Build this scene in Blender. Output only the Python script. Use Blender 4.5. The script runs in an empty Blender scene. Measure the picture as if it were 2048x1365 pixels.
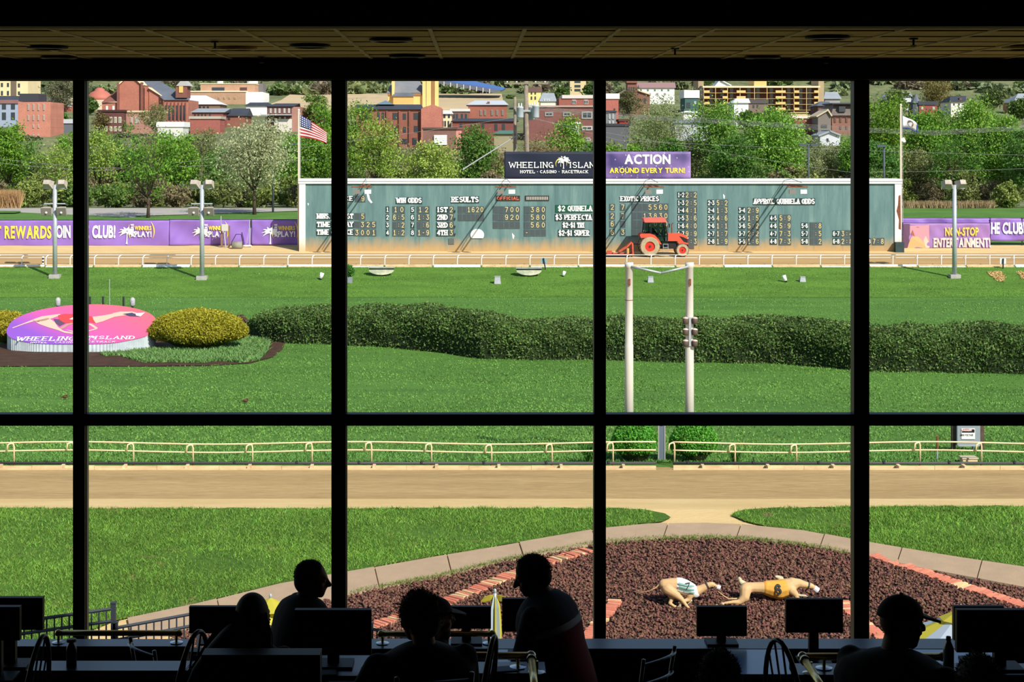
import bpy, math, random
import numpy as np
from mathutils import Vector, Matrix
random.seed(7); RNG = np.random.default_rng(7)
SC = bpy.context.scene; COL = SC.collection
# ---------------------------------------------------------------- camera, world, sun, exposure
F, CX, HY, CZ = 3400.0, 950.0, 285.0, 8.0       # focal length in px, vanishing point, eye height above grade
cam = bpy.data.cameras.new('camera'); camo = bpy.data.objects.new('camera', cam); COL.objects.link(camo)
cam.sensor_width = 36.0; cam.lens = F*36.0/2048.0
cam.shift_x = (1024-CX)/2048.0; cam.shift_y = -(682.5-HY)/2048.0
cam.clip_start = 0.1; cam.clip_end = 3000
camo.location = (0, 0, CZ); camo.rotation_euler = (math.pi/2, 0, 0)
SC.camera = camo
SUNDIR = Vector((-0.455, 0.615, -0.644)).normalized()
wd = bpy.data.worlds.new('sky'); SC.world = wd; wd.use_nodes = True
nt = wd.node_tree; bg = nt.nodes['Background']
sk = nt.nodes.new('ShaderNodeTexSky'); sk.sky_type = 'NISHITA'; sk.sun_disc = False
sk.sun_elevation = math.radians(40); sk.sun_rotation = math.atan2(-SUNDIR.x, -SUNDIR.y)
sk.air_density = 1.0; sk.dust_density = 0.6; sk.ozone_density = 1.5
nt.links.new(sk.outputs[0], bg.inputs[0]); bg.inputs[1].default_value = 0.11
sl = bpy.data.lights.new('sun', 'SUN'); slo = bpy.data.objects.new('sun', sl); COL.objects.link(slo)
sl.energy = 4.5; sl.angle = math.radians(0.55); sl.color = (1.0, 0.955, 0.88)
slo.rotation_euler = SUNDIR.to_track_quat('-Z', 'Y').to_euler(); slo.location = (30, -20, 60)
SC.view_settings.view_transform = 'Standard'; SC.view_settings.look = 'None'
SC.view_settings.exposure = 0.36; SC.view_settings.gamma = 1.0
SC.view_settings.use_curve_mapping = False
# ---------------------------------------------------------------- helpers
def lin(c):
    return tuple((v/255/12.92 if v/255 <= .04045 else ((v/255+.055)/1.055)**2.4) for v in c)
# grade profile: distance from the camera -> height relative to the eye
PROF = [(0,-10.397),(33.7,-7.28),(40.7,-7.8),(41.6,-7.86),(47,-8.25),(55,-8.75),(62,-9.0),(98.7,-9.0),
        (108,-7.8),(115.5,-7.2),(118,-7.05),(135,-6.05),(152,-5.9),(165,-6.3),(200,-7.0),(245,-4.2),(300,0.3),(350,3.8),(420,9),(450,11),
        (480,14),(520,22),(620,55),(720,85),(950,135)]
_pd = [p[0] for p in PROF]; _pz = [p[1] for p in PROF]
def gz(D): return float(np.interp(D, _pd, _pz)) + CZ
def P(px, py, D): return Vector(((px-CX)*D/F, D, CZ-(py-HY)*D/F))
def PX(px, D): return (px-CX)*D/F
def PZ(py, D): return CZ-(py-HY)*D/F
def G(px, py, d0=16.0):
    s = (py-HY)/F; lo = None
    d = d0
    while d < 900:
        if CZ - s*d <= gz(d):
            a, b = max(d-0.5, d0), d
            for _ in range(24):
                m = (a+b)/2
                if CZ-s*m <= gz(m): b = m
                else: a = m
            d = b; break
        d += 0.5
    return Vector(((px-CX)*d/F, d, gz(d)))
ORG = {}
def tag(o, label=None, cat=None, group=None, kind=None):
    if label: o['label'] = label
    if cat: o['category'] = cat
    if group: o['group'] = group
    if kind: o['kind'] = kind
    return o
def thing(name, loc, label, cat, group=None, kind=None):
    o = bpy.data.objects.new(name, None); COL.objects.link(o); o.location = loc; o.empty_display_size = .2
    ORG[o.name] = Vector(loc)
    return tag(o, label, cat, group, kind)
def rawmesh(name, V, Fs):
    me = bpy.data.meshes.new(name)
    V = np.asarray(V, dtype=np.float32).reshape(-1, 3)
    if isinstance(Fs, np.ndarray):
        n, k = Fs.shape
        me.vertices.add(len(V)); me.vertices.foreach_set('co', V.ravel())
        me.loops.add(n*k); me.loops.foreach_set('vertex_index', Fs.astype(np.int32).ravel())
        me.polygons.add(n); me.polygons.foreach_set('loop_start', np.arange(0, n*k, k, dtype=np.int32))
        me.polygons.foreach_set('loop_total', np.full(n, k, dtype=np.int32))
        me.update(calc_edges=True); me.validate()
    else:
        me.from_pydata(V.tolist(), [], [tuple(int(i) for i in f) for f in Fs]); me.update()
    return me
def link(name, me, m, parent=None, loc=None):
    o = bpy.data.objects.new(name, me); COL.objects.link(o)
    if m is not None and len(me.materials) == 0: me.materials.append(m)
    if parent is not None:
        o.parent = parent; ORG[o.name] = ORG[parent.name]
    elif loc is not None: o.location = loc; ORG[o.name] = Vector(loc)
    return o
class MB:
    """collects shapes in world coordinates; build() links them as ONE mesh object"""
    def __init__(s): s.v = []; s.f = []
    def add(s, vs, fs):
        b = len(s.v); s.v += [tuple(v) for v in vs]; s.f += [tuple(i+b for i in f) for f in fs]; return s
    def box(s, c, size, rz=0, M=None):
        hx, hy, hz = size[0]/2, size[1]/2, size[2]/2
        vs = [Vector((x, y, z)) for x in (-hx, hx) for y in (-hy, hy) for z in (-hz, hz)]
        R = M if M is not None else Matrix.Rotation(rz, 3, 'Z')
        vs = [R@v + Vector(c) for v in vs]
        return s.add(vs, [(0,1,3,2),(4,6,7,5),(0,4,5,1),(2,3,7,6),(0,2,6,4),(1,5,7,3)])
    def bb(s, x0, x1, y0, y1, z0, z1):
        return s.box(((x0+x1)/2, (y0+y1)/2, (z0+z1)/2), (abs(x1-x0), abs(y1-y0), abs(z1-z0)))
    def tube(s, pts, r, n=8, caps=True, flat=1.0):
        pts = [Vector(p) for p in pts]; k = len(pts)
        rr = [r]*k if not hasattr(r, '__len__') else list(r)
        b = len(s.v); prev = None; vs = []
        for i, p in enumerate(pts):
            t = (pts[min(i+1, k-1)]-pts[max(i-1, 0)])
            t = t.normalized() if t.length > 1e-9 else Vector((0, 0, 1))
            if prev is None:
                u = t.cross(Vector((0, 0, 1)))
                if u.length < 1e-3: u = t.cross(Vector((0, 1, 0)))
            else: u = prev - t*prev.dot(t)
            u.normalize(); w = t.cross(u); prev = u
            for j in range(n):
                a = 2*math.pi*j/n
                vs.append(p + (u*math.cos(a) + w*math.sin(a)*flat)*rr[i])
        fs = [(i*n+j, i*n+(j+1) % n, (i+1)*n+(j+1) % n, (i+1)*n+j) for i in range(k-1) for j in range(n)]
        if caps: fs += [tuple(range(n-1, -1, -1)), tuple((k-1)*n+j for j in range(n))]
        return s.add(vs, fs)
    def lathe(s, c, prof, n=16, sx=1, sy=1):
        c = Vector(c); k = len(prof)
        vs = [c+Vector((r*math.cos(2*math.pi*j/n)*sx, r*math.sin(2*math.pi*j/n)*sy, z)) for r, z in prof for j in range(n)]
        fs = [(i*n+j, i*n+(j+1) % n, (i+1)*n+(j+1) % n, (i+1)*n+j) for i in range(k-1) for j in range(n)]
        fs += [tuple(range(n-1, -1, -1)), tuple((k-1)*n+j for j in range(n))]
        return s.add(vs, fs)
    def prism(s, poly, d):
        """poly: 3-D points of a planar polygon, extruded by vector d"""
        k = len(poly); d = Vector(d); vs = [Vector(p) for p in poly]; vs += [v+d for v in vs]
        fs = [tuple(range(k)), tuple(range(2*k-1, k-1, -1))] + [(i, i+k, (i+1) % k+k, (i+1) % k) for i in range(k)]
        return s.add(vs, fs)
    def ball(s, c, r, n=10, m=7, M=None):
        r = (r, r, r) if not hasattr(r, '__len__') else r
        c = Vector(c); vs = []
        for i in range(m+1):
            t = math.pi*i/m
            for j in range(n):
                a = 2*math.pi*j/n
                v = Vector((math.sin(t)*math.cos(a)*r[0], math.sin(t)*math.sin(a)*r[1], math.cos(t)*r[2]))
                vs.append(c + (M@v if M is not None else v))
        fs = [(i*n+j, (i+1)*n+j, (i+1)*n+(j+1) % n, i*n+(j+1) % n) for i in range(m) for j in range(n)]
        return s.add(vs, fs)
    def build(s, name, m, parent=None, smooth=False, loc=None):
        V = np.array(s.v, dtype=np.float32)
        if parent is not None: off = ORG[parent.name]
        elif loc is not None: off = Vector(loc)
        else:
            lo, hi = V.min(0), V.max(0); off = Vector(((lo[0]+hi[0])/2, (lo[1]+hi[1])/2, lo[2]))
        V = V - np.array(off, dtype=np.float32)
        me = rawmesh(name, V, s.f)
        if smooth: me.polygons.foreach_set('use_smooth', [True]*len(me.polygons))
        return link(name, me, m, parent, None if parent is not None else off)
def copy_tree(o, parent=None):
    c = o.copy(); COL.objects.link(c); c.parent = parent
    for ch in list(o.children): copy_tree(ch, c)
    return c
# ---------------------------------------------------------------- materials
_mc = {}
def mat(name, col, rough=.7, metal=0, spec=.3, var=0, vs=3.0, bump=0, bs=20.0, island=0, coat=0, col2=None, stretch=None, trans=0, detail=4):
    if name in _mc: return _mc[name]
    m = bpy.data.materials.new(name); m.use_nodes = True; n = m.node_tree.nodes; L = m.node_tree.links
    b = n['Principled BSDF']; c = lin(col)
    b.inputs['Base Color'].default_value = (*c, 1); b.inputs['Roughness'].default_value = rough
    b.inputs['Metallic'].default_value = metal; b.inputs['Specular IOR Level'].default_value = spec
    if coat: b.inputs['Coat Weight'].default_value = coat
    if var or bump:
        tc = n.new('ShaderNodeTexCoord'); vec = tc.outputs['Object']
        if stretch:
            mp = n.new('ShaderNodeMapping'); mp.inputs['Scale'].default_value = stretch; L.new(vec, mp.inputs[0]); vec = mp.outputs[0]
    src = None
    if var:
        no = n.new('ShaderNodeTexNoise'); no.inputs['Scale'].default_value = vs; no.inputs['Detail'].default_value = detail; no.inputs['Roughness'].default_value = .65
        L.new(vec, no.inputs['Vector']); src = no.outputs['Fac']
        rp = n.new('ShaderNodeValToRGB'); L.new(src, rp.inputs[0])
        c2 = lin(col2) if col2 else tuple(min(v*(1+var), 1) for v in c)
        c1 = tuple(v*(1-var) for v in c) if not col2 else c
        rp.color_ramp.elements[0].color = (*c1, 1); rp.color_ramp.elements[0].position = .32
        rp.color_ramp.elements[1].color = (*c2, 1); rp.color_ramp.elements[1].position = .68
        L.new(rp.outputs[0], b.inputs['Base Color'])
    if island:
        ge = n.new('ShaderNodeNewGeometry'); hs = n.new('ShaderNodeHueSaturation')
        mr = n.new('ShaderNodeMapRange'); mr.inputs[3].default_value = 1-island; mr.inputs[4].default_value = 1+island
        L.new(ge.outputs['Random Per Island'], mr.inputs[0]); L.new(mr.outputs[0], hs.inputs['Value'])
        mh = n.new('ShaderNodeMapRange'); mh.inputs[3].default_value = .5-island*.05; mh.inputs[4].default_value = .5+island*.05
        m2 = n.new('ShaderNodeMath'); m2.operation = 'MULTIPLY'; m2.inputs[1].default_value = 7.31
        m3 = n.new('ShaderNodeMath'); m3.operation = 'FRACT'
        L.new(ge.outputs['Random Per Island'], m2.inputs[0]); L.new(m2.outputs[0], m3.inputs[0]); L.new(m3.outputs[0], mh.inputs[0]); L.new(mh.outputs[0], hs.inputs['Hue'])
        if var: L.new(rp.outputs[0], hs.inputs['Color'])
        else: hs.inputs['Color'].default_value = (*c, 1)
        L.new(hs.outputs[0], b.inputs['Base Color'])
        last = hs.outputs[0]
    else: last = rp.outputs[0] if var else None
    if trans:      # thin leaf: some light comes through
        tl = n.new('ShaderNodeBsdfTranslucent'); mx = n.new('ShaderNodeMixShader'); mx.inputs[0].default_value = trans
        if last: L.new(last, tl.inputs[0])
        else: tl.inputs[0].default_value = (*c, 1)
        L.new(b.outputs[0], mx.inputs[1]); L.new(tl.outputs[0], mx.inputs[2]); L.new(mx.outputs[0], n['Material Output'].inputs[0])
    if bump:
        nb = n.new('ShaderNodeTexNoise'); nb.inputs['Scale'].default_value = bs; nb.inputs['Detail'].default_value = 5; L.new(vec, nb.inputs['Vector'])
        bp = n.new('ShaderNodeBump'); bp.inputs['Strength'].default_value = bump; bp.inputs['Distance'].default_value = .05
        L.new(nb.outputs['Fac'], bp.inputs['Height']); L.new(bp.outputs[0], b.inputs['Normal'])
    _mc[name] = m; return m
def brickmat(name, col, mortar=None, scale=4.0):
    if name in _mc: return _mc[name]
    m = bpy.data.materials.new(name); m.use_nodes = True; n = m.node_tree.nodes; L = m.node_tree.links; b = n['Principled BSDF']
    b.inputs['Roughness'].default_value = .85; b.inputs['Specular IOR Level'].default_value = .2
    tc = n.new('ShaderNodeTexCoord'); mp = n.new('ShaderNodeMapping'); mp.inputs['Rotation'].default_value = (math.pi/2, 0, 0)
    L.new(tc.outputs['Object'], mp.inputs[0])
    bt = n.new('ShaderNodeTexBrick'); bt.inputs['Scale'].default_value = scale; c = lin(tuple(min(250, (v*.72+.28*sum(col)/3)*.93) for v in col))
    bt.inputs['Color1'].default_value = (*[v*1.12 for v in c], 1); bt.inputs['Color2'].default_value = (*[v*.8 for v in c], 1)
    mo = lin(mortar) if mortar else tuple(v*.9+.03 for v in c); bt.inputs['Mortar'].default_value = (*mo, 1); bt.inputs['Mortar Size'].default_value = .018
    L.new(mp.outputs[0], bt.inputs['Vector'])
    no = n.new('ShaderNodeTexNoise'); no.inputs['Scale'].default_value = .35; no.inputs['Detail'].default_value = 5; L.new(tc.outputs['Object'], no.inputs['Vector'])
    mr = n.new('ShaderNodeMapRange'); mr.inputs[3].default_value = .75; mr.inputs[4].default_value = 1.25; L.new(no.outputs['Fac'], mr.inputs[0])
    hs = n.new('ShaderNodeHueSaturation'); L.new(bt.outputs[0], hs.inputs['Color']); L.new(mr.outputs[0], hs.inputs['Value']); L.new(hs.outputs[0], b.inputs['Base Color'])
    _mc[name] = m; return m
M_white = mat('white_paint', (232,232,226), .55, var=.08, vs=1.5)
M_dark = mat('dark_iron', (40,42,46), .5, spec=.4)
M_steel = mat('galvanised_steel', (178,184,188), .45, metal=.3, var=.08, vs=3)
M_black = mat('black_plastic', (9,9,10), .5, spec=.25)
M_rust = mat('rusty_iron', (120,72,48), .8, var=.35, vs=8)
M_lens = mat('lamp_lens', (235,235,228), .15, spec=.6)
# ---------------------------------------------------------------- lettering
GLY = {}
def make_glyphs():
    tmp = []
    for st, off, chars in (('b', .038, "ABCDEFGHIJKLMNOPQRSTUVWXYZ0123456789!-.,$:&"),):
        for ch in chars:
            cu = bpy.data.curves.new('g', 'FONT'); cu.body = ch; cu.offset = off; cu.resolution_u = 3
            o = bpy.data.objects.new('g', cu); COL.objects.link(o); tmp.append((st, ch, o, cu))
    bpy.context.view_layer.update(); dg = bpy.context.evaluated_depsgraph_get()
    for st, ch, o, cu in tmp:
        ev = o.evaluated_get(dg); me = ev.to_mesh()
        V = np.array([v.co[:2] for v in me.vertices], dtype=float).reshape(-1, 2); Fs = [tuple(p.vertices) for p in me.polygons]
        ev.to_mesh_clear(); GLY[(st, ch)] = (V, Fs)
    for st, ch, o, cu in tmp:
        bpy.data.objects.remove(o); bpy.data.curves.remove(cu)
make_glyphs()
# stroke letters with slab serifs (x right 0..1, y up 0..1)
def arc(cx, cy, rx, ry, a0, a1, n=10):
    return [(cx+rx*math.cos(math.radians(a0+(a1-a0)*i/n)), cy+ry*math.sin(math.radians(a0+(a1-a0)*i/n))) for i in range(n+1)]
_O = arc(.5, .5, .4, .46, 90, 450, 20)
STK = {'A': [[(.1,0),(.5,1)],[(.5,1),(.9,0)],[(.25,.33),(.75,.33)]],
 'B': [[(.15,0),(.15,1)],[(.15,1)]+arc(.5,.76,.32,.24,90,-90)+[(.15,.52)],[(.15,.52)]+arc(.5,.27,.38,.26,90,-90)+[(.15,0)]],
 'C': [arc(.52,.5,.4,.46,50,310,16)], 'D': [[(.15,0),(.15,1)],[(.15,1)]+arc(.4,.5,.48,.48,90,-90,14)+[(.15,0)]],
 'E': [[(.15,0),(.15,1)],[(.15,1),(.85,1)],[(.15,.5),(.7,.5)],[(.15,0),(.88,0)]], 'F': [[(.15,0),(.15,1)],[(.15,1),(.85,1)],[(.15,.5),(.7,.5)]],
 'G': [arc(.5,.5,.4,.46,50,340,16),[(.88,.0),(.88,.42),(.55,.42)]], 'H': [[(.15,0),(.15,1)],[(.85,0),(.85,1)],[(.15,.5),(.85,.5)]],
 'I': [[(.5,0),(.5,1)]], 'K': [[(.15,0),(.15,1)],[(.85,1),(.2,.42)],[(.38,.58),(.88,0)]], 'L': [[(.15,0),(.15,1)],[(.15,0),(.85,0),(.85,.22)]],
 'M': [[(.1,0),(.1,1)],[(.1,1),(.5,.2),(.9,1)],[(.9,0),(.9,1)]], 'N': [[(.13,0),(.13,1)],[(.13,1),(.87,0)],[(.87,0),(.87,1)]],
 'O': [_O], 'P': [[(.15,0),(.15,1)],[(.15,1)]+arc(.5,.73,.36,.27,90,-90)+[(.15,.46)]], 'Q': [_O, [(.55,.25),(.92,-.08)]],
 'R': [[(.15,0),(.15,1)],[(.15,1)]+arc(.5,.75,.34,.25,90,-90)+[(.15,.5)],[(.5,.5),(.9,0)]],
 'S': [arc(.5,.745,.33,.24,30,270,12)+arc(.5,.255,.36,.25,90,-150,12)], 'T': [[(.5,0),(.5,1)],[(.08,.8),(.08,1),(.92,1),(.92,.8)]],
 'U': [[(.13,1)]+[(.13,.36)]+arc(.5,.36,.37,.36,180,360)+[(.87,1)]], 'V': [[(.08,1),(.5,0),(.92,1)]], 'W': [[(.03,1),(.27,0),(.5,.75)],[(.5,.75),(.73,0),(.97,1)]],
 'X': [[(.1,0),(.9,1)],[(.1,1),(.9,0)]], 'Y': [[(.1,1),(.5,.48)],[(.9,1),(.5,.48),(.5,0)]], '.': [[(.4,.05),(.6,.05)]], '-': [[(.2,.5),(.8,.5)]], '*': [[(.38,.5),(.62,.5)]],
 ':': [[(.45,.25),(.55,.25)],[(.45,.72),(.55,.72)]], ' ': [],
 '$': [arc(.5,.72,.33,.2,30,270,10)+arc(.5,.28,.36,.22,90,-150,10),[(.5,-.08),(.5,1.08)]],
 '0': [arc(.5,.5,.34,.48,90,450,16)], '1': [[(.3,.8),(.52,1),(.52,0)],[(.25,0),(.8,0)]], '2': [arc(.5,.72,.35,.27,170,-35,10)+[(.15,0),(.87,0)]],
 '3': [[(.15,1),(.82,1),(.45,.6)]+arc(.48,.3,.36,.3,80,-160,10)], '4': [[(.7,0),(.7,1),(.12,.3),(.92,.3)]], '5': [[(.82,1),(.22,1),(.2,.58)]+arc(.48,.32,.36,.3,110,-150,10)],
 '6': [arc(.5,.66,.34,.34,35,180,8)+arc(.5,.3,.34,.3,180,540,16)], '7': [[(.12,1),(.86,1),(.4,0)]], '8': [arc(.5,.74,.29,.24,90,450,12),arc(.5,.26,.36,.26,90,450,12)], '9': [arc(.5,.34,.34,.34,-145,0,8)+arc(.5,.7,.34,.3,0,360,16)]}
SERIF = {'A': [(.1,0),(.9,0)], 'B': [(.1,0),(.1,1)], 'D': [(.1,0),(.1,1)], 'E': [(.1,0),(.1,1)], 'F': [(.15,0),(.1,1)], 'H': [(.15,0),(.85,0),(.15,1),(.85,1)], 'I': [(.5,0),(.5,1)],
 'K': [(.15,0),(.88,0),(.15,1),(.85,1)], 'L': [(.15,0),(.15,1)], 'M': [(.1,0),(.9,0),(.08,1),(.92,1)], 'N': [(.13,0),(.1,1),(.87,1)], 'P': [(.15,0),(.12,1)], 'R': [(.15,0),(.12,1),(.9,0)],
 'T': [(.5,0)], 'U': [(.13,1),(.87,1)], 'V': [(.08,1),(.92,1)], 'W': [(.04,1),(.96,1),(.5,.76)], 'X': [(.1,0),(.9,0),(.1,1),(.9,1)], 'Y': [(.1,1),(.9,1),(.5,0)]}
WID = {'I': .45, '.': .4, ':': .4, '1': .7, 'W': 1.35, 'M': 1.2, ' ': .5, '*': .6, '-': .7}
def stroke_text(s, w, h, t=.16, serif=True, gap=.16, hs=None):
    """2-D verts / faces of a word fitted in a w x h box, lower left at 0,0"""
    V, Fs = [], []; x = 0.0; tot = sum(WID.get(c, 1.0)*.8 for c in s)+gap*(len(s)-1)
    sx = w/tot
    def seg(a, b, th):
        a = np.array(a); b = np.array(b); d = b-a; l = np.hypot(*d)
        if l < 1e-6: return
        d = d/l; a = a-d*th*.35; b = b+d*th*.35; nn = np.array((-d[1], d[0]))*th/2
        k = len(V); V.extend([a+nn, a-nn, b-nn, b+nn]); Fs.append((k, k+1, k+2, k+3))
    th = t*h
    for c in s:
        cw = WID.get(c, 1.0)*.8
        for pl in STK.get(c, []):
            q = [((x+px*cw)*sx, th*.5+py*(h-th)) for px, py in pl]
            for a, b in zip(q[:-1], q[1:]):
                vert = abs(b[0]-a[0]) < abs(b[1]-a[1])*.3
                seg(a, b, th*(1.15 if vert and serif else .9))
        if serif:
            for px, py in SERIF.get(c, []):
                q = ((x+px*cw)*sx, th*.4+py*(h-th*.8)); hw = th*(.95 if hs is None else hs)
                seg((q[0]-hw, q[1]), (q[0]+hw, q[1]), th*.7)
        x += cw+gap
    return np.array(V).reshape(-1, 2), Fs
def font_text(s, w, h, gap=.06, st='b'):
    V, Fs = [], []; x = 0.0
    for c in s:
        if c == ' ': x += .32; continue
        g, f = GLY[(st, c)]
        if len(g) == 0: continue
        k = len(V); V.extend((g-np.array((g[:, 0].min()-x, 0))).tolist()); Fs += [tuple(i+k for i in q) for q in f]
        x += g[:, 0].max()-g[:, 0].min()+gap
    V = np.array(V); ref = GLY[(st, 'H')][0][:, 1].max()
    V[:, 0] *= w/(x-gap); V[:, 1] *= h/ref
    return V, Fs
def put2d(VF, org, ux, uy, m, parent, name='lettering', lift=0, eps=.0012):
    """place flat print: 2-D verts mapped to org + x*ux + y*uy"""
    V, Fs = VF
    if len(V) == 0: return None
    mb = MB(); nn = Vector(ux).cross(Vector(uy)).normalized()*lift
    q = [Vector(org)+Vector(ux)*float(a)+Vector(uy)*float(b)+nn for a, b in V]
    if sum(len(f) for f in Fs) == len(V):      # strokes that cross lie on top of one another
        e = Vector(ux).cross(Vector(uy)).normalized()*eps
        for i, f in enumerate(Fs):
            for k in f: q[k] = q[k]+e*(i % 13)
    mb.add(q, Fs)
    return mb.build(name, m, parent)
# ================================================================ the ground
def groundmat(name, c1, c2, c3, s1, s2, st=(1,1,1), rough=.9, bump=.4, bs=25, spots=None, mixf=.5):
    m = bpy.data.materials.new(name); m.use_nodes = True; n = m.node_tree.nodes; L = m.node_tree.links; b = n['Principled BSDF']
    b.inputs['Roughness'].default_value = rough; b.inputs['Specular IOR Level'].default_value = .15
    tc = n.new('ShaderNodeTexCoord'); mp = n.new('ShaderNodeMapping'); mp.inputs['Scale'].default_value = st; L.new(tc.outputs['Object'], mp.inputs[0])
    def noise(s, d=4, r=.6):
        q = n.new('ShaderNodeTexNoise'); q.inputs['Scale'].default_value = s; q.inputs['Detail'].default_value = d; q.inputs['Roughness'].default_value = r
        L.new(mp.outputs[0], q.inputs['Vector']); return q.outputs['Fac']
    def ramp(f, a, c, p0=.35, p1=.65):
        r = n.new('ShaderNodeValToRGB'); r.color_ramp.elements[0].color = (*lin(a), 1); r.color_ramp.elements[1].color = (*lin(c), 1)
        r.color_ramp.elements[0].position = p0; r.color_ramp.elements[1].position = p1; L.new(f, r.inputs[0]); return r.outputs[0]
    a = ramp(noise(s1), c1, c2); c = ramp(noise(s2, 6, .75), c1, c3, .3, .7)
    mx = n.new('ShaderNodeMix'); mx.data_type = 'RGBA'; mx.inputs[0].default_value = mixf; L.new(a, mx.inputs[6]); L.new(c, mx.inputs[7]); out = mx.outputs[2]
    if spots:      # bare / worn patches with a shape of their own
        col, sc_, thr = spots
        f = noise(sc_, 5, .7); r = n.new('ShaderNodeValToRGB'); r.color_ramp.elements[0].position = thr; r.color_ramp.elements[1].position = thr+.09; L.new(f, r.inputs[0])
        m2 = n.new('ShaderNodeMix'); m2.data_type = 'RGBA'; L.new(r.outputs[0], m2.inputs[0]); L.new(out, m2.inputs[6]); m2.inputs[7].default_value = (*lin(col), 1); out = m2.outputs[2]
    L.new(out, b.inputs['Base Color'])
    bp = n.new('ShaderNodeBump'); bp.inputs['Strength'].default_value = bump; bp.inputs['Distance'].default_value = .06
    L.new(noise(bs, 5, .7), bp.inputs['Height']); L.new(bp.outputs[0], b.inputs['Normal'])
    _mc[name] = m; return m
M_grass = groundmat('mown_grass', (52,96,30), (86,132,50), (122,158,78), .35, 16, (.35,1.3,1), bump=.7, bs=14)
M_bank = groundmat('bank_grass', (50,92,24), (92,136,46), (124,156,66), .5, 12, (.5,1.2,1), bump=.6, bs=12, spots=((150,140,80), .9, .69))
M_lawn = groundmat('rough_lawn', (44,88,22), (84,122,44), (122,148,64), .9, 12, bump=.8, bs=20, spots=((136,122,78), 1.3, .61))
M_sand = groundmat('track_sand', (148,118,72), (198,166,110), (220,190,136), .6, 12, (.14,1.3,1), bump=.9, bs=12, mixf=.6)
M_sandl = groundmat('dry_sand', (208,178,122), (228,202,148), (192,162,110), .9, 12, (.5,1.6,1), bump=.4, bs=14, spots=((150,118,74), 2.2, .66))
M_sandf = groundmat('far_track_sand', (158,126,82), (188,154,104), (204,170,118), .2, 4, (.1,1.6,1), bump=.4, bs=6)
M_road = groundmat('grey_asphalt', (166,160,152), (182,176,166), (156,150,142), .3, 5, bump=.1)
M_verge = groundmat('verge_grass', (58,98,36), (92,132,56), (112,146,72), .3, 3, bump=.4, bs=8)
M_far = groundmat('far_scrub_ground', (62,80,42), (122,138,84), (150,142,112), .08, .45, bump=1, bs=.8, mixf=.6)
M_tan = groundmat('tan_dirt', (186,164,128), (206,184,146), (176,156,122), .05, .6, bump=.2, bs=2, spots=((150,140,112), .06, .6))
M_path = mat('path_concrete', (168,144,116), .85, var=.08, vs=2.2, bump=.15, bs=40, detail=8)
M_mulch = groundmat('bark_mulch', (74,54,42), (100,74,58), (62,44,34), 2, 16, bump=.7, bs=20)
def strip(name, d0, d1, m, lift=0, x0=None, x1=None, sub=None):
    ds = [d0] + [d for d in _pd if d0 < d < d1] + [d1]
    if sub: ds = sorted(set(ds + list(np.arange(d0, d1, sub))))
    vs, fs = [], []
    for d in ds:
        a = x0 if x0 is not None else -(.36*d+8); b = x1 if x1 is not None else .4*d+8
        for t in np.linspace(a, b, 9): vs.append((t, d, gz(d)+lift))
    for i in range(len(ds)-1):
        for j in range(8): k = i*9+j; fs.append((k, k+1, k+10, k+9))
    me = rawmesh(name, vs, fs); o = link(name, me, m, None, (0, 0, 0)); o['kind'] = 'structure'; return o
strip('ground_apron', 14.5, 33.75, M_sandl)
strip('near_track_edge', 33.75, 35.25, M_sandl)
strip('near_track', 35.25, 40.85, M_sand)
strip('infield', 40.85, 107.9, M_grass)
strip('far_bank', 98.7, 107.9, M_bank, .015)
strip('far_track', 107.9, 113.2, M_sandf)
strip('far_track_edge', 113.2, 117.6, M_sandl)
strip('verge', 117.6, 156, M_verge)
strip('far_ground', 156, 950, M_far)
# tan field on the far hillside, draped on the hill
fld = strip('dirt_field', 392, 474, M_tan, .25, PX(535, 420), PX(1010, 420))
# access road with a grassy island behind the purple fence
def drape(name, pts, m, lift=.03, parent=None):
    vs = [Vector((p[0], p[1], gz(p[1])+lift)) for p in pts]
    mb = MB(); mb.add(vs, [tuple(range(len(vs)))]); o = mb.build(name, m, parent, loc=None if parent else (0, 0, 0)); return o
def gp(l): return [G(x, y) for x, y in l]
o = drape('road_1', [(PX(-80,119),119.2,0),(PX(200,119),119.2,0),(PX(215,128),126,0),(PX(260,135),138,0),(PX(620,147),147,0),(PX(620,152),151.5,0),(PX(-80,152),151.5,0)][::1], M_road, .05); o['kind'] = 'structure'
o = drape('verge_island', gp([(-60,428),(30,428),(43,426),(40,424),(-60,423)]), M_verge, .09); o['kind'] = 'structure'
# near lawn lobes, path and lava rock bed (all on one even slope)
UP = [(230,1248),(400,1212),(560,1172),(664,1155),(860,1120),(1000,1097),(1187,1064),(1300,1053),(1400,1051),(1480,1054),(1600,1066),(1735,1091),(1900,1119),(2048,1141),(2250,1174)]
LO = [(250,1290),(400,1257),(560,1222),(664,1201),(760,1180),(880,1158),(1000,1128),(1187,1092),(1300,1083),(1400,1080),(1500,1083),(1600,1094),(1735,1117),(1850,1143),(2048,1180),(2250,1222)]
def upy(x): return float(np.interp(x, [p[0] for p in UP], [p[1] for p in UP]))
def loy(x): return float(np.interp(x, [p[0] for p in LO], [p[1] for p in LO]))
def wob(l, a=3):
    out = []
    for (x0, y0), (x1, y1) in zip(l[:-1], l[1:]):
        k = max(1, int(abs(x1-x0)/18))
        for i in range(k): out.append((x0+(x1-x0)*i/k, y0+(y1-y0)*i/k+random.uniform(-a, a)))
    return out+[l[-1]]
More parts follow.
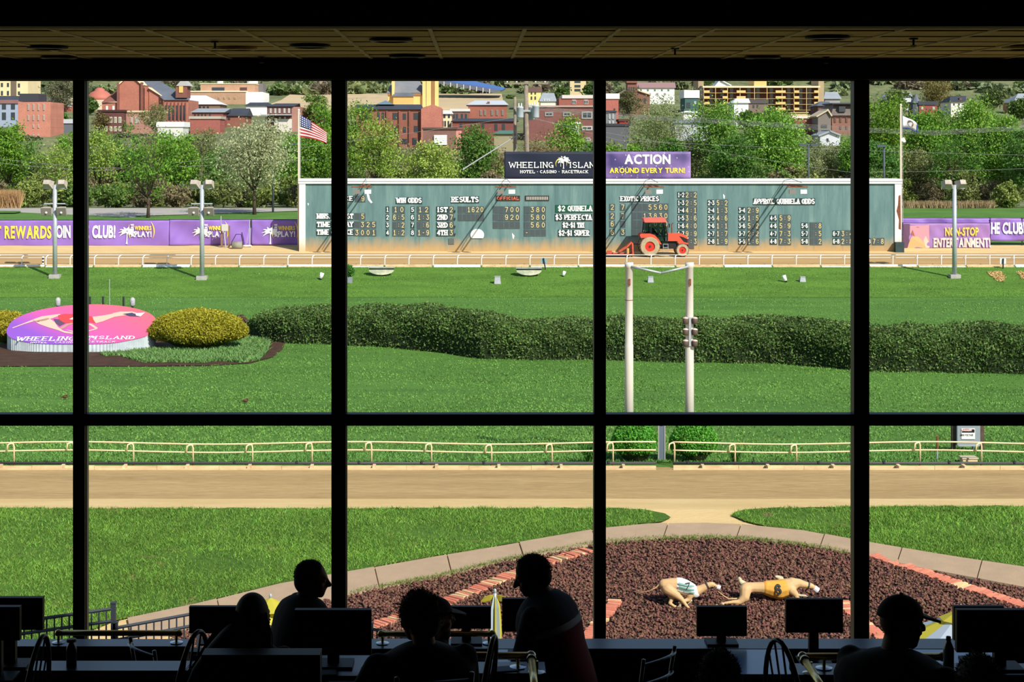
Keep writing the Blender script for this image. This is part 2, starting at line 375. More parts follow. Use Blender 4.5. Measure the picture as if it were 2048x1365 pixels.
def lawnpoly(side):
    if side == 0: return wob([(-140,1021),(1240,1020),(1300,1025)], 1.5)+[(1330,1031),(1342,1039),(1325,1047)]+wob([(1300,1050)]+[(x, y-2) for x, y in UP if x < 1300][::-1], 1)+[(120,1290),(-140,1340)]
    return [(1463,1034),(1470,1028),(1490,1023)]+wob([(1560,1020),(1700,1018),(2250,1014)], 1.5)+wob([(x, y-2) for x, y in UP if x > 1560][::-1], 1)+[(1530,1056),(1490,1046)]
for i in (0, 1):
    o = drape('lawn_%d' % (i+1), gp(lawnpoly(i)), M_lawn, .035); o['kind'] = 'structure'
# path: single slabs with open joints
path = thing('garden_path', (0, 0, 0), None, None, None, 'structure')
cuts = [250,430,600,745,890,1034,1180,1332,1478,1645,1800,1960,2100,2240]
for a, b in zip(cuts[:-1], cuts[1:]):
    xs = np.linspace(a+1.2, b-1.2, 5)
    top = [G(x+4, upy(x)) for x in xs]; bot = [G(x+ (14 if x < 1300 else -6), loy(x)) for x in xs]
    mb = MB(); z = .06 if random.random() < .5 else .05
    poly = [p+Vector((0, 0, z)) for p in top]+[p+Vector((0, 0, z)) for p in bot[::-1]]
    mb.prism(poly, (0, 0, -.08)); mb.build('paving_slab', M_path, path)
# lava rock bed
BED = gp([(340,1300)]+[(x, y+1) for x, y in LO if x > 340]+[(2250,1330),(340,1330)])
o = drape('rock_bed', BED, mat('bed_soil', (56,40,36), .95), .02); o['kind'] = 'structure'
BR = {}
def brickrow(pts, label, n, w=.21, jit=.02):
    q = gp(pts); seg = [0]
    for a, b in zip(q[:-1], q[1:]): seg.append(seg[-1]+(b-a).length)
    root = thing('brick_edging', q[0], label, 'brick edging', 'brick edgings in the rock bed'); k = int(seg[-1]/.085)
    for i in range(k):
        s = (i+.5)/k*seg[-1]; j = max(t for t in range(len(seg)-1) if seg[t] <= s); f = (s-seg[j])/(seg[j+1]-seg[j])
        p = q[j].lerp(q[j+1], f); t = (q[j+1]-q[j]).normalized()
        c = random.choices((0, 1, 2), (5, 3, 2))[0]
        if (c, w) not in BR:
            mb = MB(); mb.box((0, 0, 0), (w, .075, .06))
            BR[(c, w)] = rawmesh('brick', mb.v, mb.f); BR[(c, w)].materials.append([mat('brick_red', (206,124,98), .85, var=.2, vs=9), mat('brick_orange', (216,138,108), .85, var=.2, vs=9), mat('brick_cream', (222,190,140), .85, var=.15, vs=9)][c])
        o = bpy.data.objects.new('brick', BR[(c, w)]); COL.objects.link(o); o.parent = root
        o.location = p-q[0]+Vector((random.uniform(-jit, jit), random.uniform(-jit, jit), .028+random.uniform(-.006, .01)))
        o.rotation_euler = (.0925, random.uniform(-.05, .05), math.atan2(t.y, t.x)+math.pi/2+random.uniform(-.07, .07))
    return q
EDG = [brickrow([(690,1274),(745,1258),(890,1210),(1030,1152),(1095,1129),(1180,1104)], 'long brick edging crossing the rock bed towards the left of the path', 80, .3),
       brickrow([(1745,1116),(1842,1147),(1931,1179),(2060,1220)], 'brick edging running down the right side of the rock bed', 60, .3),
       brickrow([(1232,1205),(1207,1240),(1178,1275),(1160,1295)], 'short brick edging in the rock bed beside the third window bar', 20, .22),
       brickrow([(1682,1208),(1715,1240),(1742,1262),(1775,1290)], 'short brick edging in the rock bed behind the capped man', 20, .22)]
def scatter_rocks():
    n = 90000
    X = RNG.uniform(PX(330, 27), PX(2250, 30), n); D = RNG.uniform(24.5, 33.2, n)
    Z = np.interp(D, _pd, _pz); px = CX+X*F/D; py = HY-Z*F/D
    lo = np.interp(px, [p[0] for p in LO], [p[1] for p in LO])
    ok = (py > lo+3+RNG.normal(0, 1.5, n)) & (px > 345+np.maximum(0, (1275-py)*1.0)*0)
    for q in EDG:
        for a, b in zip(q[:-1], q[1:]):
            a2, b2 = np.array(a[:2]), np.array(b[:2]); d = b2-a2; t = np.clip(((X-a2[0])*d[0]+(D-a2[1])*d[1])/(d@d), 0, 1)
            dist = np.hypot(X-a2[0]-t*d[0], D-a2[1]-t*d[1]); ok &= (dist > .14) | (RNG.random(n) < .03)
    ok &= py < 1330
    X, D, Z = X[ok], D[ok], Z[ok]+CZ; n = len(X)
    base = np.array([(1,0,0),(-1,0,0),(0,1,0),(0,-1,0),(0,0,1),(0,0,-1)], dtype=float)
    ft = np.array([(0,2,4),(2,1,4),(1,3,4),(3,0,4),(2,0,5),(1,2,5),(3,1,5),(0,3,5)])
    r = RNG.uniform(.017, .037, (n, 1, 1)); V = base[None]*r*RNG.uniform(.6, 1.3, (n, 6, 1))+RNG.normal(0, .006, (n, 6, 3))
    th = RNG.uniform(0, 6.28, n); c, s = np.cos(th), np.sin(th)
    Vx = V[:, :, 0]*c[:, None]-V[:, :, 1]*s[:, None]; Vy = V[:, :, 0]*s[:, None]+V[:, :, 1]*c[:, None]
    V = np.stack([Vx+X[:, None], Vy+D[:, None], V[:, :, 2]*.8+Z[:, None]+.03+RNG.uniform(0, .03, (n, 1))], 2)
    me = rawmesh('lava_rocks', V.reshape(-1, 3), (ft[None]+np.arange(n)[:, None, None]*6).reshape(-1, 3))
    o = link('lava_rocks', me, mat('lava_rock', (110,76,62), .95, island=.55), None, (0, 0, 0)); tag(o, 'reddish brown lava rocks covering the garden bed', 'rocks', None, 'stuff')
scatter_rocks()
def inpoly(px, py, poly):
    r = np.zeros(len(px), bool); k = len(poly)
    for i in range(k):
        (x0, y0), (x1, y1) = poly[i], poly[(i+1) % k]
        c = ((y0 > py) != (y1 > py)); r ^= c & (px < (x1-x0)*(py-y0)/((y1-y0) if y1 != y0 else 1e-9)+x0)
    return r
def blades(name, X, D, h, m, label, lean=.5, wd=.02, cat='grass'):
    n = len(X); Z = np.interp(D, _pd, _pz)+CZ+.02; th = RNG.uniform(0, 6.28, n); hh = h*RNG.uniform(.5, 1.3, n); w = wd*RNG.uniform(.6, 1.5, n)
    lx, ly = RNG.normal(0, lean, n)*hh, RNG.normal(0, lean, n)*hh
    a = np.stack([X-np.cos(th)*w, D-np.sin(th)*w, Z], 1); b = np.stack([X+np.cos(th)*w, D+np.sin(th)*w, Z], 1); c = np.stack([X+lx, D+ly, Z+hh], 1)
    V = np.stack([a, b, c], 1).reshape(-1, 3); me = rawmesh(name, V, np.arange(3*n).reshape(-1, 3))
    o = link(name, me, m, None, (0, 0, 0)); return tag(o, label, cat, None, 'stuff')
def lawn_blades():
    for i in (0, 1):
        n = 260000 if i == 0 else 130000; x0, x1 = ((-140, 1345) if i == 0 else (1460, 2200))
        X = RNG.uniform(PX(x0, 33), PX(x1, 30), n); D = RNG.uniform(25.5, 33.8, n); Z = np.interp(D, _pd, _pz)
        px, py = CX+X*F/D, HY-Z*F/D; ok = inpoly(px, py, lawnpoly(i))
        # thin, patchy growth along the crest by the track
        X, D = X[ok], D[ok]; nz = np.sin(X*1.7)+np.sin(X*.63+D*2.1)+np.sin(D*3.3+X*.4); keep = RNG.random(len(X)) < np.clip(.75+nz*.22, .15, 1)
        X, D = X[keep], D[keep]
        blades('lawn_grass', X, D, .062, mat('grass_blade', (118,158,62), .7, island=.45, trans=.25, var=.25, vs=.8), ['rough green grass on the near lawn left of the sandy gap', 'rough green grass on the near lawn right of the sandy gap'][i], .6, .0095)
lawn_blades()
def fringe():
    # weeds along the outer path edge and in front of the near rail
    X, D = [], []
    for _ in range(5000):
        x = random.uniform(700, 1700); y = loy(x)+random.gauss(0, 2.0)
        p = G(x, y); X.append(p.x); D.append(p.y)
    blades('path_weeds', np.array(X), np.array(D), .07, mat('weed_blade', (120,140,64), .7, island=.35, trans=.25), 'thin weeds along the inner edge of the garden path', .6, .01)
    n = 60000; X = RNG.uniform(PX(-80, 42), PX(2150, 42), n); D = RNG.uniform(41.6, 44.5, n)
    k = RNG.random(n) < np.clip(.5+.5*np.sin(X*.8+D)+.3*np.sin(X*2.1), .12, 1)
    blades('rail_weeds', X[k], D[k], .065, mat('clover_blade', (104,150,70), .7, island=.35, trans=.25), 'taller green weeds behind the near track rail', .6, .018)
fringe()

def infield_blades():
    """short mown tufts over the infield and the far bank"""
    ds = np.linspace(41.5, 107.5, 900); ys = np.array([HY-(gz(d)-CZ)*F/d for d in ds])
    n = 300000; py = RNG.uniform(531, 924, n); D = np.interp(py, ys[::-1], ds[::-1]); D = D+RNG.normal(0, .15, n); px = RNG.uniform(-60, 2110, n); X = (px-CX)*D/F
    ok = ~inpoly(px, py, [(-80,735),(300,736),(500,730),(545,718),(572,686),(520,664),(250,668),(-80,672)]); X, D = X[ok], D[ok]
    nz = np.sin(X*.5)+np.sin(X*.23+D*.7)+np.sin(D*1.3+X*.15); k = RNG.random(len(X)) < np.clip(.62+nz*.2, .2, 1); X, D = X[k], D[k]
    blades('infield_grass', X, D, .052, mat('mown_blade', (108,148,66), .75, island=.4, trans=.2, var=.25, vs=.25), 'short mown grass covering the infield and far bank', .6, .018)
infield_blades()
# ================================================================ foliage helpers
def leafquads(C, size, jit=.35, up=0.0):
    """one rhombic leaf per point; random facing"""
    n = len(C); a = RNG.normal(0, 1, (n, 3)); a /= np.linalg.norm(a, axis=1)[:, None]
    b = RNG.normal(0, 1, (n, 3)); b -= (b*a).sum(1)[:, None]*a; b /= np.linalg.norm(b, axis=1)[:, None]
    s = (size*RNG.uniform(1-jit, 1+jit, n))[:, None]
    V = np.stack([C-a*s, C+b*s*.5, C+a*s, C-b*s*.5], 1).reshape(-1, 3)
    return V, np.arange(4*n).reshape(-1, 4)
def leaves(name, C, size, m, parent):
    V, Fs = leafquads(np.asarray(C), size); V = V-np.array(ORG[parent.name])
    return link(name, rawmesh(name, V, Fs), m, parent)
def leafmat(col, isl=.35, tr=.3): return mat('leaf_%d_%d_%d' % col, col, .65, island=isl, trans=tr, spec=.25)
def hull(name, c, r, m, parent, seed=0, amp=.12, n=20, k=12):
    mb = MB(); mb.ball(c, r, n, k); rg = np.random.default_rng(seed)
    V = np.array(mb.v)-np.array(c); ph = rg.uniform(0, 6.28, (4, 3)); q = sum(np.sin(V@rg.normal(0, 1, 3)*3.0/max(r)+p[0]) for p in ph)
    mb.v = [tuple(v) for v in (np.array(c)+V*(1+amp*q/4)[:, None])]
    return mb.build(name, m, parent, True)
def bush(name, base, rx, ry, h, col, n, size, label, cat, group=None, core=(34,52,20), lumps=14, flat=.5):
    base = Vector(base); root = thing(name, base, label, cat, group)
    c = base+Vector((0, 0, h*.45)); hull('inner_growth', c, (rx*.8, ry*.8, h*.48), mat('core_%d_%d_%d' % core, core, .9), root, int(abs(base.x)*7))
    mb = MB()
    for i in range(5): mb.tube([base+Vector((0, 0, -.02)), base+Vector((random.uniform(-.4, .4)*rx, random.uniform(-.4, .4)*ry, h*.5))], [.03*h, .012*h], 5)
    mb.build('stem', M_bark, root)
    u = RNG.normal(0, 1, (n, 3)); u[:, 2] = np.abs(u[:, 2])*1.1-.35; u /= np.linalg.norm(u, axis=1)[:, None]
    L = RNG.normal(0, 1, (lumps, 3)); L[:, 2] = np.abs(L[:, 2])*.8; L /= np.linalg.norm(L, axis=1)[:, None]
    d = (u@L.T).max(1); rr = (.76+.3*np.clip((d-.72)/.28, 0, 1))*RNG.normal(1, .035, n)
    C = np.array(c)+u*rr[:, None]*np.array((rx, ry, h*.55)); C[:, 2] = np.maximum(C[:, 2], base.z+.02)
    leaves('foliage', C, size, leafmat(col), root); return root
M_bark = mat('bark', (74,60,48), .9, var=.3, vs=6)
M_barkg = mat('grey_bark', (120,108,92), .9, var=.25, vs=5)
# ================================================================ track rails
M_cream = mat('cream_rail', (232,204,160), .55, var=.08, vs=6)
M_ply = mat('rail_board', (214,184,140), .7, var=.2, vs=2)
def near_rail(xs, label, x0, x1, d=41.05):
    root = thing('track_rail', (PX((x0+x1)/2, d), d, gz(d)), label, 'rail', 'track rails')
    g = gz(d); zt, zm = g+.56, g+.36
    def wav(px): return .03*math.sin(px*.011)
    for nm, z in (('top_rail', zt), ('middle_rail', zm)):
        pts = [(PX(p, d), d, z+wav(p)) for p in np.linspace(x0, x1, 40)]
        MB().tube(pts, .019, 8).build(nm, M_cream, root, True)
    for px in xs:
        X = PX(px, d); w = wav(px)
        p = MB().tube([(X, d, g), (X, d, zt-.1+w), (X-.015, d-.01, zt-.03+w), (X-.06, d-.03, zt-.012+w), (X-.13, d-.05, zt-.04+w), (X-.155, d-.06, zm+w)], .021, 8).build('post', M_cream, root, True)
        MB().lathe((X, d, g), [(.03, 0), (.03, .05), (.022, .06)], 8).build('post_foot', M_rust, p)
    # lure conduit and boards in front of the posts
    MB().tube([(PX(x0, d-.25), d-.25, g+.12), (PX(x1, d-.25), d-.25, g+.12)], .035, 8).build('conduit', mat('dark_conduit', (72,72,70), .6), root, True)
    n = max(1, int((x1-x0)/119)); e = np.linspace(x0, x1, n+1)
    for a, b in zip(e[:-1], e[1:]):
        z = g+.0; MB().bb(PX(a, d-.35)+.004, PX(b, d-.35)-.004, d-.40, d-.33, z-.02, z+.08+random.uniform(-.008, .008)).build('side_board', M_ply, root)
        zz = gz(d-.7); MB().bb(PX(a, d-.7)+.004, PX(b, d-.7)-.004, d-.74, d-.68, zz-.02, zz+.035+random.uniform(-.008, .008)).build('ground_board', M_ply, root)
        MB().box((PX(a+60, d-.55), d-.55, gz(d-.5)+.05), (.07, .3, .09)).build('bracket', M_ply, root)
        MB().box((PX(a+30, d-.28), d-.28, g+.15), (.05, .03, .07), .3).build('cable_clip', M_dark, root)
near_rail([28,147,267,386,505,624,743,863,983,1104,1226], 'near cream pipe rail left of the finish panel', -60, 1312)
near_rail([1349,1470,1593,1716,1840,1963,2086], 'near cream pipe rail right of the finish panel', 1346, 2130)
def far_rail():
    d = 107.6; g = gz(d); root = thing('track_rail', (0, d, g), 'long white pipe rail along the far track', 'rail', 'track rails')
    for nm, z, r in (('top_rail', g+.70, .022), ('middle_rail', g+.52, .018)):
        MB().tube([(PX(x, d), d+.35, z) for x in (-60, 700, 1400, 2110)], r, 6).build(nm, M_white, root)
    me = None
    for i, px in enumerate(np.arange(-5, 2100, 48.4)):
        X = PX(px, d)
        if me is None:
            mb = MB(); mb.tube([(0, 0, 0), (0, 0, .48), (.02, .06, .6), (.1, .3, .7), (.12, .36, .7)], .032, 6); mb.v = mb.v; me = rawmesh('post', mb.v, mb.f); me.materials.append(M_white)
        o = bpy.data.objects.new('post', me); COL.objects.link(o); o.parent = root; o.location = Vector((X, d, g))-Vector(root.location); ORG[o.name] = ORG[root.name]
        if i % 2 == 0:
            MB().bb(X+.05, X+3.0, d-.12, d-.06, g-.02, g+.12+random.uniform(-.01, .02)).build('kick_board', M_ply if i % 6 else M_white, root)
            MB().bb(X+.05, X+3.0, d-.32, d-.26, g-.08, g+.02).build('lure_board', M_white if i % 4 else M_ply, root)
far_rail()
# ================================================================ flood light poles on the far bank
M_lampbody = mat('lamp_housing', (176,164,150), .6, var=.15, vs=5)
M_lampdark = mat('lamp_dark', (132,122,114), .6)
def flood(c, rz, tilt, parent):
    M = Matrix.Rotation(rz, 3, 'Z')@Matrix.Rotation(tilt, 3, 'X')
    mb = MB(); c = Vector(c); w, h, d = .66, .54, .46
    f = [(-w/2, -d/2, -h/2), (w/2, -d/2, -h/2), (w/2, -d/2, h/2), (-w/2, -d/2, h/2)]; b = [(x*.55, d/2, z*.55) for x, _, z in f]
    mb.add([c+M@Vector(v) for v in f+b], [(3,2,1,0),(4,5,6,7),(0,1,5,4),(1,2,6,5),(2,3,7,6),(3,0,4,7)])
    o = mb.build('flood_lamp', M_lampbody, parent)
    m2 = MB(); m2.box(c+M@Vector((0, -d/2-.012, 0)), (w*.9, .02, h*.86), M=M); m2.build('lens', M_lampdark, o)
    m3 = MB(); m3.ball(c+M@Vector((0, -d/2-.03, -.06)), .075, 8, 6); m3.build('bulb', M_lens, o)
    return o
def lightpole(px, base_y, label, lower=True):
    b = G(px, base_y); top = PZ(370, b.y); root = thing('flood_light_pole', b, label, 'light pole', 'flood light poles on the far bank')
    MB().lathe(b, [(.145, 0), (.125, top-b.z)], 14).build('pole', M_steel, root, True)
    MB().box(b+Vector((0, 0, .09)), (.62, .62, .24)).build('footing', mat('concrete', (168,164,156), .9, var=.15, vs=4), root)
    MB().box((b.x, b.y-.05, top-.2), (1.2, .07, .07)).build('cross_arm', M_steel, root)
    flood((b.x-.45, b.y-.1, top+.08), math.pi-.1, .5, root); flood((b.x+.42, b.y-.1, top+.08), math.pi+.15, .5, root)
    if lower:
        MB().box((b.x, b.y-.05, top-1.15), (1.3, .07, .07)).build('cross_arm', M_steel, root)
        flood((b.x-.48, b.y-.12, top-1.55), .1, .35, root); flood((b.x+.48, b.y-.12, top-1.55), -.1, .35, root)
    return root
lightpole(110, 556, 'grey flood light pole on the far bank, leftmost of the three')
lightpole(404, 559, 'grey flood light pole on the far bank before the patched purple banner')
lightpole(1909, 556, 'grey flood light pole on the far bank right of the scoreboard', False)
# ================================================================ finish line poles, mirror panel, topiary
def finish_poles():
    d = 42.62; g = gz(d); M_pole = mat('pole_paint', (206,200,186), .5, var=.07, vs=1.2)
    for i, (px, topy) in enumerate(((1258, 525), (1379, 525))):
        X = PX(px, d); zt = PZ(topy, d)
        root = thing('finish_pole', (X, d, g), ['tall pale steel finish pole with a welded seam, the left of the pair', 'tall pale steel finish pole carrying six signal lamps'][i], 'pole', 'finish line poles')
        MB().lathe((X, d, g), [(.118, -.05), (.108, (zt-g)*.58), (.099, (zt-g)*.585), (.097, zt-g-.14), (.108, zt-g-.13), (.108, zt-g)], 18).build('shaft', M_pole, root, True)
        MB().box((X+.0, d-.11, PZ(564, d)), (.05, .05, .16)).build('hook_plate', M_rust, root)
        MB().tube([(X+(.05 if i == 0 else -.05), d-.1, PZ(533, d)), (PX(1320, d), d-.25, PZ(545, d))], .028, 8).build('brace_bar', M_steel, root, True)
        if i == 1:
            for r in range(3):
                for s in (-1, 1):
                    lx, lz = X+s*.115, PZ(641+r*22.5, d)
                    c = MB().lathe((lx, d-.13, lz-.08), [(.05, 0), (.075, .02), (.078, .12), (.066, .14), (.02, .165)], 12).build('signal_lamp', mat('lamp_brown', (92,78,68), .6), root, True)
                    MB().lathe((lx, d-.13, lz+.055), [(.082, 0), (.06, .03), (.01, .045)], 12).build('lamp_cap', mat('lamp_cap', (206,184,170), .4), c, True)
            MB().box((X, d-.12, PZ(663, d)), (.06, .03, .72)).build('lamp_rail', M_steel, root)
        else: MB().lathe((X, d, PZ(601, d)), [(.104, 0), (.104, .015)], 16).build('weld_seam', M_rust, root)
finish_poles()
for i, px in enumerate((1270, 1387)):
    b = Vector((PX(px, 41.95), 41.95, gz(41.95)))
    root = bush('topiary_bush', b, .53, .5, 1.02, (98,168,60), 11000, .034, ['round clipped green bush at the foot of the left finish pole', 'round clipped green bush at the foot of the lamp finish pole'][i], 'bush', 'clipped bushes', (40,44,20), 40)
d = 41.9; X0 = PX(1323, d); g = gz(d)
root = thing('finish_mirror', (X0, d, g), 'tall narrow mirror panel standing between the two clipped bushes', 'panel')
MB().box((X0, d, g+.52), (.13, .05, 1.0)).build('panel_face', mat('blue_grey_panel', (96,108,124), .3, spec=.6), root)
for s in (-1, 1): MB().box((X0+s*.078, d, g+.5), (.03, .08, 1.02)).build('side_frame', mat('panel_frame', (150,150,140), .6), root)
MB().box((X0+.0, d-.03, g+.97), (.06, .01, .07)).build('warning_sticker', mat('sticker_orange', (222,140,60), .5), root)
MB().box((X0+.0, d-.031, g+.915), (.06, .01, .04)).build('sticker_band', mat('sticker_blue', (60,90,170), .5), root)
MB().box((X0, d, g), (.2, .16, .06)).build('base_plate', M_rust, root)
# leafy clumps beside the near rail
def clump(px, py, h, n, label, col=(70,120,44)):
    b = G(px, py, 40); root = thing('grass_clump', b, label, 'plant', 'leafy clumps by the near rail')
    mb = MB()
    for i in range(n):
        a = random.uniform(0, 6.28); r = random.uniform(.2, 1)*h; hh = h*random.uniform(.5, 1.1)
        p1 = b+Vector((math.cos(a)*r*.5, math.sin(a)*r*.4, hh)); p2 = b+Vector((math.cos(a)*r, math.sin(a)*r*.8, hh*.7)); s = Vector((-math.sin(a), math.cos(a), 0))*.012
        q = b+Vector((math.cos(a)*.03, math.sin(a)*.03, 0)); mb.add([q-s, q+s, p1+s, p1-s, p2], [(0,1,2,3),(3,2,4)])
    mb.build('leaf_tuft', leafmat(col), root)
clump(1177, 928, .45, 130, 'arching grass clump left of the clipped bushes')
clump(1470, 929, .3, 90, 'arching grass clump right of the clipped bushes')
# ================================================================ high voltage cabinet
def cabinet():
    d = 44.2; g = gz(d); c = P(1937, 868, d); root = thing('electric_cabinet', (c.x, d, g), 'grey high voltage cabinet hung between two wooden posts', 'cabinet')
    bx = MB(); bx.bb(PX(1912, d), PX(1958, d), d-.12, d+.12, PZ(890, d), PZ(842, d)); b = bx.build('box', mat('cabinet_grey', (142,150,154), .5, var=.06, vs=3), root)
    for px in (1908, 1965): MB().bb(PX(px-3.5, d), PX(px+3.5, d), d, d+.13, g-.05, PZ(832, d)).build('post', mat('weathered_wood', (86,70,58), .9, var=.25, vs=6), root)
    MB().bb(PX(1914, d), PX(1956, d), d-.14, d-.1, PZ(891.5, d), PZ(889.5, d)).build('lower_trim', M_steel, root)
    s = MB().bb(PX(1920, d), PX(1947, d), d-.135, d-.122, PZ(877, d), PZ(856, d)).build('danger_sign', M_white, root)
    MB().bb(PX(1921, d), PX(1946, d), d-.139, d-.136, PZ(864, d), PZ(857.5, d)).build('danger_band', mat('black_print', (25,22,22), .6), root)
    mb = MB(); cc = P(1933.5, 860.7, d-.14); mb.add([cc+Vector((.14*math.cos(a), 0, .034*math.sin(a))) for a in np.linspace(0, 6.28, 20)[:-1]], [tuple(range(18, -1, -1))]); mb.build('danger_oval', mat('danger_red', (196,60,50), .6), root)
    w = 20*d/F; put2d(font_text('DANGER', w, .042), P(1923.5, 862.6, d-.143), (1,0,0), (0,0,1), M_white, root)
    w = 25*d/F; put2d(font_text('HIGH VOLTAGE', w, .05), P(1921, 872.6, d-.137), (1,0,0), (0,0,1), mat('black_print', (25,22,22), .6), root)
    MB().tube([(PX(1944, d), d-.1, PZ(891, d)), (PX(1943, d), d-.1, PZ(905, d)), (PX(1939, d), d-.15, PZ(921, d))], .03, 8).build('conduit', M_dark, root, True)
    b = G(1937, 928, 38); r2 = thing('wooden_box', b, 'small weathered wooden box below the high voltage cabinet', 'box')
    MB().box(b+Vector((0, 0, .07)), (.36, .3, .15)).build('body', M_ply, r2); MB().box(b+Vector((0, 0, .155)), (.4, .34, .03)).build('lid', mat('lid_wood', (196,180,150), .8, var=.2, vs=6), r2)
    b = G(1874.5, 923, 38); r3 = thing('standpipe', b, 'thin rusty standpipe left of the high voltage cabinet', 'pipe')
    MB().tube([b, b+Vector((0, 0, .3))], .018, 8).build('pipe', M_steel, r3); MB().tube([b+Vector((0, 0, .3)), b+Vector((0, 0, .62))], .026, 8).build('rusty_sleeve', M_rust, r3)
cabinet()
# ================================================================ hedge
def hedge():
    fx = [(492,668),(520,680),(560,686),(680,691),(800,698),(900,709),(960,718),(1060,720),(1200,721),(1400,726),(1560,729),(1640,735),(1720,743),(1900,747),(2048,749),(2200,751)]
    ty = [(492,655),(500,636),(520,620),(560,608),(600,605),(860,603),(895,612),(925,610),(950,609),(985,620),(1000,627),(1200,629),(1500,625),(1600,628),(1640,626),(1700,637),(1800,640),(2200,640)]
    root = thing('hedge', G(1200, 721, 60), 'long dark green clipped hedge curving across the infield', 'hedge')
    xs = np.arange(492, 2205, 6.0); by = np.interp(xs, *zip(*fx)); tp = np.interp(xs, *zip(*ty))
    Dv = 9.0*F/(by-HY); dep = np.minimum(3.0, np.sqrt(np.maximum(xs-488, 0))*.42)
    Xw = (xs-CX)*Dv/F; h = 9.0-(tp-HY)*(Dv+dep)/F
    K = 15; ang = np.linspace(0, math.pi, K); cs, ss = np.cos(ang), np.sin(ang)
    Y = Dv[:, None]+dep[:, None]*(.5-.5*np.sign(cs)*np.abs(cs)**.6); Z = gz(70)+h[:, None]*np.abs(ss)**.45*(.8+.2*(.5-.5*cs))
    XX = Xw[:, None]*np.ones(K)
    # plump lumps
    lum = .1*np.sin(XX*1.1+Y*.8)+.1*np.sin(XX*2.3-Z*2)+.07*np.sin(XX*4.1+Y*2.7+Z*3)
    Yl = Y+lum*np.where(cs > 0, -1, 1)[None]*.9; Zl = np.where(ss[None] > .15, Z+lum*.5, gz(70)-.05)
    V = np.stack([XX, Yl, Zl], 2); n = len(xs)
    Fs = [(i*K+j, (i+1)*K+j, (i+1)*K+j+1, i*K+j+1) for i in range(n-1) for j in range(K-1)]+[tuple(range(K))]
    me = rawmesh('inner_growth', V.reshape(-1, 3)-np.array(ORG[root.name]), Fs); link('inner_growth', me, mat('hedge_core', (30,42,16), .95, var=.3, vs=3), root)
    # leaf sprays on the shell
    m = 160000; i = RNG.integers(0, n-1, m); j = RNG.integers(0, K-1, m); u, v = RNG.random(m)[:, None], RNG.random(m)[:, None]
    C = V[i, j]*(1-u)*(1-v)+V[i+1, j]*u*(1-v)+V[i, j+1]*(1-u)*v+V[i+1, j+1]*u*v
    C = C+RNG.normal(0, .05, (m, 3)); keep = C[:, 2] > gz(70)+.02
    leaves('foliage', C[keep], .058, mat('hedge_leaf', (92,118,56), .6, island=.5, trans=.2, var=.3, vs=.7), root)
hedge()
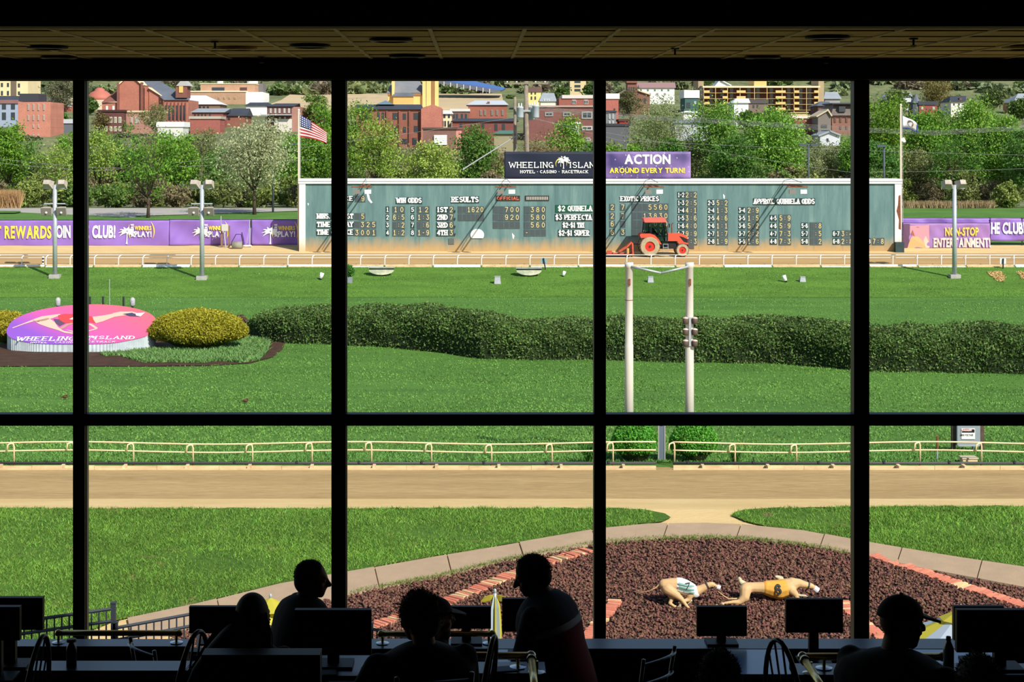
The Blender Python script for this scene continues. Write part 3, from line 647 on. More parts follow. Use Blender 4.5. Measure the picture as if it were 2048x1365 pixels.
# ================================================================ oval sign bed
def oval_sign():
    # mulch
    pts = [(-80,735),(100,734),(300,734),(420,733),(500,728),(545,716),(565,700),(572,686),(560,676),(520,668),(470,664),(380,668),(250,690),(0,690),(-80,690)]
    o = drape('mulch_bed', gp(pts), M_mulch, .03); o['kind'] = 'structure'
    # ground cover
    for k, poly in enumerate(([(245,716),(262,704),(330,700),(420,694),(470,680),(520,676),(540,684),(536,704),(520,722),(480,728),(440,724),(400,729),(340,726),(290,728)], [(200,710),(255,707),(262,712),(210,714)])):
        px = RNG.uniform(195, 545, 26000); py = RNG.uniform(672, 730, 26000); ok = inpoly(px, py, poly); px, py = px[ok], py[ok]
        D = 9.0*F/(py-HY); X = (px-CX)*D/F
        blades('ground_cover', X, D, .16, mat('ground_cover_leaf', (112,150,82), .7, island=.35, trans=.2), ['grey green ground cover spreading below the golden bush', 'small tongue of ground cover at the sign skirt'][k], .7, .035, 'plants')
    # oval disc, tilted towards the stand
    c = G(163, 706, 60); W = 6.42; d0 = 72.7; zb = gz(70)
    root = thing('oval_sign', (PX(163, d0), d0+2, zb), 'tilted oval pink and purple sign with a running greyhound', 'sign')
    ox, y0, y1, z0, z1 = PX(163, 74.5), d0, d0+4.1, zb+.36, zb+1.68
    def S(u, v): # u -1..1 across, v 0..1 front to back on the disc
        return Vector((ox+u*W/2, y0+(y1-y0)*v, z0+(z1-z0)*v))
    uy = (S(0, 1)-S(0, 0)); nrm = Vector((1, 0, 0)).cross(uy).normalized()
    def edge(a):
        u = math.cos(a); v = .5+.5*math.sin(a); r = 1.0
        if math.sin(a) < 0: e = 2/2.9; u = math.copysign(abs(math.cos(a))**e, math.cos(a)); v = .5-.5*abs(math.sin(a))**e
        if -2.5 < a < -.4: r = 1+.03*math.sin(a*9)
        return u*r, max(v*(1 if v > .12 else 1), .0)
    N = 72; E = [edge(-math.pi+2*math.pi*i/N) for i in range(N)]
    mb = MB(); mb.add([S(u, v) for u, v in E]+[S(0, .5)], [(i, (i+1) % N, N) for i in range(N)]); disc = mb.build('sign_face', M_oval, root)
    mb = MB(); n2 = 300; vs, fs = [], []
    for i in range(n2):
        a = -math.pi+2*math.pi*i/n2; u, v = edge(a); p = S(u*.985, v)-nrm*.02; k = 1+ (.006 if i % 2 else -.006); q = Vector((ox+(p.x-ox)*k, y0+2+(p.y-y0-2)*k, 0))
        vs += [(q.x, q.y, p.z), (q.x, q.y, zb-.02)]
    fs = [(2*i, 2*i+1, (2*i+3) % (2*n2), (2*i+2) % (2*n2)) for i in range(n2)]; mb.add(vs, fs); mb.build('corrugated_skirt', mat('corrugated_steel', (196,204,206), .45, metal=.2, var=.18, vs=1.5), root)
    # print: px on photo -> disc uv
    def UV(px, py):
        lo, hi = 0.0, 1.0
        for _ in range(40):
            v = (lo+hi)/2; s = S(0, v); yy = HY+(CZ-s.z)*F/s.y
            if yy > py: lo = v
            else: hi = v
        s = S(0, v); X = (px-CX)*s.y/F
        return Vector((X, s.y, s.z))
    def poly(pts, m, nm, lift=.012):
        mb = MB(); mb.add([UV(x, y)+nrm*lift for x, y in pts], [tuple(range(len(pts)))]); return mb.build(nm, m, root)
    k = 330/2048; T = lambda l: [(x*k, 600+y*k) for x, y in l]
    skin = mat('print_fawn', (226,184,160), .6); skd = mat('print_fawn_shade', (186,140,124), .6); red = mat('print_red', (232,70,72), .6)
    poly(T([(150,350),(300,292),(410,248),(440,262),(300,305),(160,356)]), skin, 'printed_tail')
    poly(T([(400,250),(520,208),(740,178),(760,190),(660,228),(560,260),(470,280),(420,268)]), skin, 'printed_rump')
    poly(T([(430,266),(600,225),(680,280),(720,340),(790,388),(930,414),(930,430),(800,412),(720,380),(600,345),(480,302)]), skin, 'printed_thigh')
    poly(T([(665,238),(800,250),(860,270),(800,300),(740,330),(690,290)]), mat('print_shadow', (96,74,96), .6), 'printed_belly', .010)
    poly(T([(720,195),(800,178),(960,180),(1140,210),(1190,292),(1120,280),(960,290),(800,290),(735,250)]), red, 'printed_vest', .014)
    poly(T([(860,245),(915,215),(960,230),(930,252)]), M_white, 'printed_vest_patch', .016)
    poly(T([(745,350),(830,300),(930,280),(940,292),(850,320),(780,365),(750,364)]), skd, 'printed_foreleg')
    poly(T([(800,370),(880,385),(1000,400),(1100,385),(1180,360),(1120,320),(1090,300),(1140,300),(1215,352),(1200,368),(1080,400),(930,412)]), skin, 'printed_foreleg')
    poly(T([(1150,215),(1300,195),(1420,172),(1560,176),(1600,190),(1420,215),(1280,270),(1190,295),(1160,250)]), skin, 'printed_neck', .015)
    poly(T([(1390,172),(1500,150),(1640,150),(1700,165),(1640,190),(1500,186)]), skin, 'printed_head', .016)
    poly(T([(1520,180),(1640,165),(1700,190),(1740,210),(1620,208)]), mat('print_navy', (70,70,96), .6), 'printed_collar', .018)
    poly(T([(1680,172),(1800,162),(1745,210),(1690,200)]), M_white, 'printed_muzzle', .019)
    # lettering
    ex = Vector((1, 0, 0))
    def line(s, x0, x1, yb, h, t, serif=True):
        a = UV(x0, yb); sc = a.y/F; put2d(stroke_text(s, (x1-x0)*sc, h, t, serif), a+nrm*.014, ex, uy.normalized(), M_white, root)
    line('WHEELING', 31, 148, 683, .44, .13); line('ISLAND', 187, 268, 680, .36, .15)
    line('HOTEL', 60, 94, 688, .18, .13, False); line('CASINO', 108, 150, 687.3, .18, .13, False); line('RACETRACK', 158, 230, 686.5, .18, .13, False)
    put2d(palm(.5), UV(178, 681)+nrm*.015, ex, uy.normalized(), M_white, root, 'palm_emblem')
    # lamps and pegs behind the rim
    for i, px in enumerate((116, 265)):
        b = Vector((PX(px, 77.6), 77.6, zb)); l = thing('sign_spot_lamp', b, ['grey hooded lamp behind the left rim of the oval sign', 'grey hooded lamp behind the right rim of the oval sign'][i], 'lamp', 'lamps behind the oval sign')
        MB().tube([b, b+Vector((0, 0, 1.55))], .05, 8).build('stem', M_dark, l); MB().lathe(b+Vector((0, 0, 1.5)), [(.07, 0), (.12, .08), (.12, .34), (.05, .42)], 10).build('hood', mat('lamp_grey', (170,168,166), .6, var=.2, vs=12), l, True)
    for i, px in enumerate((180, 206, 247)):
        b = Vector((PX(px, 78), 78, zb)); MB_ = MB().tube([b, b+Vector((0, 0, 1.9))], .045, 8); MB_.lathe(b+Vector((0, 0, 1.9)), [(.055, 0), (.03, .03)], 8)
        o = MB_.build('marker_peg', M_dark); tag(o, ['dark marker peg behind the oval sign beside the window bar', 'dark marker peg behind the middle of the oval sign', 'dark marker peg left of the right hooded lamp'][i], 'peg', 'pegs behind the oval sign')
    b = G(219, 610, 70); o = MB().tube([b, b+Vector((0, 0, 1.4))], .02, 6).lathe(b+Vector((0, 0, 1.38)), [(.03, 0), (.0, .06)], 6).build('thin_rod', M_steel); tag(o, 'thin grey rod standing in the infield grass', 'rod')
def palm(h):
    """2-D palm tree: trunk and drooping fronds, h tall, trunk foot at 0,0"""
    V, Fs = [], []
    def add(p):
        k = len(V); V.extend(p); Fs.append(tuple(range(k, k+len(p))))
    add([(-.05*h, 0), (.05*h, 0), (.025*h, .1*h), (.02*h, .62*h), (-.02*h, .62*h), (-.02*h, .1*h)])
    for a in (8, 40, 75, 110, 140, 172, 205, -25):
        r = math.radians(a); c = Vector((0, .64*h)); L = .38*h
        for t in np.linspace(.12, 1, 7):
            q = c+Vector((math.cos(r)*L*t, math.sin(r)*L*t*.8-.12*h*t*t)); w = .055*h*(1.2-t)
            nx, ny = -math.sin(r), math.cos(r)
            add([(q.x+nx*w, q.y+ny*w), (q.x-nx*w, q.y-ny*w), (q.x-nx*w*2.2-math.cos(r)*.02*h+math.cos(r)*L*.16, q.y-ny*w*2.2-.05*h), (q.x+math.cos(r)*L*.16, q.y+math.sin(r)*L*.12), (q.x+nx*w*2+math.cos(r)*L*.14, q.y+ny*w*2)])
    return np.array([(float(a), float(b)) for a, b in V]), Fs
def ovalmat():
    m = bpy.data.materials.new('sign_print'); m.use_nodes = True; n = m.node_tree.nodes; L = m.node_tree.links; b = n['Principled BSDF']; b.inputs['Roughness'].default_value = .55
    tc = n.new('ShaderNodeTexCoord'); sp = n.new('ShaderNodeSeparateXYZ'); L.new(tc.outputs['Object'], sp.inputs[0])
    ma = n.new('ShaderNodeMath'); ma.operation = 'MULTIPLY_ADD'; ma.inputs[1].default_value = .13; ma.inputs[2].default_value = .55; L.new(sp.outputs[0], ma.inputs[0])
    mb_ = n.new('ShaderNodeMath'); mb_.operation = 'MULTIPLY_ADD'; mb_.inputs[1].default_value = .16; L.new(sp.outputs[1], mb_.inputs[0]); L.new(ma.outputs[0], mb_.inputs[2])
    r = n.new('ShaderNodeValToRGB'); e = r.color_ramp.elements; e[0].position = .1; e[0].color = (*lin((140,84,186)), 1); e[1].position = 1; e[1].color = (*lin((240,104,116)), 1)
    x = r.color_ramp.elements.new(.55); x.color = (*lin((232,92,146)), 1); L.new(mb_.outputs[0], r.inputs[0])
    vo = n.new('ShaderNodeTexVoronoi'); vo.inputs['Scale'].default_value = 5; L.new(tc.outputs['Object'], vo.inputs['Vector'])
    hs = n.new('ShaderNodeHueSaturation'); L.new(r.outputs[0], hs.inputs['Color']); mr = n.new('ShaderNodeMapRange'); mr.inputs[1].default_value = 0; mr.inputs[2].default_value = .12; mr.inputs[3].default_value = 1.12; mr.inputs[4].default_value = 1.0
    L.new(vo.outputs[0], mr.inputs[0]); L.new(mr.outputs[0], hs.inputs['Value']); L.new(hs.outputs[0], b.inputs['Base Color']); return m
M_oval = ovalmat(); oval_sign()
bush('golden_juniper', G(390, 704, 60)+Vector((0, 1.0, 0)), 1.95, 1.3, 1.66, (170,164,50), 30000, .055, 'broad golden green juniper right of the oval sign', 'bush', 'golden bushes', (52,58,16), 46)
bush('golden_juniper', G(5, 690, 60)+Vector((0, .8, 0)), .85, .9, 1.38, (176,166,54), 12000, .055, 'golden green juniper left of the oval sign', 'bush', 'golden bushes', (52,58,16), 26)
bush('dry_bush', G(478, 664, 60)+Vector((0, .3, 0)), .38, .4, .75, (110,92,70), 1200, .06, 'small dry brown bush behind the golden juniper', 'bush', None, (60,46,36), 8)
# ================================================================ small things on the far bank
def bank_items():
    for i, (px, py, s) in enumerate(((641, 560, 1), (1126, 554, .8), (1571, 565, 1))):
        b = G(px, py, 90); r = thing('ground_spot_light', b, ['white ground spot light left of the potted plant', 'white ground spot light right of the bluish sign', 'white ground spot light on the right of the far bank'][i], 'lamp', 'ground spot lights')
        MB().lathe(b, [(.09*s, 0), (.1*s, .1*s)], 10).build('base', M_black, r)
        t = .35 if i != 2 else -.35
        MB().tube([b+Vector((0, 0, .08*s)), b+Vector((t*.3, .05, .42*s))], [.11*s, .13*s], 10).build('barrel', M_white, r, True)
    b = G(698, 566, 90); r = thing('potted_plant', b, 'leafy plant in a grey square pot on the far bank', 'plant'); MB().box(b+Vector((0, 0, .18)), (.42, .4, .38)).build('pot', mat('pot_grey', (128,134,136), .8, var=.1), r)
    u = RNG.normal(0, 1, (900, 3)); u /= np.linalg.norm(u, axis=1)[:, None]; leaves('foliage', np.array(b)+np.array((0, 0, .72))+u*RNG.uniform(.3, 1, (900, 1))*np.array((.33, .33, .36)), .09, leafmat((72,124,44)), r)
    MB().tube([b+Vector((0, 0, .3)), b+Vector((0, 0, .7))], .03, 6).build('stem', M_bark, r)
    for i, px in enumerate((763, 1058)):
        b = G(px, 552 if i == 0 else 553, 90); r = thing('storm_drain', b, ['green and white streaked concrete drain outlet on the far bank', 'green concrete drain outlet beside the bluish sign'][i], 'drain outlet', 'drain outlets')
        w = .78; vs, fs = [], []
        for a in np.linspace(0, math.pi, 17): vs += [Vector((b.x-w*math.cos(a), b.y-.05-.25*math.sin(a), b.z-.12-.30*math.sin(a)+.5)), Vector((b.x-w*.98*math.cos(a), b.y+.55, b.z+.47))]
        mb = MB(); mb.add(vs, [(2*k, 2*k+2, 2*k+3, 2*k+1) for k in range(16)]+[tuple(range(0, 34, 2))[::-1]]); mb.build('bowl', mat('mossy_concrete', (118,136,112), .85, var=.4, vs=1.6, col2=(196,190,160)), r)
        MB().box((b.x, b.y+.15, b.z+.5), (1.6, .5, .05)).build('rim', mat('rim_concrete', (150,160,140), .85, var=.2, vs=3), r)
    for i, (px, py, w, h) in enumerate(((995, 568, .4, .44), (1301, 565, .36, .34), (1605, 564, .36, .3))):
        b = G(px, py, 90); mb = MB(); q = .8
        mb.add([b+Vector((x*w/2, y*w/2, 0)) for x, y in ((-1,-1),(1,-1),(1,1),(-1,1))]+[b+Vector((x*w/2*q, y*w/2*q, h)) for x, y in ((-1,-1),(1,-1),(1,1),(-1,1))], [(0,1,5,4),(1,2,6,5),(2,3,7,6),(3,0,4,7),(4,5,6,7)])
        r = thing('utility_box', b, ['pale tapered utility box between the two drain outlets', 'small grey utility box behind the finish pole bar', 'small grey utility box right of the white spot light'][i], 'box', 'utility boxes on the far bank')
        mb.build('housing', mat('box_grey', (170,172,176), .7, var=.1), r); MB().box(b+Vector((0, 0, h+.012)), (w*.9, w*.9, .03)).build('cap', M_steel, r)
    for i, (px, py, tz, c) in enumerate(((1091, 540, 516, (134,160,168)), (2006, 538, 517, (214,214,214)))):
        b = G(px, py, 90); r = thing('bank_sign', b, ['bluish square sign on a dark post by the far rail', 'white sign on a dark post at the right of the far rail'][i], 'sign', 'small signs by the far rail')
        z = PZ(tz, b.y)-b.z; sh = -.12 if i == 0 else .02
        MB().tube([b, b+Vector((sh, 0, z*.98))], .045, 6).build('post', M_dark, r); MB().box(b+Vector((sh*.8, .06, z*.72)), (.38, .03, .36)).build('plate', mat('plate_%d' % i, c, .5), r)
    b = G(86, 532, 90); r = thing('striped_marker', b, 'black and white striped marker post by the far rail', 'marker post')
    for k in range(6): MB().lathe(b+Vector((0, 0, k*.1)), [(.06, 0), (.06, .1)], 8).build('band', M_white if k % 2 else M_black, r)
    for i, (px, py) in enumerate(((130, 800), (491, 808))):
        b = G(px, py, 42); r = thing('robin', b, ['small brown bird standing on the grass at far left', 'small brown bird standing on the grass near the second window bar'][i], 'bird', 'birds on the infield')
        m = mat('bird_brown', (86,58,40), .8); MB().ball(b+Vector((0, 0, .1)), (.085, .05, .055), 8, 6).ball(b+Vector((.07, 0, .155)), .032, 8, 6).build('body', m, r, True)
        MB().tube([b+Vector((-.07, 0, .1)), b+Vector((-.15, 0, .08))], [.025, .012], 6).build('tail', m, r); MB().tube([b+Vector((.095, 0, .155)), b+Vector((.12, 0, .15))], [.01, .002], 5).build('beak', mat('beak_yellow', (200,150,60), .5), r)
        for s in (-.02, .02): MB().tube([b+Vector((0, s, .07)), b+Vector((.01, s, 0))], .006, 5).build('leg', m, r)
bank_items()
# bare straw patches on the bank at right
for i, l in enumerate(([(1975,546),(2000,545),(2010,556),(2006,566),(1990,560)], [(2034,546),(2090,543),(2090,562),(2045,560)])):
    px = RNG.uniform(min(p[0] for p in l), max(p[0] for p in l), 2200); py = RNG.uniform(543, 568, 2200); ok = inpoly(px, py, l); q = [G(a, b, 95) for a, b in zip(px[ok], py[ok])]
    blades('straw_patch', np.array([p.x for p in q]), np.array([p.y for p in q]), .1, mat('straw', (206,178,120), .9, island=.25), ['bare straw patch on the right of the far bank', 'bare straw patch at the far right edge of the bank'][i], .8, .06, 'straw')
# ================================================================ scoreboard
def streakmat(name, base, light, dark, dirt):
    """weathered painted board: vertical run marks, mud splash along the foot"""
    m = bpy.data.materials.new(name); m.use_nodes = True; n = m.node_tree.nodes; L = m.node_tree.links; b = n['Principled BSDF']; b.inputs['Roughness'].default_value = .7; b.inputs['Specular IOR Level'].default_value = .2
    tc = n.new('ShaderNodeTexCoord'); sp = n.new('ShaderNodeSeparateXYZ'); L.new(tc.outputs['Object'], sp.inputs[0])
    def noise(st, d, r=.6):
        mp = n.new('ShaderNodeMapping'); mp.inputs['Scale'].default_value = st; L.new(tc.outputs['Object'], mp.inputs[0]); q = n.new('ShaderNodeTexNoise'); q.inputs['Scale'].default_value = 1; q.inputs['Detail'].default_value = d; q.inputs['Roughness'].default_value = r; L.new(mp.outputs[0], q.inputs['Vector']); return q.outputs['Fac']
    r = n.new('ShaderNodeValToRGB'); e = r.color_ramp.elements; e[0].position = .25; e[0].color = (*lin(dark), 1); e[1].position = .78; e[1].color = (*lin(light), 1); x = r.color_ramp.elements.new(.5); x.color = (*lin(base), 1)
    L.new(noise((1.6, 1, .22), 6, .7), r.inputs[0])
    a = n.new('ShaderNodeMath'); a.operation = 'MULTIPLY_ADD'; a.inputs[1].default_value = 1.1; L.new(noise((2.2, 1, .8), 4), a.inputs[0]); L.new(sp.outputs[2], a.inputs[2])
    f = n.new('ShaderNodeMapRange'); f.inputs[1].default_value = .7; f.inputs[2].default_value = 1.5; f.inputs[3].default_value = .8; f.inputs[4].default_value = 0; L.new(a.outputs[0], f.inputs[0])
    mx = n.new('ShaderNodeMix'); mx.data_type = 'RGBA'; L.new(f.outputs[0], mx.inputs[0]); L.new(r.outputs[0], mx.inputs[6]); mx.inputs[7].default_value = (*lin(dirt), 1); L.new(mx.outputs[2], b.inputs['Base Color']); _mc[name] = m; return m
DS = 114.1; MPP = DS/F
M_board = streakmat('weathered_green_board', (98,128,126), (128,154,148), (78,108,108), (190,150,94))
M_digit = mat('digit_panel', (86,104,102), .6, var=.25, vs=3)
M_led = mat('lamp_digits', (222,206,140), .5)
M_ledr = mat('lamp_digits_red', (222,110,80), .5)
M_lbl = mat('label_plate', (34,58,56), .7)
M_let = mat('white_letters', (240,240,236), .6)
SX = 1700.0
def scoreboard():
    base = G(1200, 503, 100); zb = gz(DS)
    root = thing('scoreboard', (PX(1200, DS), DS, zb), 'long weathered green tote scoreboard behind the far track', 'scoreboard')
    # face of separate sheets
    xs = [611,664,718,778,838,890,945,1000,1058,1110,1165,1218,1278,1338,1398,1455,1512,1570,1628,1685,1740,1789]
    for a, b in zip(xs[:-1], xs[1:]):
        MB().bb(PX(a, DS)+.003, PX(b, DS)-.003, DS-random.uniform(0, .012), DS+.06, zb-.1, PZ(367, DS)).build('face_sheet', M_board, root)
    MB().bb(PX(598, DS), PX(1802, DS), DS+.06, DS+1.5, zb-.1, PZ(364, DS)).build('shed_body', mat('shed_grey', (120,126,124), .8), root)
    MB().bb(PX(597, DS), PX(1803.5, DS), DS-.14, DS+1.6, PZ(367.5, DS), PZ(358, DS)).build('top_fascia', M_white, root)
    MB().bb(PX(597, DS), PX(1803.5, DS), DS-.16, DS-.135, PZ(363.2, DS), PZ(362.2, DS)).build('fascia_seam', mat('seam_grey', (150,152,154), .7), root)
    pw = streakmat('pillar_white', (228,228,222), (240,240,236), (206,206,200), (206,164,110))
    MB().bb(PX(598.5, DS), PX(611, DS), DS-.1, DS+1.5, zb-.1, PZ(367, DS)).build('end_pillar', pw, root)
    MB().bb(PX(1789, DS), PX(1802.5, DS), DS-.1, DS+1.5, zb-.1, PZ(367, DS)).build('end_pillar', pw, root)
    mb = MB(); pts = [(1797,392),(1801,390),(1802,460),(1797,458),(1798,440),(1793,422),(1796,410)]; mb.prism([P(x, y, DS-.105) for x, y in pts], (0, .01, 0)); mb.build('rust_patch', M_rust, root)
    def rect(x0, y0, x1, y1, m, nm, out=.04, parent=root, th=.05):
        return MB().bb(PX(x0, DS), PX(x1, DS), DS-out-.0, DS-out+th, PZ(y1, DS), PZ(y0, DS)).build(nm, m, parent)
    def word(s, x0, x1, y0, y1, t=.19, plate=True, m=M_let):
        if plate: rect(x0-1.2, y0-.8, x1+1.2, y1+1.2, M_lbl, 'name_board', .05)
        return put2d(stroke_text(s, (x1-x0)*MPP, (y1-y0)*MPP, t, True, .14, .8), P(x0, y1, DS-.065), (1,0,0), (0,0,1), m, root)
    def label(s, x0, x1, yc, h=9.5):
        rect(x0-.8, yc-h/2-1.6, x1+.8, yc+h/2+1.6, M_lbl, 'number_plate', .04)
        put2d(stroke_text(s, (x1-x0)*MPP, h*MPP, .16, False, .14), P(x0, yc+h/2, DS-.05), (1,0,0), (0,0,1), M_let, root)
    def digits(s, x0, x1, yc, cells=None, h=10.5, m=M_led, hh=7.0):
        """dark lamp box divided in cells, one character per cell"""
        box = rect(x0, yc-hh, x1, yc+hh, M_digit, 'digit_box', .04)
        k = cells or len(s); w = (x1-x0)/k
        for i, ch in enumerate(s):
            c0 = x0+i*w; MB().bb(PX(c0+.5, DS), PX(c0+w-.5, DS), DS-.046, DS-.041, PZ(yc+hh-1, DS), PZ(yc-hh+1, DS)).build('lamp_cell', mat('lamp_cell', (70,80,82), .6), box)
            if ch == ' ': continue
            put2d(stroke_text(ch, (min(w, 9.5)-2.6)*MPP if ch not in ':-.' else 3*MPP, h*MPP, .115, False), P(c0+w/2-((min(w, 9.5)-2.6)/2 if ch not in ':-.' else 1.5), yc+h/2, DS-.05), (1,0,0), (0,0,1), m, box, 'lamp_digit')
    word('RACE', 672, 706, 392, 402); digits(' 9', 710, 731, 397.5)
    word('MINS. TO POST', 634, 706, 427, 438); digits(' 5', 709, 731, 433)
    word('TIME OF DAY', 634, 706, 443.5, 454.5); digits(' 325', 708, 753, 449.5)
    word('TIME OF RACE', 634, 706, 459, 470); digits('3001', 708, 753, 465.5)
    word('WIN ODDS', 793, 843, 395.5, 406.5); word('RESULTS', 903, 957, 393.5, 405)
    for r, y in enumerate((419.5, 434.8, 450.3, 465.6)):
        label(str(r+1), 772.5, 777.5, y); digits(('10','6:5',' :2','1:2')[r], 785, 810, y); label(str(r+5), 822, 828, y); digits(('12','1:3',' :6','1-9')[r], 834, 859.5, y)
        word(('1ST','2ND','3RD','4TH')[r], 874, 895, y-5.5, y+5.5); digits('2763'[r], 897, 908, y)
        rect(908.5, y+1, 911, y+5, M_lbl, 'latch', .1)
        if r < 2: digits(('  1620','      ')[r], 916, 968, y)
        if r < 3: digits(('  700','  920','     ')[r], 986, 1040, y)
        digits((' 380',' 580',' 560','-   ')[r], 1048, 1092, y)
        yy = (414.6, 432, 448, 465)[r]; digits('2266'[r], 1219, 1230, yy); digits('77 3'[r], 1240, 1251, yy); digits(('   5560','  13830','   2020','  2 230')[r], 1263, 1337, yy, None, 10.5, M_led, 8)
    rect(897, 477, 908, 489, mat('blank_box', (92,98,92), .7), 'blank_box')
    for x0, x1, m in ((992, 1040, M_ledr), (1050, 1098, None)):
        o = rect(x0, 391.5, x1, 402, mat('dark_slot', (52,46,42), .7), 'status_panel')
        if m: put2d(stroke_text('OFFICIAL', 44*MPP, 7.5*MPP, .2, False), P(994, 400.5, DS-.05), (1,0,0), (0,0,1), m, o)
        else:
            for k in range(13): MB().bb(PX(1053+k*3.4, DS), PX(1055+k*3.4, DS), DS-.05, DS-.041, PZ(400, DS), PZ(393.5, DS)).build('slat', mat('slat_white', (180,176,166), .7), o)
    rect(1111, 410, 1185, 424.8, mat('label_green', (24,84,58), .7), 'quinela_board', .05); word('$2 QUINELA', 1116, 1184, 411.5, 423, .18, False)
    word('$3 PERFECTA', 1111, 1183, 429, 440.5, .18); word('$2-$1 TRI', 1125.5, 1168, 445, 456, .18); word('$2-$1 SUPER', 1117.5, 1178, 460.5, 472, .18)
    word('EXOTIC PRICES', 1241, 1317.5, 392.5, 403); word('APPROX. QUINIELA ODDS', 1507.5, 1629, 397.5, 408.5)
    rows = (390, 406, 421, 436.5, 452, 467.7, 483)
    for (lx, bx, first, vals) in ((1356, 1370, 0, ('2:2','2:5','4:1','3:6','4:0','9:9','2:3')), (1416, 1431.7, 1, ('5:2','1:3','4:6','1:1','1:7','1:9')), (1477.5, 1494, 2, ('2:9','1:5','5:2','2:2','1:6')), (1540.5, 1557.6, 3, ('5:9','5:9','7:3','7:3')), (1603, 1619.5, 4, (' :8',' :5','  2')), (1666, 1681.5, 5, ('3:4','2:8')), (1728, 1744, 6, ('7:8',))):
        for i, v in enumerate(vals):
            y = rows[first+i]; label('%d-%d' % (first+1, first+2+i), lx, lx+12.5, y); digits(v, bx, bx+24.5, y, None, 10.5, M_led, 7.4)
    # bare peeling marks
    for l in ([(733,387),(738,389),(740,398),(745,405),(742,407),(736,400)], [(615,406),(618,408),(616,412)], [(1024,466),(1029,472),(1027,479),(1025,476)], [(1446,388),(1450,392),(1449,398),(1447,397)], [(1605,381),(1611,379),(1610,385)]):
        mb = MB(); mb.prism([P(x, y, DS-.02) for x, y in l], (0, .006, 0)); mb.build('peeled_patch', M_let, root)
    mb = MB(); cc = P(954.5, 470, DS-.03); mb.prism([cc+Vector((.46*math.cos(a), 0, .40*math.sin(a))) for a in np.linspace(-.6, math.pi+.6, 24)], (0, -.04, 0)); mb.build('round_plate', M_white, root)
    # floodlight brackets reaching out over the face
    for i, px in enumerate((735, 1012, 1296, 1573)):
        X = PX(px, DS); z = PZ(371.5, DS); br = MB()
        for s in (-.18, .18): br.tube([(X+s, DS-.1, z+.1), (X+s*1.2, DS-4.4, z+.05)], .05, 6)
        b = br.build('lamp_bracket', M_rust, root)
        MB().box((X-.1, DS-4.4, z+.02), (1.35, .07, .07)).build('bracket_bar', M_rust, b)
        for s, m in ((-.42, M_lampdark), (.3, M_white)): MB().box((X+s, DS-4.36, z-.28), (.42, .2, .26)).build('face_lamp', m, b)
        MB().tube([(X-.18, DS-.1, z+.35), (X, DS-1.8, z+.5), (X+.2, DS-4.4, z+.3)], .025, 6).build('cable_loop', M_steel, b)
    b = MB(); b.bb(PX(1787, DS), PX(1804, DS), DS-.6, DS-.1, zb-.05, PZ(484, DS)); b.build('meter_box', mat('dark_teal', (48,66,66), .7, var=.2, vs=4), root)
    return root
scoreboard()
# ================================================================ sign on top of the board
def starfield():
    m = bpy.data.materials.new('sparkle_print'); m.use_nodes = True; n = m.node_tree.nodes; L = m.node_tree.links; b = n['Principled BSDF']; b.inputs['Roughness'].default_value = .5
    tc = n.new('ShaderNodeTexCoord'); no = n.new('ShaderNodeTexNoise'); no.inputs['Scale'].default_value = .5; L.new(tc.outputs['Object'], no.inputs['Vector'])
    r = n.new('ShaderNodeValToRGB'); e = r.color_ramp.elements; e[0].position = .35; e[0].color = (*lin((62,52,106)), 1); e[1].position = .7; e[1].color = (*lin((160,128,190)), 1); L.new(no.outputs['Fac'], r.inputs[0])
    vo = n.new('ShaderNodeTexVoronoi'); vo.inputs['Scale'].default_value = 3.2; L.new(tc.outputs['Object'], vo.inputs['Vector'])
    g = n.new('ShaderNodeMapRange'); g.inputs[1].default_value = .1; g.inputs[2].default_value = .2; g.inputs[3].default_value = .75; g.inputs[4].default_value = 0; L.new(vo.outputs[0], g.inputs[0])
    mu = n.new('ShaderNodeMath'); mu.operation = 'MULTIPLY'; L.new(g.outputs[0], mu.inputs[0]); L.new(no.outputs['Fac'], mu.inputs[1])
    mx = n.new('ShaderNodeMix'); mx.data_type = 'RGBA'; L.new(mu.outputs[0], mx.inputs[0]); L.new(r.outputs[0], mx.inputs[6]); mx.inputs[7].default_value = (.9, .86, 1, 1); L.new(mx.outputs[2], b.inputs['Base Color']); return m
def cloth(name, x0, x1, y0, y1, D, fold, m, parent, nx=60, nz=10, th=.02):
    X0, X1, Z0, Z1 = PX(x0, D), PX(x1, D), PZ(y1, D), PZ(y0, D); vs = []
    for i in range(nx+1):
        for j in range(nz+1):
            x = X0+(X1-X0)*i/nx; z = Z0+(Z1-Z0)*j/nz; vs.append((x, D-fold(x, z), z))
    k = nz+1; fs = [(i*k+j, (i+1)*k+j, (i+1)*k+j+1, i*k+j+1) for i in range(nx) for j in range(nz)]
    mb = MB(); mb.add(vs, fs); o = mb.build(name, m, parent, True); md = o.modifiers.new('thickness', 'SOLIDIFY'); md.thickness = th; md.offset = 1 if False else -1
    return o
M_yel = mat('print_yellow', (244,212,74), .55)
def arc2d(r, w, a0, a1, n=24):
    V, Fs = [], []
    for i in range(n+1):
        a = math.radians(a0+(a1-a0)*i/n); t = math.sin(math.pi*i/n)*w
        V += [(r*math.cos(a), r*math.sin(a)), ((r-t-.004)*math.cos(a), (r-t-.004)*math.sin(a))]
    for i in range(n): Fs.append((2*i, 2*i+1, 2*i+3, 2*i+2))
    return np.array(V), Fs
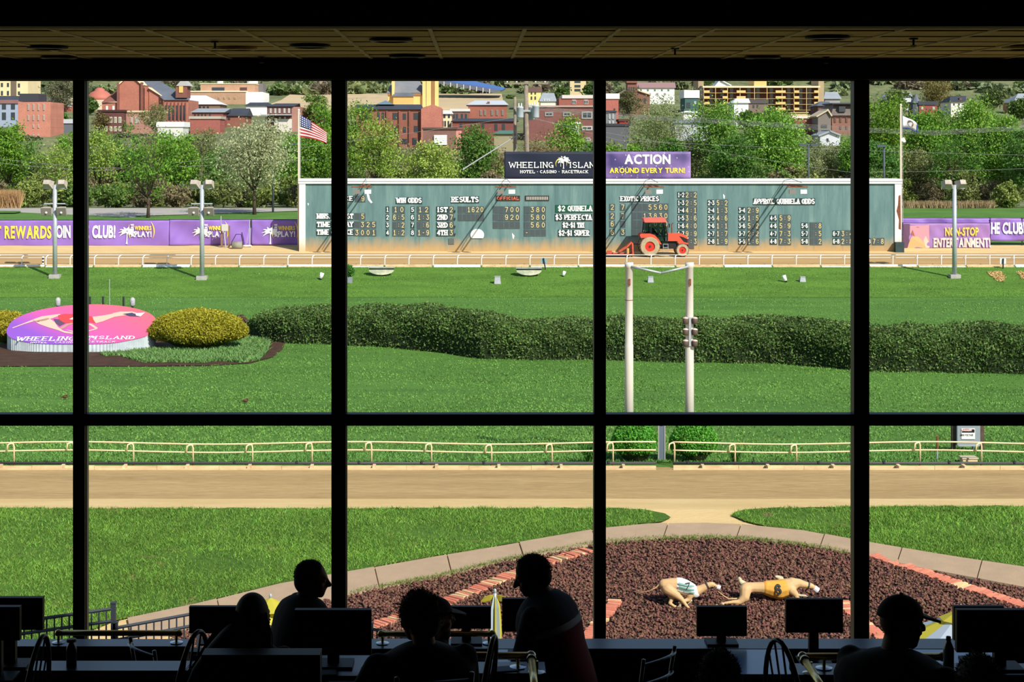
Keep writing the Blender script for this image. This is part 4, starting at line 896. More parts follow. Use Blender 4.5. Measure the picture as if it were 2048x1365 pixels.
def roof_sign():
    D = DS-.1; mp = D/F; z = PZ(358.5, D)
    a = thing('roof_banner', (PX(1100, D), D, z), 'navy banner with white lettering and palm emblem on the scoreboard roof', 'banner', 'banners on the scoreboard roof')
    f = lambda x, zz: .035*math.sin((x-PX(1010, D))*1.4+(zz-z)*2.6)*max(0, 1-(x-PX(1010, D))/5)
    cloth('cloth', 1008.5, 1197, 303.5, 358.3, D, f, mat('navy_vinyl', (34,38,56), .5), a)
    put2d(stroke_text('WHEELING', 89*mp, 12.2*mp, .13, True, .1, .8), P(1018, 336.2, D-.06), (1,0,0), (0,0,1), M_let, a); put2d(stroke_text('ISLAND', 62*mp, 12.2*mp, .13, True, .1, .8), P(1138.5, 336.2, D-.06), (1,0,0), (0,0,1), M_let, a)
    for s, x0, x1 in (('HOTEL', 1040, 1070), ('*', 1073, 1077), ('CASINO', 1080, 1113), ('*', 1116, 1120), ('RACETRACK', 1124, 1176)): put2d(stroke_text(s, (x1-x0)*mp, 6.4*mp, .17, True, .12, .6), P(x0, 346.8, D-.06), (1,0,0), (0,0,1), M_let, a)
    put2d(arc2d(11.5*mp, 2.2*mp, 215, -25), P(1122.5, 327.5, D-.055), (1,0,0), (0,0,1), M_yel, a, 'sun_arc')
    put2d(palm(30*mp), P(1127, 337.5, D-.065), (1,0,0), (0,0,1), M_let, a, 'palm_emblem'); put2d(palm(15*mp), P(1121.5, 333, D-.063), (1,0,0), (0,0,1), M_let, a, 'palm_emblem')
    b = thing('roof_banner', (PX(1290, D), D, z), 'purple sparkling banner with yellow slogan on the scoreboard roof', 'banner', 'banners on the scoreboard roof')
    cloth('cloth', 1197.5, 1381.5, 303.5, 358.3, D, lambda x, zz: .008*math.sin(x*2), starfield(), b)
    put2d(font_text('ACTION', 92*mp, 18.5*mp), P(1249, 327.5, D-.03), (1,0,0), (0,0,1), M_let, b); put2d(font_text('AROUND EVERY TURN!', 151*mp, 10*mp), P(1219, 345.8, D-.03), (1,0,0), (0,0,1), M_yel, b)
    for o, x0, x1 in ((a, 1012, 1194), (b, 1201, 1378)):
        for x in np.linspace(x0, x1, 4): MB().bb(PX(x, D)-.04, PX(x, D)+.04, D+.05, D+.12, z-.05, PZ(304, D)).build('back_post', M_steel, o)
roof_sign()
# ================================================================ purple fence banners
M_pur = mat('purple_vinyl', (138,104,180), .5, var=.07, vs=.6)
def fence_banner(x0, x1, y0, y1, D, label, seed, prints, folds=1.0, m=None, pts=None):
    rg = random.Random(seed); ph = [rg.uniform(0, 6.28) for _ in range(6)]; sg = [rg.choice((-1, 1))*rg.uniform(.8, 1.6) for _ in range(3)]
    z0 = PZ(y1, D)
    def fold(x, z): return folds*(.055*math.sin(1.3*x+sg[0]*1.5*z+ph[0])+.028*math.sin(2.9*x+sg[1]*3*z+ph[1])+.012*math.sin(6.5*x-sg[2]*4*z+ph[2]))
    root = thing('fence_banner', (PX((x0+x1)/2, D), D, z0), label, 'banner', 'banners on the track fence')
    cloth('cloth', x0, x1, y0, y1, D, fold, m or M_pur, root, int((x1-x0)/2.5)+4, 12, .01)
    n = max(2, int((x1-x0)/60)+1); g = gz(D)
    for x in np.linspace(x0+.6, x1-.6, n): MB().tube([(PX(x, D), D+.12, min(g, z0)-.05), (PX(x, D), D+.12, PZ(y0-1.5, D))], .035, 6).build('fence_post', M_dark, root)
    MB().tube([(PX(x0, D), D+.12, PZ(y0-.5, D)), (PX(x1, D), D+.12, PZ(y0-.5, D))], .025, 6).build('fence_rail', M_dark, root)
    mp = D/F
    def put(VF, px, py, mt, nm='lettering', vert=False):
        V, Fs = VF; mb = MB(); o = P(px, py, D); q = []
        for a, b in V:
            if vert: a, b = -b, a
            x, z = o.x+float(a), o.z+float(b); q.append((x, D-fold(x, z)-.075, z))
        mb.add(q, Fs); return mb.build(nm, mt, root)
    for k in prints:
        if k[0] == 'T': put(font_text(k[1], (k[3]-k[2])*mp, (k[5]-k[4])*mp, .05), k[2], k[5], k[6])
        elif k[0] == 'L':      # palm, arc and slogan
            x = k[1]; put(palm(40*mp), x+17, 488, M_let, 'palm_emblem'); put(arc2d(27*mp, 2.4*mp, 215, 150), x+46, 462, M_yel, 'sun_arc'); put(arc2d(27*mp, 2.4*mp, 45, -35), x+46, 462, M_yel, 'sun_arc')
            put(font_text('WHERE', 26*mp, 5.5*mp), x+30.5, 474, M_let, 'lettering', True)
            put(font_text('WINNERS', 34*mp, 8*mp, .04), x+32.5, 460, M_yel); put(font_text('PLAY!', 34*mp, 11*mp, .05), x+32.5, 473.5, M_let)
        elif k[0] == 'P':
            mb = MB(); mb.add([(P(px, py, D).x, D-fold(P(px, py, D).x, P(px, py, D).z)-.02-k[4], P(px, py, D).z) for px, py in k[1]], [tuple(range(len(k[1])))]); mb.build(k[3], k[2], root)
    return root
DB = 117.0
fence_banner(-70, 338, 441, 494, DB, 'longest purple fence banner, with rewards and club slogans', 1, [('T', 'BEST REWARDS', -38, 103, 452, 476, M_yel), ('T', 'JOIN THE CLUB!', 106, 231, 451, 475, M_let), ('L', 237)])
fence_banner(338.5, 502, 440, 491, DB, 'purple fence banner with deep creases behind the electric box', 4, [('L', 385)], 1.8)
fence_banner(503, 599, 440, 490, DB, 'purple fence banner in the scoreboard shadow at its left end', 9, [('L', 524)])
fence_banner(1803, 1980, 437, 470, DB, 'plain purple fence banner behind the entertainment banner', 12, [])
fence_banner(1980.5, 2110, 437, 482, DB, 'purple fence banner with club slogan at the right edge', 15, [('T', 'HE CLUB!', 1981.5, 2049, 445, 467, M_let)], 1.5)
pinkb = mat('faded_purple', (150,112,168), .6, var=.12, vs=.7)
fence_banner(1806, 1980, 447, 498, 115.6, 'faded purple banner with two dancers and an entertainment slogan', 21,
  [('T', 'NON-STOP', 1889, 1957, 455, 471, mat('print_gold', (226,196,84), .6)), ('T', 'ENTERTAINMENT!', 1866, 1980, 476, 494, mat('print_cream', (226,206,190), .6)),
   ('P', [(1807,448),(1820,448),(1820,496),(1807,496)], mat('print_plum', (92,64,90), .6), 'printed_dark_edge', 0), ('P', [(1820,452),(1858,450),(1858,496),(1820,496)], mat('print_rose', (196,140,150), .6), 'printed_backdrop', 0),
   ('P', [(1822,470),(1826,457),(1836,454),(1846,458),(1846,470),(1836,474)], mat('print_bronze', (150,84,70), .6), 'printed_figure', .004), ('P', [(1814,497),(1822,475),(1840,472),(1850,478),(1856,497)], mat('print_amber', (214,160,110), .6), 'printed_figure', .004), ('P', [(1844,470),(1852,455),(1858,462),(1858,496),(1850,496)], mat('print_peach', (226,180,160), .6), 'printed_figure', .006)], 1.2, pinkb)
# electric box, roller, cord by the fence
def fence_items():
    D = 116.0; g = gz(D); r = thing('electric_box', (PX(452, D), D, g), 'grey electric box on wooden posts before the purple fence', 'electric box')
    for px in (443.5, 458): MB().bb(PX(px-1.8, D), PX(px+1.8, D), D-.05, D+.08, g-.05, PZ(452, D)).build('post', mat('brown_post', (128,104,84), .9, var=.2, vs=6), r)
    MB().bb(PX(444, D), PX(457, D), D-.25, D-.05, PZ(462, D), PZ(448.5, D)).build('box', mat('box_tan', (190,190,176), .6), r)
    MB().tube([(PX(449, D), D-.12, PZ(462, D)), (PX(450, D), D-.12, PZ(476, D)), (PX(452, D), D-.12, g)], .05, 6).build('conduit', M_steel, r)
    MB().tube([(PX(442.5, D), D-.1, PZ(455, D)), (PX(442.5, D), D-.1, PZ(432, D))], .03, 6).build('aerial', M_steel, r)
    D = 115.3; g = gz(D); r = thing('lawn_roller', (PX(474, D), D, g), 'grey lawn roller parked before the purple fence', 'roller')
    MB().tube([(PX(464.5, D), D, g+.24), (PX(484.5, D), D, g+.24)], .25, 18).build('drum', mat('drum_grey', (140,138,124), .7, var=.15, vs=3), r, True)
    MB().tube([(PX(463, D), D, g+.24), (PX(463.5, D), D, g+.45), (PX(470, D), D+.5, g+.95), (PX(480, D), D+.5, g+.95), (PX(485.5, D), D, g+.45), (PX(486, D), D, g+.24)], .028, 6).build('handle', M_dark, r)
    D = 116.2; g = gz(D); r = thing('hose_stand', (PX(497, D), D, g), 'thin pale pipe stand with coiled hose before the fence', 'stand')
    MB().tube([(PX(499, D), D, g), (PX(499, D), D, PZ(440, D))], .035, 6).build('pipe', M_steel, r); MB().tube([(PX(490, D), D, g+.05), (PX(494, D), D, g+.35), (PX(498, D), D, g+1.3)], .02, 6).build('stay', M_steel, r)
    mb = MB(); mb.tube([(PX(495, D)+.3*math.cos(a), D-.2+.2*math.sin(a), g+.05+a*.008) for a in np.linspace(0, 12, 40)], .03, 6); mb.build('hose', M_white, r)
fence_items()
# ================================================================ flagpoles
def wave(U, V, D0, px0): return .16*math.sin(U*5.2+V*1.4)*U
def flags():
    D = DS+.3
    for i, (px, ty, lab) in enumerate(((597.5, 222, 'tall cream flagpole at the left end of the scoreboard'), (1801.5, 212, 'tall cream flagpole at the right end of the scoreboard'))):
        D_ = 115.9; r = thing('flagpole', (PX(px, D_), D_, gz(D_)), lab, 'flagpole', 'flagpoles'); g = gz(D_); t = PZ(ty, D_)
        MB().tube([(PX(px, D_), D_, g-.05), (PX(px, D_), D_, t)], [.09, .055], 10).build('pole', mat('pole_cream', (222,200,170), .5), r, True); MB().ball((PX(px, D_), D_, t+.06), .08, 8, 6).build('finial', M_lens, r, True)
        MB().tube([(PX(px, D_)+.13, D_-.05, g+1.2), (PX(px, D_)+.11, D_-.05, t-.1)], .008, 5).build('halyard', M_white, r)
    D_ = 115.9
    def flag(name, label, hoist, tip, bands, cat='flag'):
        """hoist: px,y0,y1; tip: px,y0,y1; drooping cloth"""
        r = thing(name, P(hoist[0], hoist[1], D_), label, cat, 'flags')
        def S(u, v):      # u along, v 0 top..1
            e = u**.9; y = (hoist[1]+(hoist[2]-hoist[1])*v)*(1-e)+(tip[1]+(tip[2]-tip[1])*v)*e + 5*math.sin(u*3.1)*-.6
            p = P(hoist[0]+(tip[0]-hoist[0])*u, y, D_); p.y += .22*math.sin(u*7+v*2.2)*min(1, u*2); return p
        for nm, u0, u1, v0, v1, m in bands:
            mb = MB(); n = max(2, int(14*(u1-u0))); k = 4; vs = [S(u0+(u1-u0)*i/n, v0+(v1-v0)*j/k) for i in range(n+1) for j in range(k+1)]
            mb.add(vs, [(i*(k+1)+j, (i+1)*(k+1)+j, (i+1)*(k+1)+j+1, i*(k+1)+j+1) for i in range(n) for j in range(k)]); o = mb.build(nm, m, r, True); md = o.modifiers.new('thickness', 'SOLIDIFY'); md.thickness = .008
        return r, S
    red, wht, blu = mat('flag_red', (198,52,58), .7, trans=.2), mat('flag_white', (236,232,230), .7, trans=.2), mat('flag_blue', (50,62,118), .7, trans=.2)
    b = [('stripe', .42 if k < 7 else 0, 1, k/13, (k+1)/13, red if k % 2 == 0 else wht) for k in range(13)]+[('canton', 0, .42, 0, 7/13, blu)]
    r, S = flag('national_flag', 'red white and blue striped flag flying from the left flagpole', (599, 229, 274), (653, 264, 287), b)
    mb = MB()
    for i in range(6):
        for j in range(5):
            c = S(.035+.07*i, .05+.1*j)+Vector((0, -.02, 0)); mb.add([c+Vector((.045*math.cos(a), 0, .045*math.sin(a))) for a in np.linspace(0, 6.28, 6)[:-1]], [(0,1,2,3,4)])
    mb.build('stars', wht, r)
    blu2 = mat('flag_blue2', (74,96,150), .7, trans=.2)
    b = [('field', .07, .9, .0, .86, wht), ('border', 0, .07, 0, 1, blu2), ('border', .9, 1, 0, 1, blu2), ('border', .07, .9, .86, 1, blu2)]
    r, S = flag('state_flag', 'white flag with blue border flying from the right flagpole', (1803.5, 231, 258), (1837, 250, 266), b)
    mb = MB(); mb.add([S(.5+.17*math.cos(a), .45+.3*math.sin(a))+Vector((0, -.03, 0)) for a in np.linspace(0, 6.28, 15)[:-1]], [tuple(range(14))]); mb.build('crest', mat('crest_brown', (120,104,88), .7), r)
    mb = MB(); c = P(1808, 282, D_); r = thing('loose_pennant', c, 'small white rag hanging low on the right flagpole', 'flag'); mb.add([P(1803, 277, D_), P(1809, 275, D_)+Vector((0, .1, 0)), P(1812, 283, D_), P(1808, 285, D_)+Vector((0, -.1, 0)), P(1803, 282, D_)], [(0,1,2,3,4)]); o = mb.build('cloth', wht, r); o.modifiers.new('t', 'SOLIDIFY').thickness = .01
flags()
# ================================================================ organic bodies: overlapping tapered shapes welded into one skin
def capsule(mb, p0, r0, p1, r1, n=10):
    p0, p1 = Vector(p0), Vector(p1); t = (p1-p0); L = t.length
    if L < 1e-6: mb.ball(p0, r0, n, 6); return
    t /= L; pts, rr = [], []
    for a in (80, 50, 22): pts.append(p0-t*r0*math.sin(math.radians(a))); rr.append(r0*math.cos(math.radians(a)))
    pts += [p0, p1]; rr += [r0, r1]
    for a in (22, 50, 80): pts.append(p1+t*r1*math.sin(math.radians(a))); rr.append(r1*math.cos(math.radians(a)))
    mb.tube(pts, rr, n)
def chain(mb, pts, n=10):
    for (p, r), (q, s) in zip(pts[:-1], pts[1:]): capsule(mb, p, r, q, s, n)
def organic(mb, name, m, parent, voxel=.01, smooth=4):
    o = mb.build(name, m, parent, True); a = o.modifiers.new('weld', 'REMESH'); a.mode = 'VOXEL'; a.voxel_size = voxel; a.use_smooth_shade = True
    if smooth: b = o.modifiers.new('soften', 'SMOOTH'); b.factor = .5; b.iterations = smooth
    return o
# ================================================================ tractor
M_or = mat('tractor_orange', (228,84,58), .4, spec=.5, coat=.3)
def tractor():
    g = G(1340, 511.5, 100); s = 1/30.3; X0, Y0, Z0 = PX(1297, g.y), g.y, g.z
    root = thing('tractor', (X0, Y0, Z0), 'orange tractor with enclosed cab driving on the far track', 'tractor')
    q = 230/2048; T = lambda x, y: ((1190+x*q-1297)*g.y/F+X0, Z0+(511.5-(420+y*q))*g.y/F)   # picture of the side -> x, z
    def prof(pts, y0, y1, m, nm, par=root):
        mb = MB(); mb.prism([Vector((T(x, y)[0], Y0+y0, T(x, y)[1])) for x, y in pts], (0, y1-y0, 0)); return mb.build(nm, m, par)
    W = .55
    prof([(1290,415),(1500,412),(1590,440),(1640,480),(1650,610),(1590,600),(1480,605),(1460,550),(1290,545)], -.38, .38, M_or, 'hood')
    for yy in (-.4, .385): prof([(1490,460),(1560,480),(1640,520),(1640,580),(1570,560)], yy, yy+.015, mat('grille_black', (36,34,36), .5), 'side_grille')
    prof([(1640,490),(1656,500),(1656,600),(1640,600)], -.33, .33, mat('grille_black', (36,34,36), .5), 'front_grille')
    for yy in (-.3, .3): MB().ball((T(1640,500)[0], Y0+yy, T(1640,500)[1]), (.05, .09, .06), 8, 6).build('headlamp', M_lens, root, True)
    prof([(1180,560),(1450,560),(1470,640),(1400,690),(1180,690),(1000,690),(1000,580)], -.22, .22, mat('chassis_black', (38,36,36), .6), 'chassis')
    # cab
    fr = mat('cab_frame_black', (30,32,34), .45)
    prof([(850,145),(1225,138),(1248,180),(1240,214),(870,216),(855,180)], -.72, .72, mat('roof_red', (226,104,92), .45), 'roof')
    prof([(880,400),(1060,400),(1160,590),(1250,600),(1250,660),(1150,660),(880,430)], -.62, .62, fr, 'cab_floor')
    for yy in (-.66, .66):
        for a, b in (((880,216),(862,410)), ((978,216),(975,420)), ((1225,216),(1265,420)), ((1265,420),(1262,620))):
            MB().tube([(T(*a)[0], Y0+yy, T(*a)[1]), (T(*b)[0], Y0+yy, T(*b)[1])], .035, 6).build('cab_pillar', fr, root)
    gl = bpy.data.materials.new('cab_glass'); gl.use_nodes = True; nn = gl.node_tree.nodes; tr = nn.new('ShaderNodeBsdfTransparent'); tr.inputs[0].default_value = (.62, .74, .70, 1); gs = nn.new('ShaderNodeBsdfGlossy'); gs.inputs[1].default_value = .03
    mx = nn.new('ShaderNodeMixShader'); mx.inputs[0].default_value = .12; gl.node_tree.links.new(tr.outputs[0], mx.inputs[1]); gl.node_tree.links.new(gs.outputs[0], mx.inputs[2]); gl.node_tree.links.new(mx.outputs[0], nn['Material Output'].inputs[0])
    for yy in (-.655, .655):
        prof([(885,216),(972,216),(970,405),(868,405)], yy, yy+.006, gl, 'cab_window'); prof([(985,216),(1222,216),(1262,420),(1255,600),(1160,590),(1062,420),(985,408)], yy, yy+.006, gl, 'cab_door')
    prof([(1228,216),(1236,216),(1276,420),(1268,420)], -.6, .6, gl, 'windscreen')
    prof([(1030,420),(1120,420),(1120,445),(1050,460),(1035,330),(1015,330)], -.22, .22, M_black, 'seat')
    MB().tube([(T(1190,400)[0]+.03*math.cos(a), Y0+.18*math.sin(a), T(1190,400)[1]+.16*math.cos(a)) for a in np.linspace(0, 6.28, 17)], .015, 6).build('steering_wheel', M_black, root)
    MB().tube([(T(1240,560)[0], Y0, T(1240,560)[1]), (T(1190,400)[0], Y0, T(1190,400)[1])], .025, 6).build('steering_column', M_black, root)
    # fenders
    for yy in (-.78, .38):
        out = [(780,440),(800,415),(960,412),(1040,440),(1110,510),(1165,600)]; inn = [(1135,600),(1075,530),(1000,485),(940,478),(800,490)]
        prof(out+inn, yy, yy+.4, M_or, 'fender')
    def wheel(cx, cy, r, w, yy, rr):
        x, z = T(cx, cy); pr = MB(); n = 32
        ring = [(rr, -w/2), (r*.93, -w/2), (r, -w*.3), (r, w*.3), (r*.93, w/2), (rr, w/2)]
        vs = [(x+a*math.cos(2*math.pi*j/n), Y0+yy+b, Z0+r+a*math.sin(2*math.pi*j/n)) for a, b in ring for j in range(n)]; k = len(ring)
        fs = [(i*n+j, i*n+(j+1) % n, ((i+1) % k)*n+(j+1) % n, ((i+1) % k)*n+j) for i in range(k) for j in range(n)]; pr.add(vs, fs)
        t = pr.build('tyre', mat('dusty_tyre', (172,156,124), .9, var=.15, vs=4), root)
        nl = 22; lg = MB()
        for j in range(nl):
            a = 2*math.pi*j/nl; c = Vector((x+math.cos(a)*r, Y0+yy, Z0+r+math.sin(a)*r)); lg.box(c, (.05, w*.9, .06), M=Matrix.Rotation(-a, 3, 'Y')@Matrix.Rotation(.5, 3, 'X'))
        lg.build('tread_lugs', mat('tyre_dark', (96,86,72), .9), t)
        MB().tube([(x, Y0+yy-w*.32, Z0+r), (x, Y0+yy+w*.32, Z0+r)], rr*1.02, 28).build('rim', mat('rim_red', (206,52,38), .45), t)
        MB().tube([(x, Y0+yy-w*.4, Z0+r), (x, Y0+yy+w*.4, Z0+r)], rr*.24, 14).build('hub', mat('hub_dark', (70,52,46), .6), t)
    for yy in (-.62, .62): wheel(958, 672, .645, .38, yy, .33); wheel(1535, 720, .40, .26, yy*.98, .23)
    MB().tube([(T(1360,415)[0], Y0-.25, T(1360,415)[1]), (T(1360,250)[0], Y0-.25, T(1360,250)[1]), (T(1380,232)[0], Y0-.25, T(1380,232)[1])], .04, 8).build('exhaust', M_rust, root)
    for x in (1190, 1275): MB().tube([(T(x,600)[0], Y0-.75, T(x,600)[1]), (T(x+10,740)[0], Y0-.75, T(x+10,740)[1])], .018, 6).build('step_rail', M_steel, root)
    for y in (600, 660, 735): MB().box(((T(1190,y)[0]+T(1280,y)[0])/2, Y0-.72, T(1190,y)[1]), (.36, .16, .025)).build('step', M_steel, root)
    prof([(1650,610),(1755,610),(1755,700),(1690,700),(1650,660)], -.25, .25, mat('weight_grey', (88,84,78), .8), 'front_weight')
    MB().box((T(1300,270)[0], Y0-.8, T(1300,270)[1]), (.05, .14, .26)).build('mirror', M_black, root)
    # drag behind
    h = thing('track_drag', (T(430,800)[0], Y0, Z0), 'red track drag hitched behind the tractor', 'drag')
    rd = mat('drag_red', (196,84,60), .7, var=.25, vs=6)
    for yy in (-.7, .7):
        MB().tube([(T(205,795)[0], Y0+yy, Z0+.1), (T(680,795)[0], Y0+yy, Z0+.1)], .06, 6).build('side_beam', rd, h)
        MB().tube([(T(430,745)[0], Y0+yy*.5, T(430,745)[1]), (T(560,660)[0], Y0+yy*.5, T(560,660)[1]), (T(650,575)[0], Y0+yy*.3, T(650,575)[1])], .045, 6).build('lift_arm', rd, h)
        MB().tube([(T(660,590)[0], Y0+yy*.3, T(660,590)[1]), (T(665,790)[0], Y0+yy*.5, Z0+.12)], .07, 6).build('mast_leg', rd, h)
    for x in (210, 330, 450, 570, 670): MB().tube([(T(x,795)[0], Y0-.75, Z0+.11), (T(x,795)[0], Y0+.75, Z0+.11)], .05, 6).build('cross_beam', rd, h)
    MB().box((T(400,820)[0], Y0, Z0+.03), (1.5, 1.5, .06)).build('scraper_plate', M_dark, h)
    MB().box((T(260,745)[0], Y0, T(260,745)[1]), (.3, .3, .14)).build('ballast', rd, h); MB().tube([(T(575,680)[0], Y0-.3, Z0+.15), (T(575,680)[0], Y0-.3, T(575,680)[1])], .09, 8).build('spring_post', mat('post_yellow', (206,160,90), .7), h)
    MB().tube([(T(660,605)[0], Y0, T(660,605)[1]), (T(860,620)[0], Y0, T(860,620)[1])], .03, 6).build('top_link', M_dark, h)
tractor()
# ================================================================ greyhound statues in the rock bed
def subdiv2d(VF, n=6):
    V, Fs = [], []
    for f in VF[1]:
        a, b, c, d = [VF[0][i] for i in f]
        for j in range(n):
            t, u = j/n, (j+1)/n; k = len(V); V += [a+(d-a)*t, b+(c-b)*t, b+(c-b)*u, a+(d-a)*u]; Fs.append((k, k+1, k+2, k+3))
    return np.array(V), Fs
def greyhounds():
    fawn = mat('statue_fawn', (200,164,116), .6, var=.1, vs=6); pale = mat('statue_pale', (190,180,146), .7, var=.15, vs=8)
    mz = mat('muzzle_white', (232,230,226), .5); col = mat('collar_dark', (60,58,60), .5)
    def dog(label, px0, py0, chains, bib, bibm, muzzle, num, collar, pale_chains):
        d0 = G(px0, py0, 20).y; s = d0/F; base = Vector((PX(px0, d0), d0, gz(d0))); root = thing('greyhound_statue', base, label, 'statue', 'running greyhound statues')
        def Q(px, py, off=0): return Vector((PX(px, d0), d0+off, PZ(py, d0)))
        mb = MB()
        for off, pts in chains: chain(mb, [(Q(x, y, (off if not isinstance(off, list) else off[i])), r*s) for i, (x, y, r) in enumerate(pts)])
        organic(mb, 'body', fawn, root, .011, 5)
        for off, pts in pale_chains:
            mb = MB(); chain(mb, [(Q(x, y, off), r*s) for x, y, r in pts]); organic(mb, 'leg', pale, root, .009, 3)
        mb = MB(); chain(mb, [(Q(x, y), (r+1.1)*s) for x, y, r in bib]); organic(mb, 'race_vest', bibm, root, .011, 4)
        mb = MB(); (a, b, r) = muzzle[0]; (a2, b2, r2) = muzzle[1]; mb.tube([Q(a, b), Q(a2, b2)], [r*s, r2*s], 10); mb.build('muzzle', mz, root)
        (a, b, r), (a2, b2, r2) = collar; MB().tube([Q(a, b), Q(a2, b2)], [r*s, r2*s], 12).build('collar', col, root)
        x, y = muzzle[0][0]-9, muzzle[0][1]-5
        for o in (-.035, .035): MB().ball(Q(x, y, o), (.03, .012, .014), 8, 5).build('ear', fawn, root)
        for o in (-.04, .04): MB().ball(Q(x+5, y+2.5, o), .007, 6, 5).build('eye', M_black, root)
        for nm, VF, x, y, off, m, ux, uy in num(s):
            o = put2d(VF, Q(x, y, off), ux, uy, m, root, nm); (xa, ya, ra), (xb, yb, rb_) = bib[0], bib[-1]; qa, qb = Q(xa, ya)-base, Q(xb, yb)-base
            xs_, zs_, rs_ = zip(*[((Q(a, b)-base).x, (Q(a, b)-base).z, (r+1.6)*s) for a, b, r in bib])
            for i, v in enumerate(o.data.vertices):      # wrap the print round the vest
                zc, R_ = np.interp(v.co.x, xs_, zs_), np.interp(v.co.x, xs_, rs_); v.co.y = -math.sqrt(max(R_*R_-(v.co.z-zc)**2, .002))-(.016 if nm == 'vest_stripe' else .024 if base.x < 4 else .012)-.0004*(i//4 % 13)
        return root
    k1 = 190/2048; A = lambda x, y, r: (1260+x*k1, 1140+y*k1, r*k1)
    gs = mat('vest_green', (112,156,146), .7); bk = mat('vest_black', (52,54,54), .7)
    def n1(s):
        out = []; x0, x1 = 1260+1025*k1, 1260+1370*k1
        for i in range(3):
            y = 1140+(235+i*62)*k1; w = (x1-x0)*s; h = 3.2*s; sl = .16
            out.append(('vest_stripe', (np.array([p for t in np.linspace(0, 1, 13) for p in ((w*t, -w*t*sl*1.6), (w*t, -w*t*sl*1.6+h))]), [(2*j, 2*j+2, 2*j+3, 2*j+1) for j in range(12)]), x0, y+3, -.186+i*.004, gs, (1,0,0), (0,0,1)))
        out.append(('vest_number', tuple(subdiv2d(stroke_text('7', 12*s, 13*s, .16, False))), 1260+1130*k1, 1140+390*k1, -.2, bk, (1,0,0), (.25,0,1))); return out
    dog('fawn greyhound statue in a green striped vest, trailing', 1355, 1215,
        [(0, [A(740,320,120), A(880,330,150), A(1050,340,160), A(1250,420,165), A(1380,490,120)]), (0, [A(1380,490,125), A(1530,420,90), A(1680,340,68), A(1760,320,62), A(1820,345,48), A(1880,370,36)]),
         (0, [A(650,300,24), A(560,390,18), A(420,460,14), A(270,490,11), A(115,495,8)]), ([-.06, -.1, -.14, -.17, -.18, -.2], [A(800,400,130), A(950,490,95), A(1090,590,55), A(1180,710,36), A(1270,800,28), A(1340,845,24)]),
         ([-.05, -.08, -.1, -.12], [A(1290,500,100), A(1260,620,50), A(1150,640,40), A(1080,690,34)]), ([-.05, -.07, -.1, -.12], [A(860,480,100), A(900,600,50), A(840,690,36), A(960,765,30)])],
        [(x, y, r) for x, y, r in (A(1060,340,160), A(1180,385,162), A(1300,440,150), A(1390,485,118))], mat('vest_white', (238,236,232), .7), (A(1870,370,50), A(1940,395,52)), n1, (A(1650,350,80), A(1680,335,76)),
        [(-.1, [A(960,765,34), A(880,790,30), A(770,775,22)]), (-.12, [A(1080,690,38), A(1040,770,30), A(960,790,24)]), (-.02, [A(1310,660,34), A(1240,720,28), A(1190,790,20)])])
    k2 = 230/2048; B = lambda x, y, r: (1420+x*k2, 1140+y*k2, r*k2)
    def n2(s): return [('vest_number', stroke_text('6', 12.5*s, 20*s, .2, False), 1420+1135*k2, 1140+395*k2, -.225, bk, (1,0,-.06), (-.03,0,1))]
    dog('fawn greyhound statue in a yellow vest numbered six, leading', 1545, 1207,
        [(0, [B(640,330,105), B(760,320,95), B(900,320,100), B(1060,340,130), B(1220,355,165), B(1400,300,145), B(1480,260,110)]), (0, [B(1460,255,115), B(1580,240,80), B(1690,270,62), B(1790,290,56), B(1850,315,42), B(1900,350,34)]),
         ([-.05, -.1, -.14, -.15, -.15, -.16], [B(620,350,110), B(600,460,90), B(500,540,48), B(380,535,34), B(240,560,26), B(110,585,22)]), ([-.08, -.1, -.12, -.13], [B(1440,350,90), B(1510,420,55), B(1520,480,34), B(1660,510,24)]),
         (-.05, [B(560,500,22), B(330,510,16), B(230,450,13), B(130,370,10)])],
        [(x, y, r) for x, y, r in (B(1030,330,128), B(1120,345,148), B(1230,357,166), B(1330,330,156))], mat('vest_yellow', (214,158,66), .6, var=.12, vs=6), (B(1850,320,52), B(1920,375,54)), n2, (B(1740,275,66), B(1765,282,64)),
        [(.1, [B(620,290,60), B(560,240,44), B(540,190,34)]), (.12, [B(1280,200,60), B(1230,165,34), B(1200,160,26)]), (-.16, [B(200,565,28), B(90,590,22)]), (.1, [B(1500,420,50), B(1580,480,28), B(1760,500,20)])])
greyhounds()
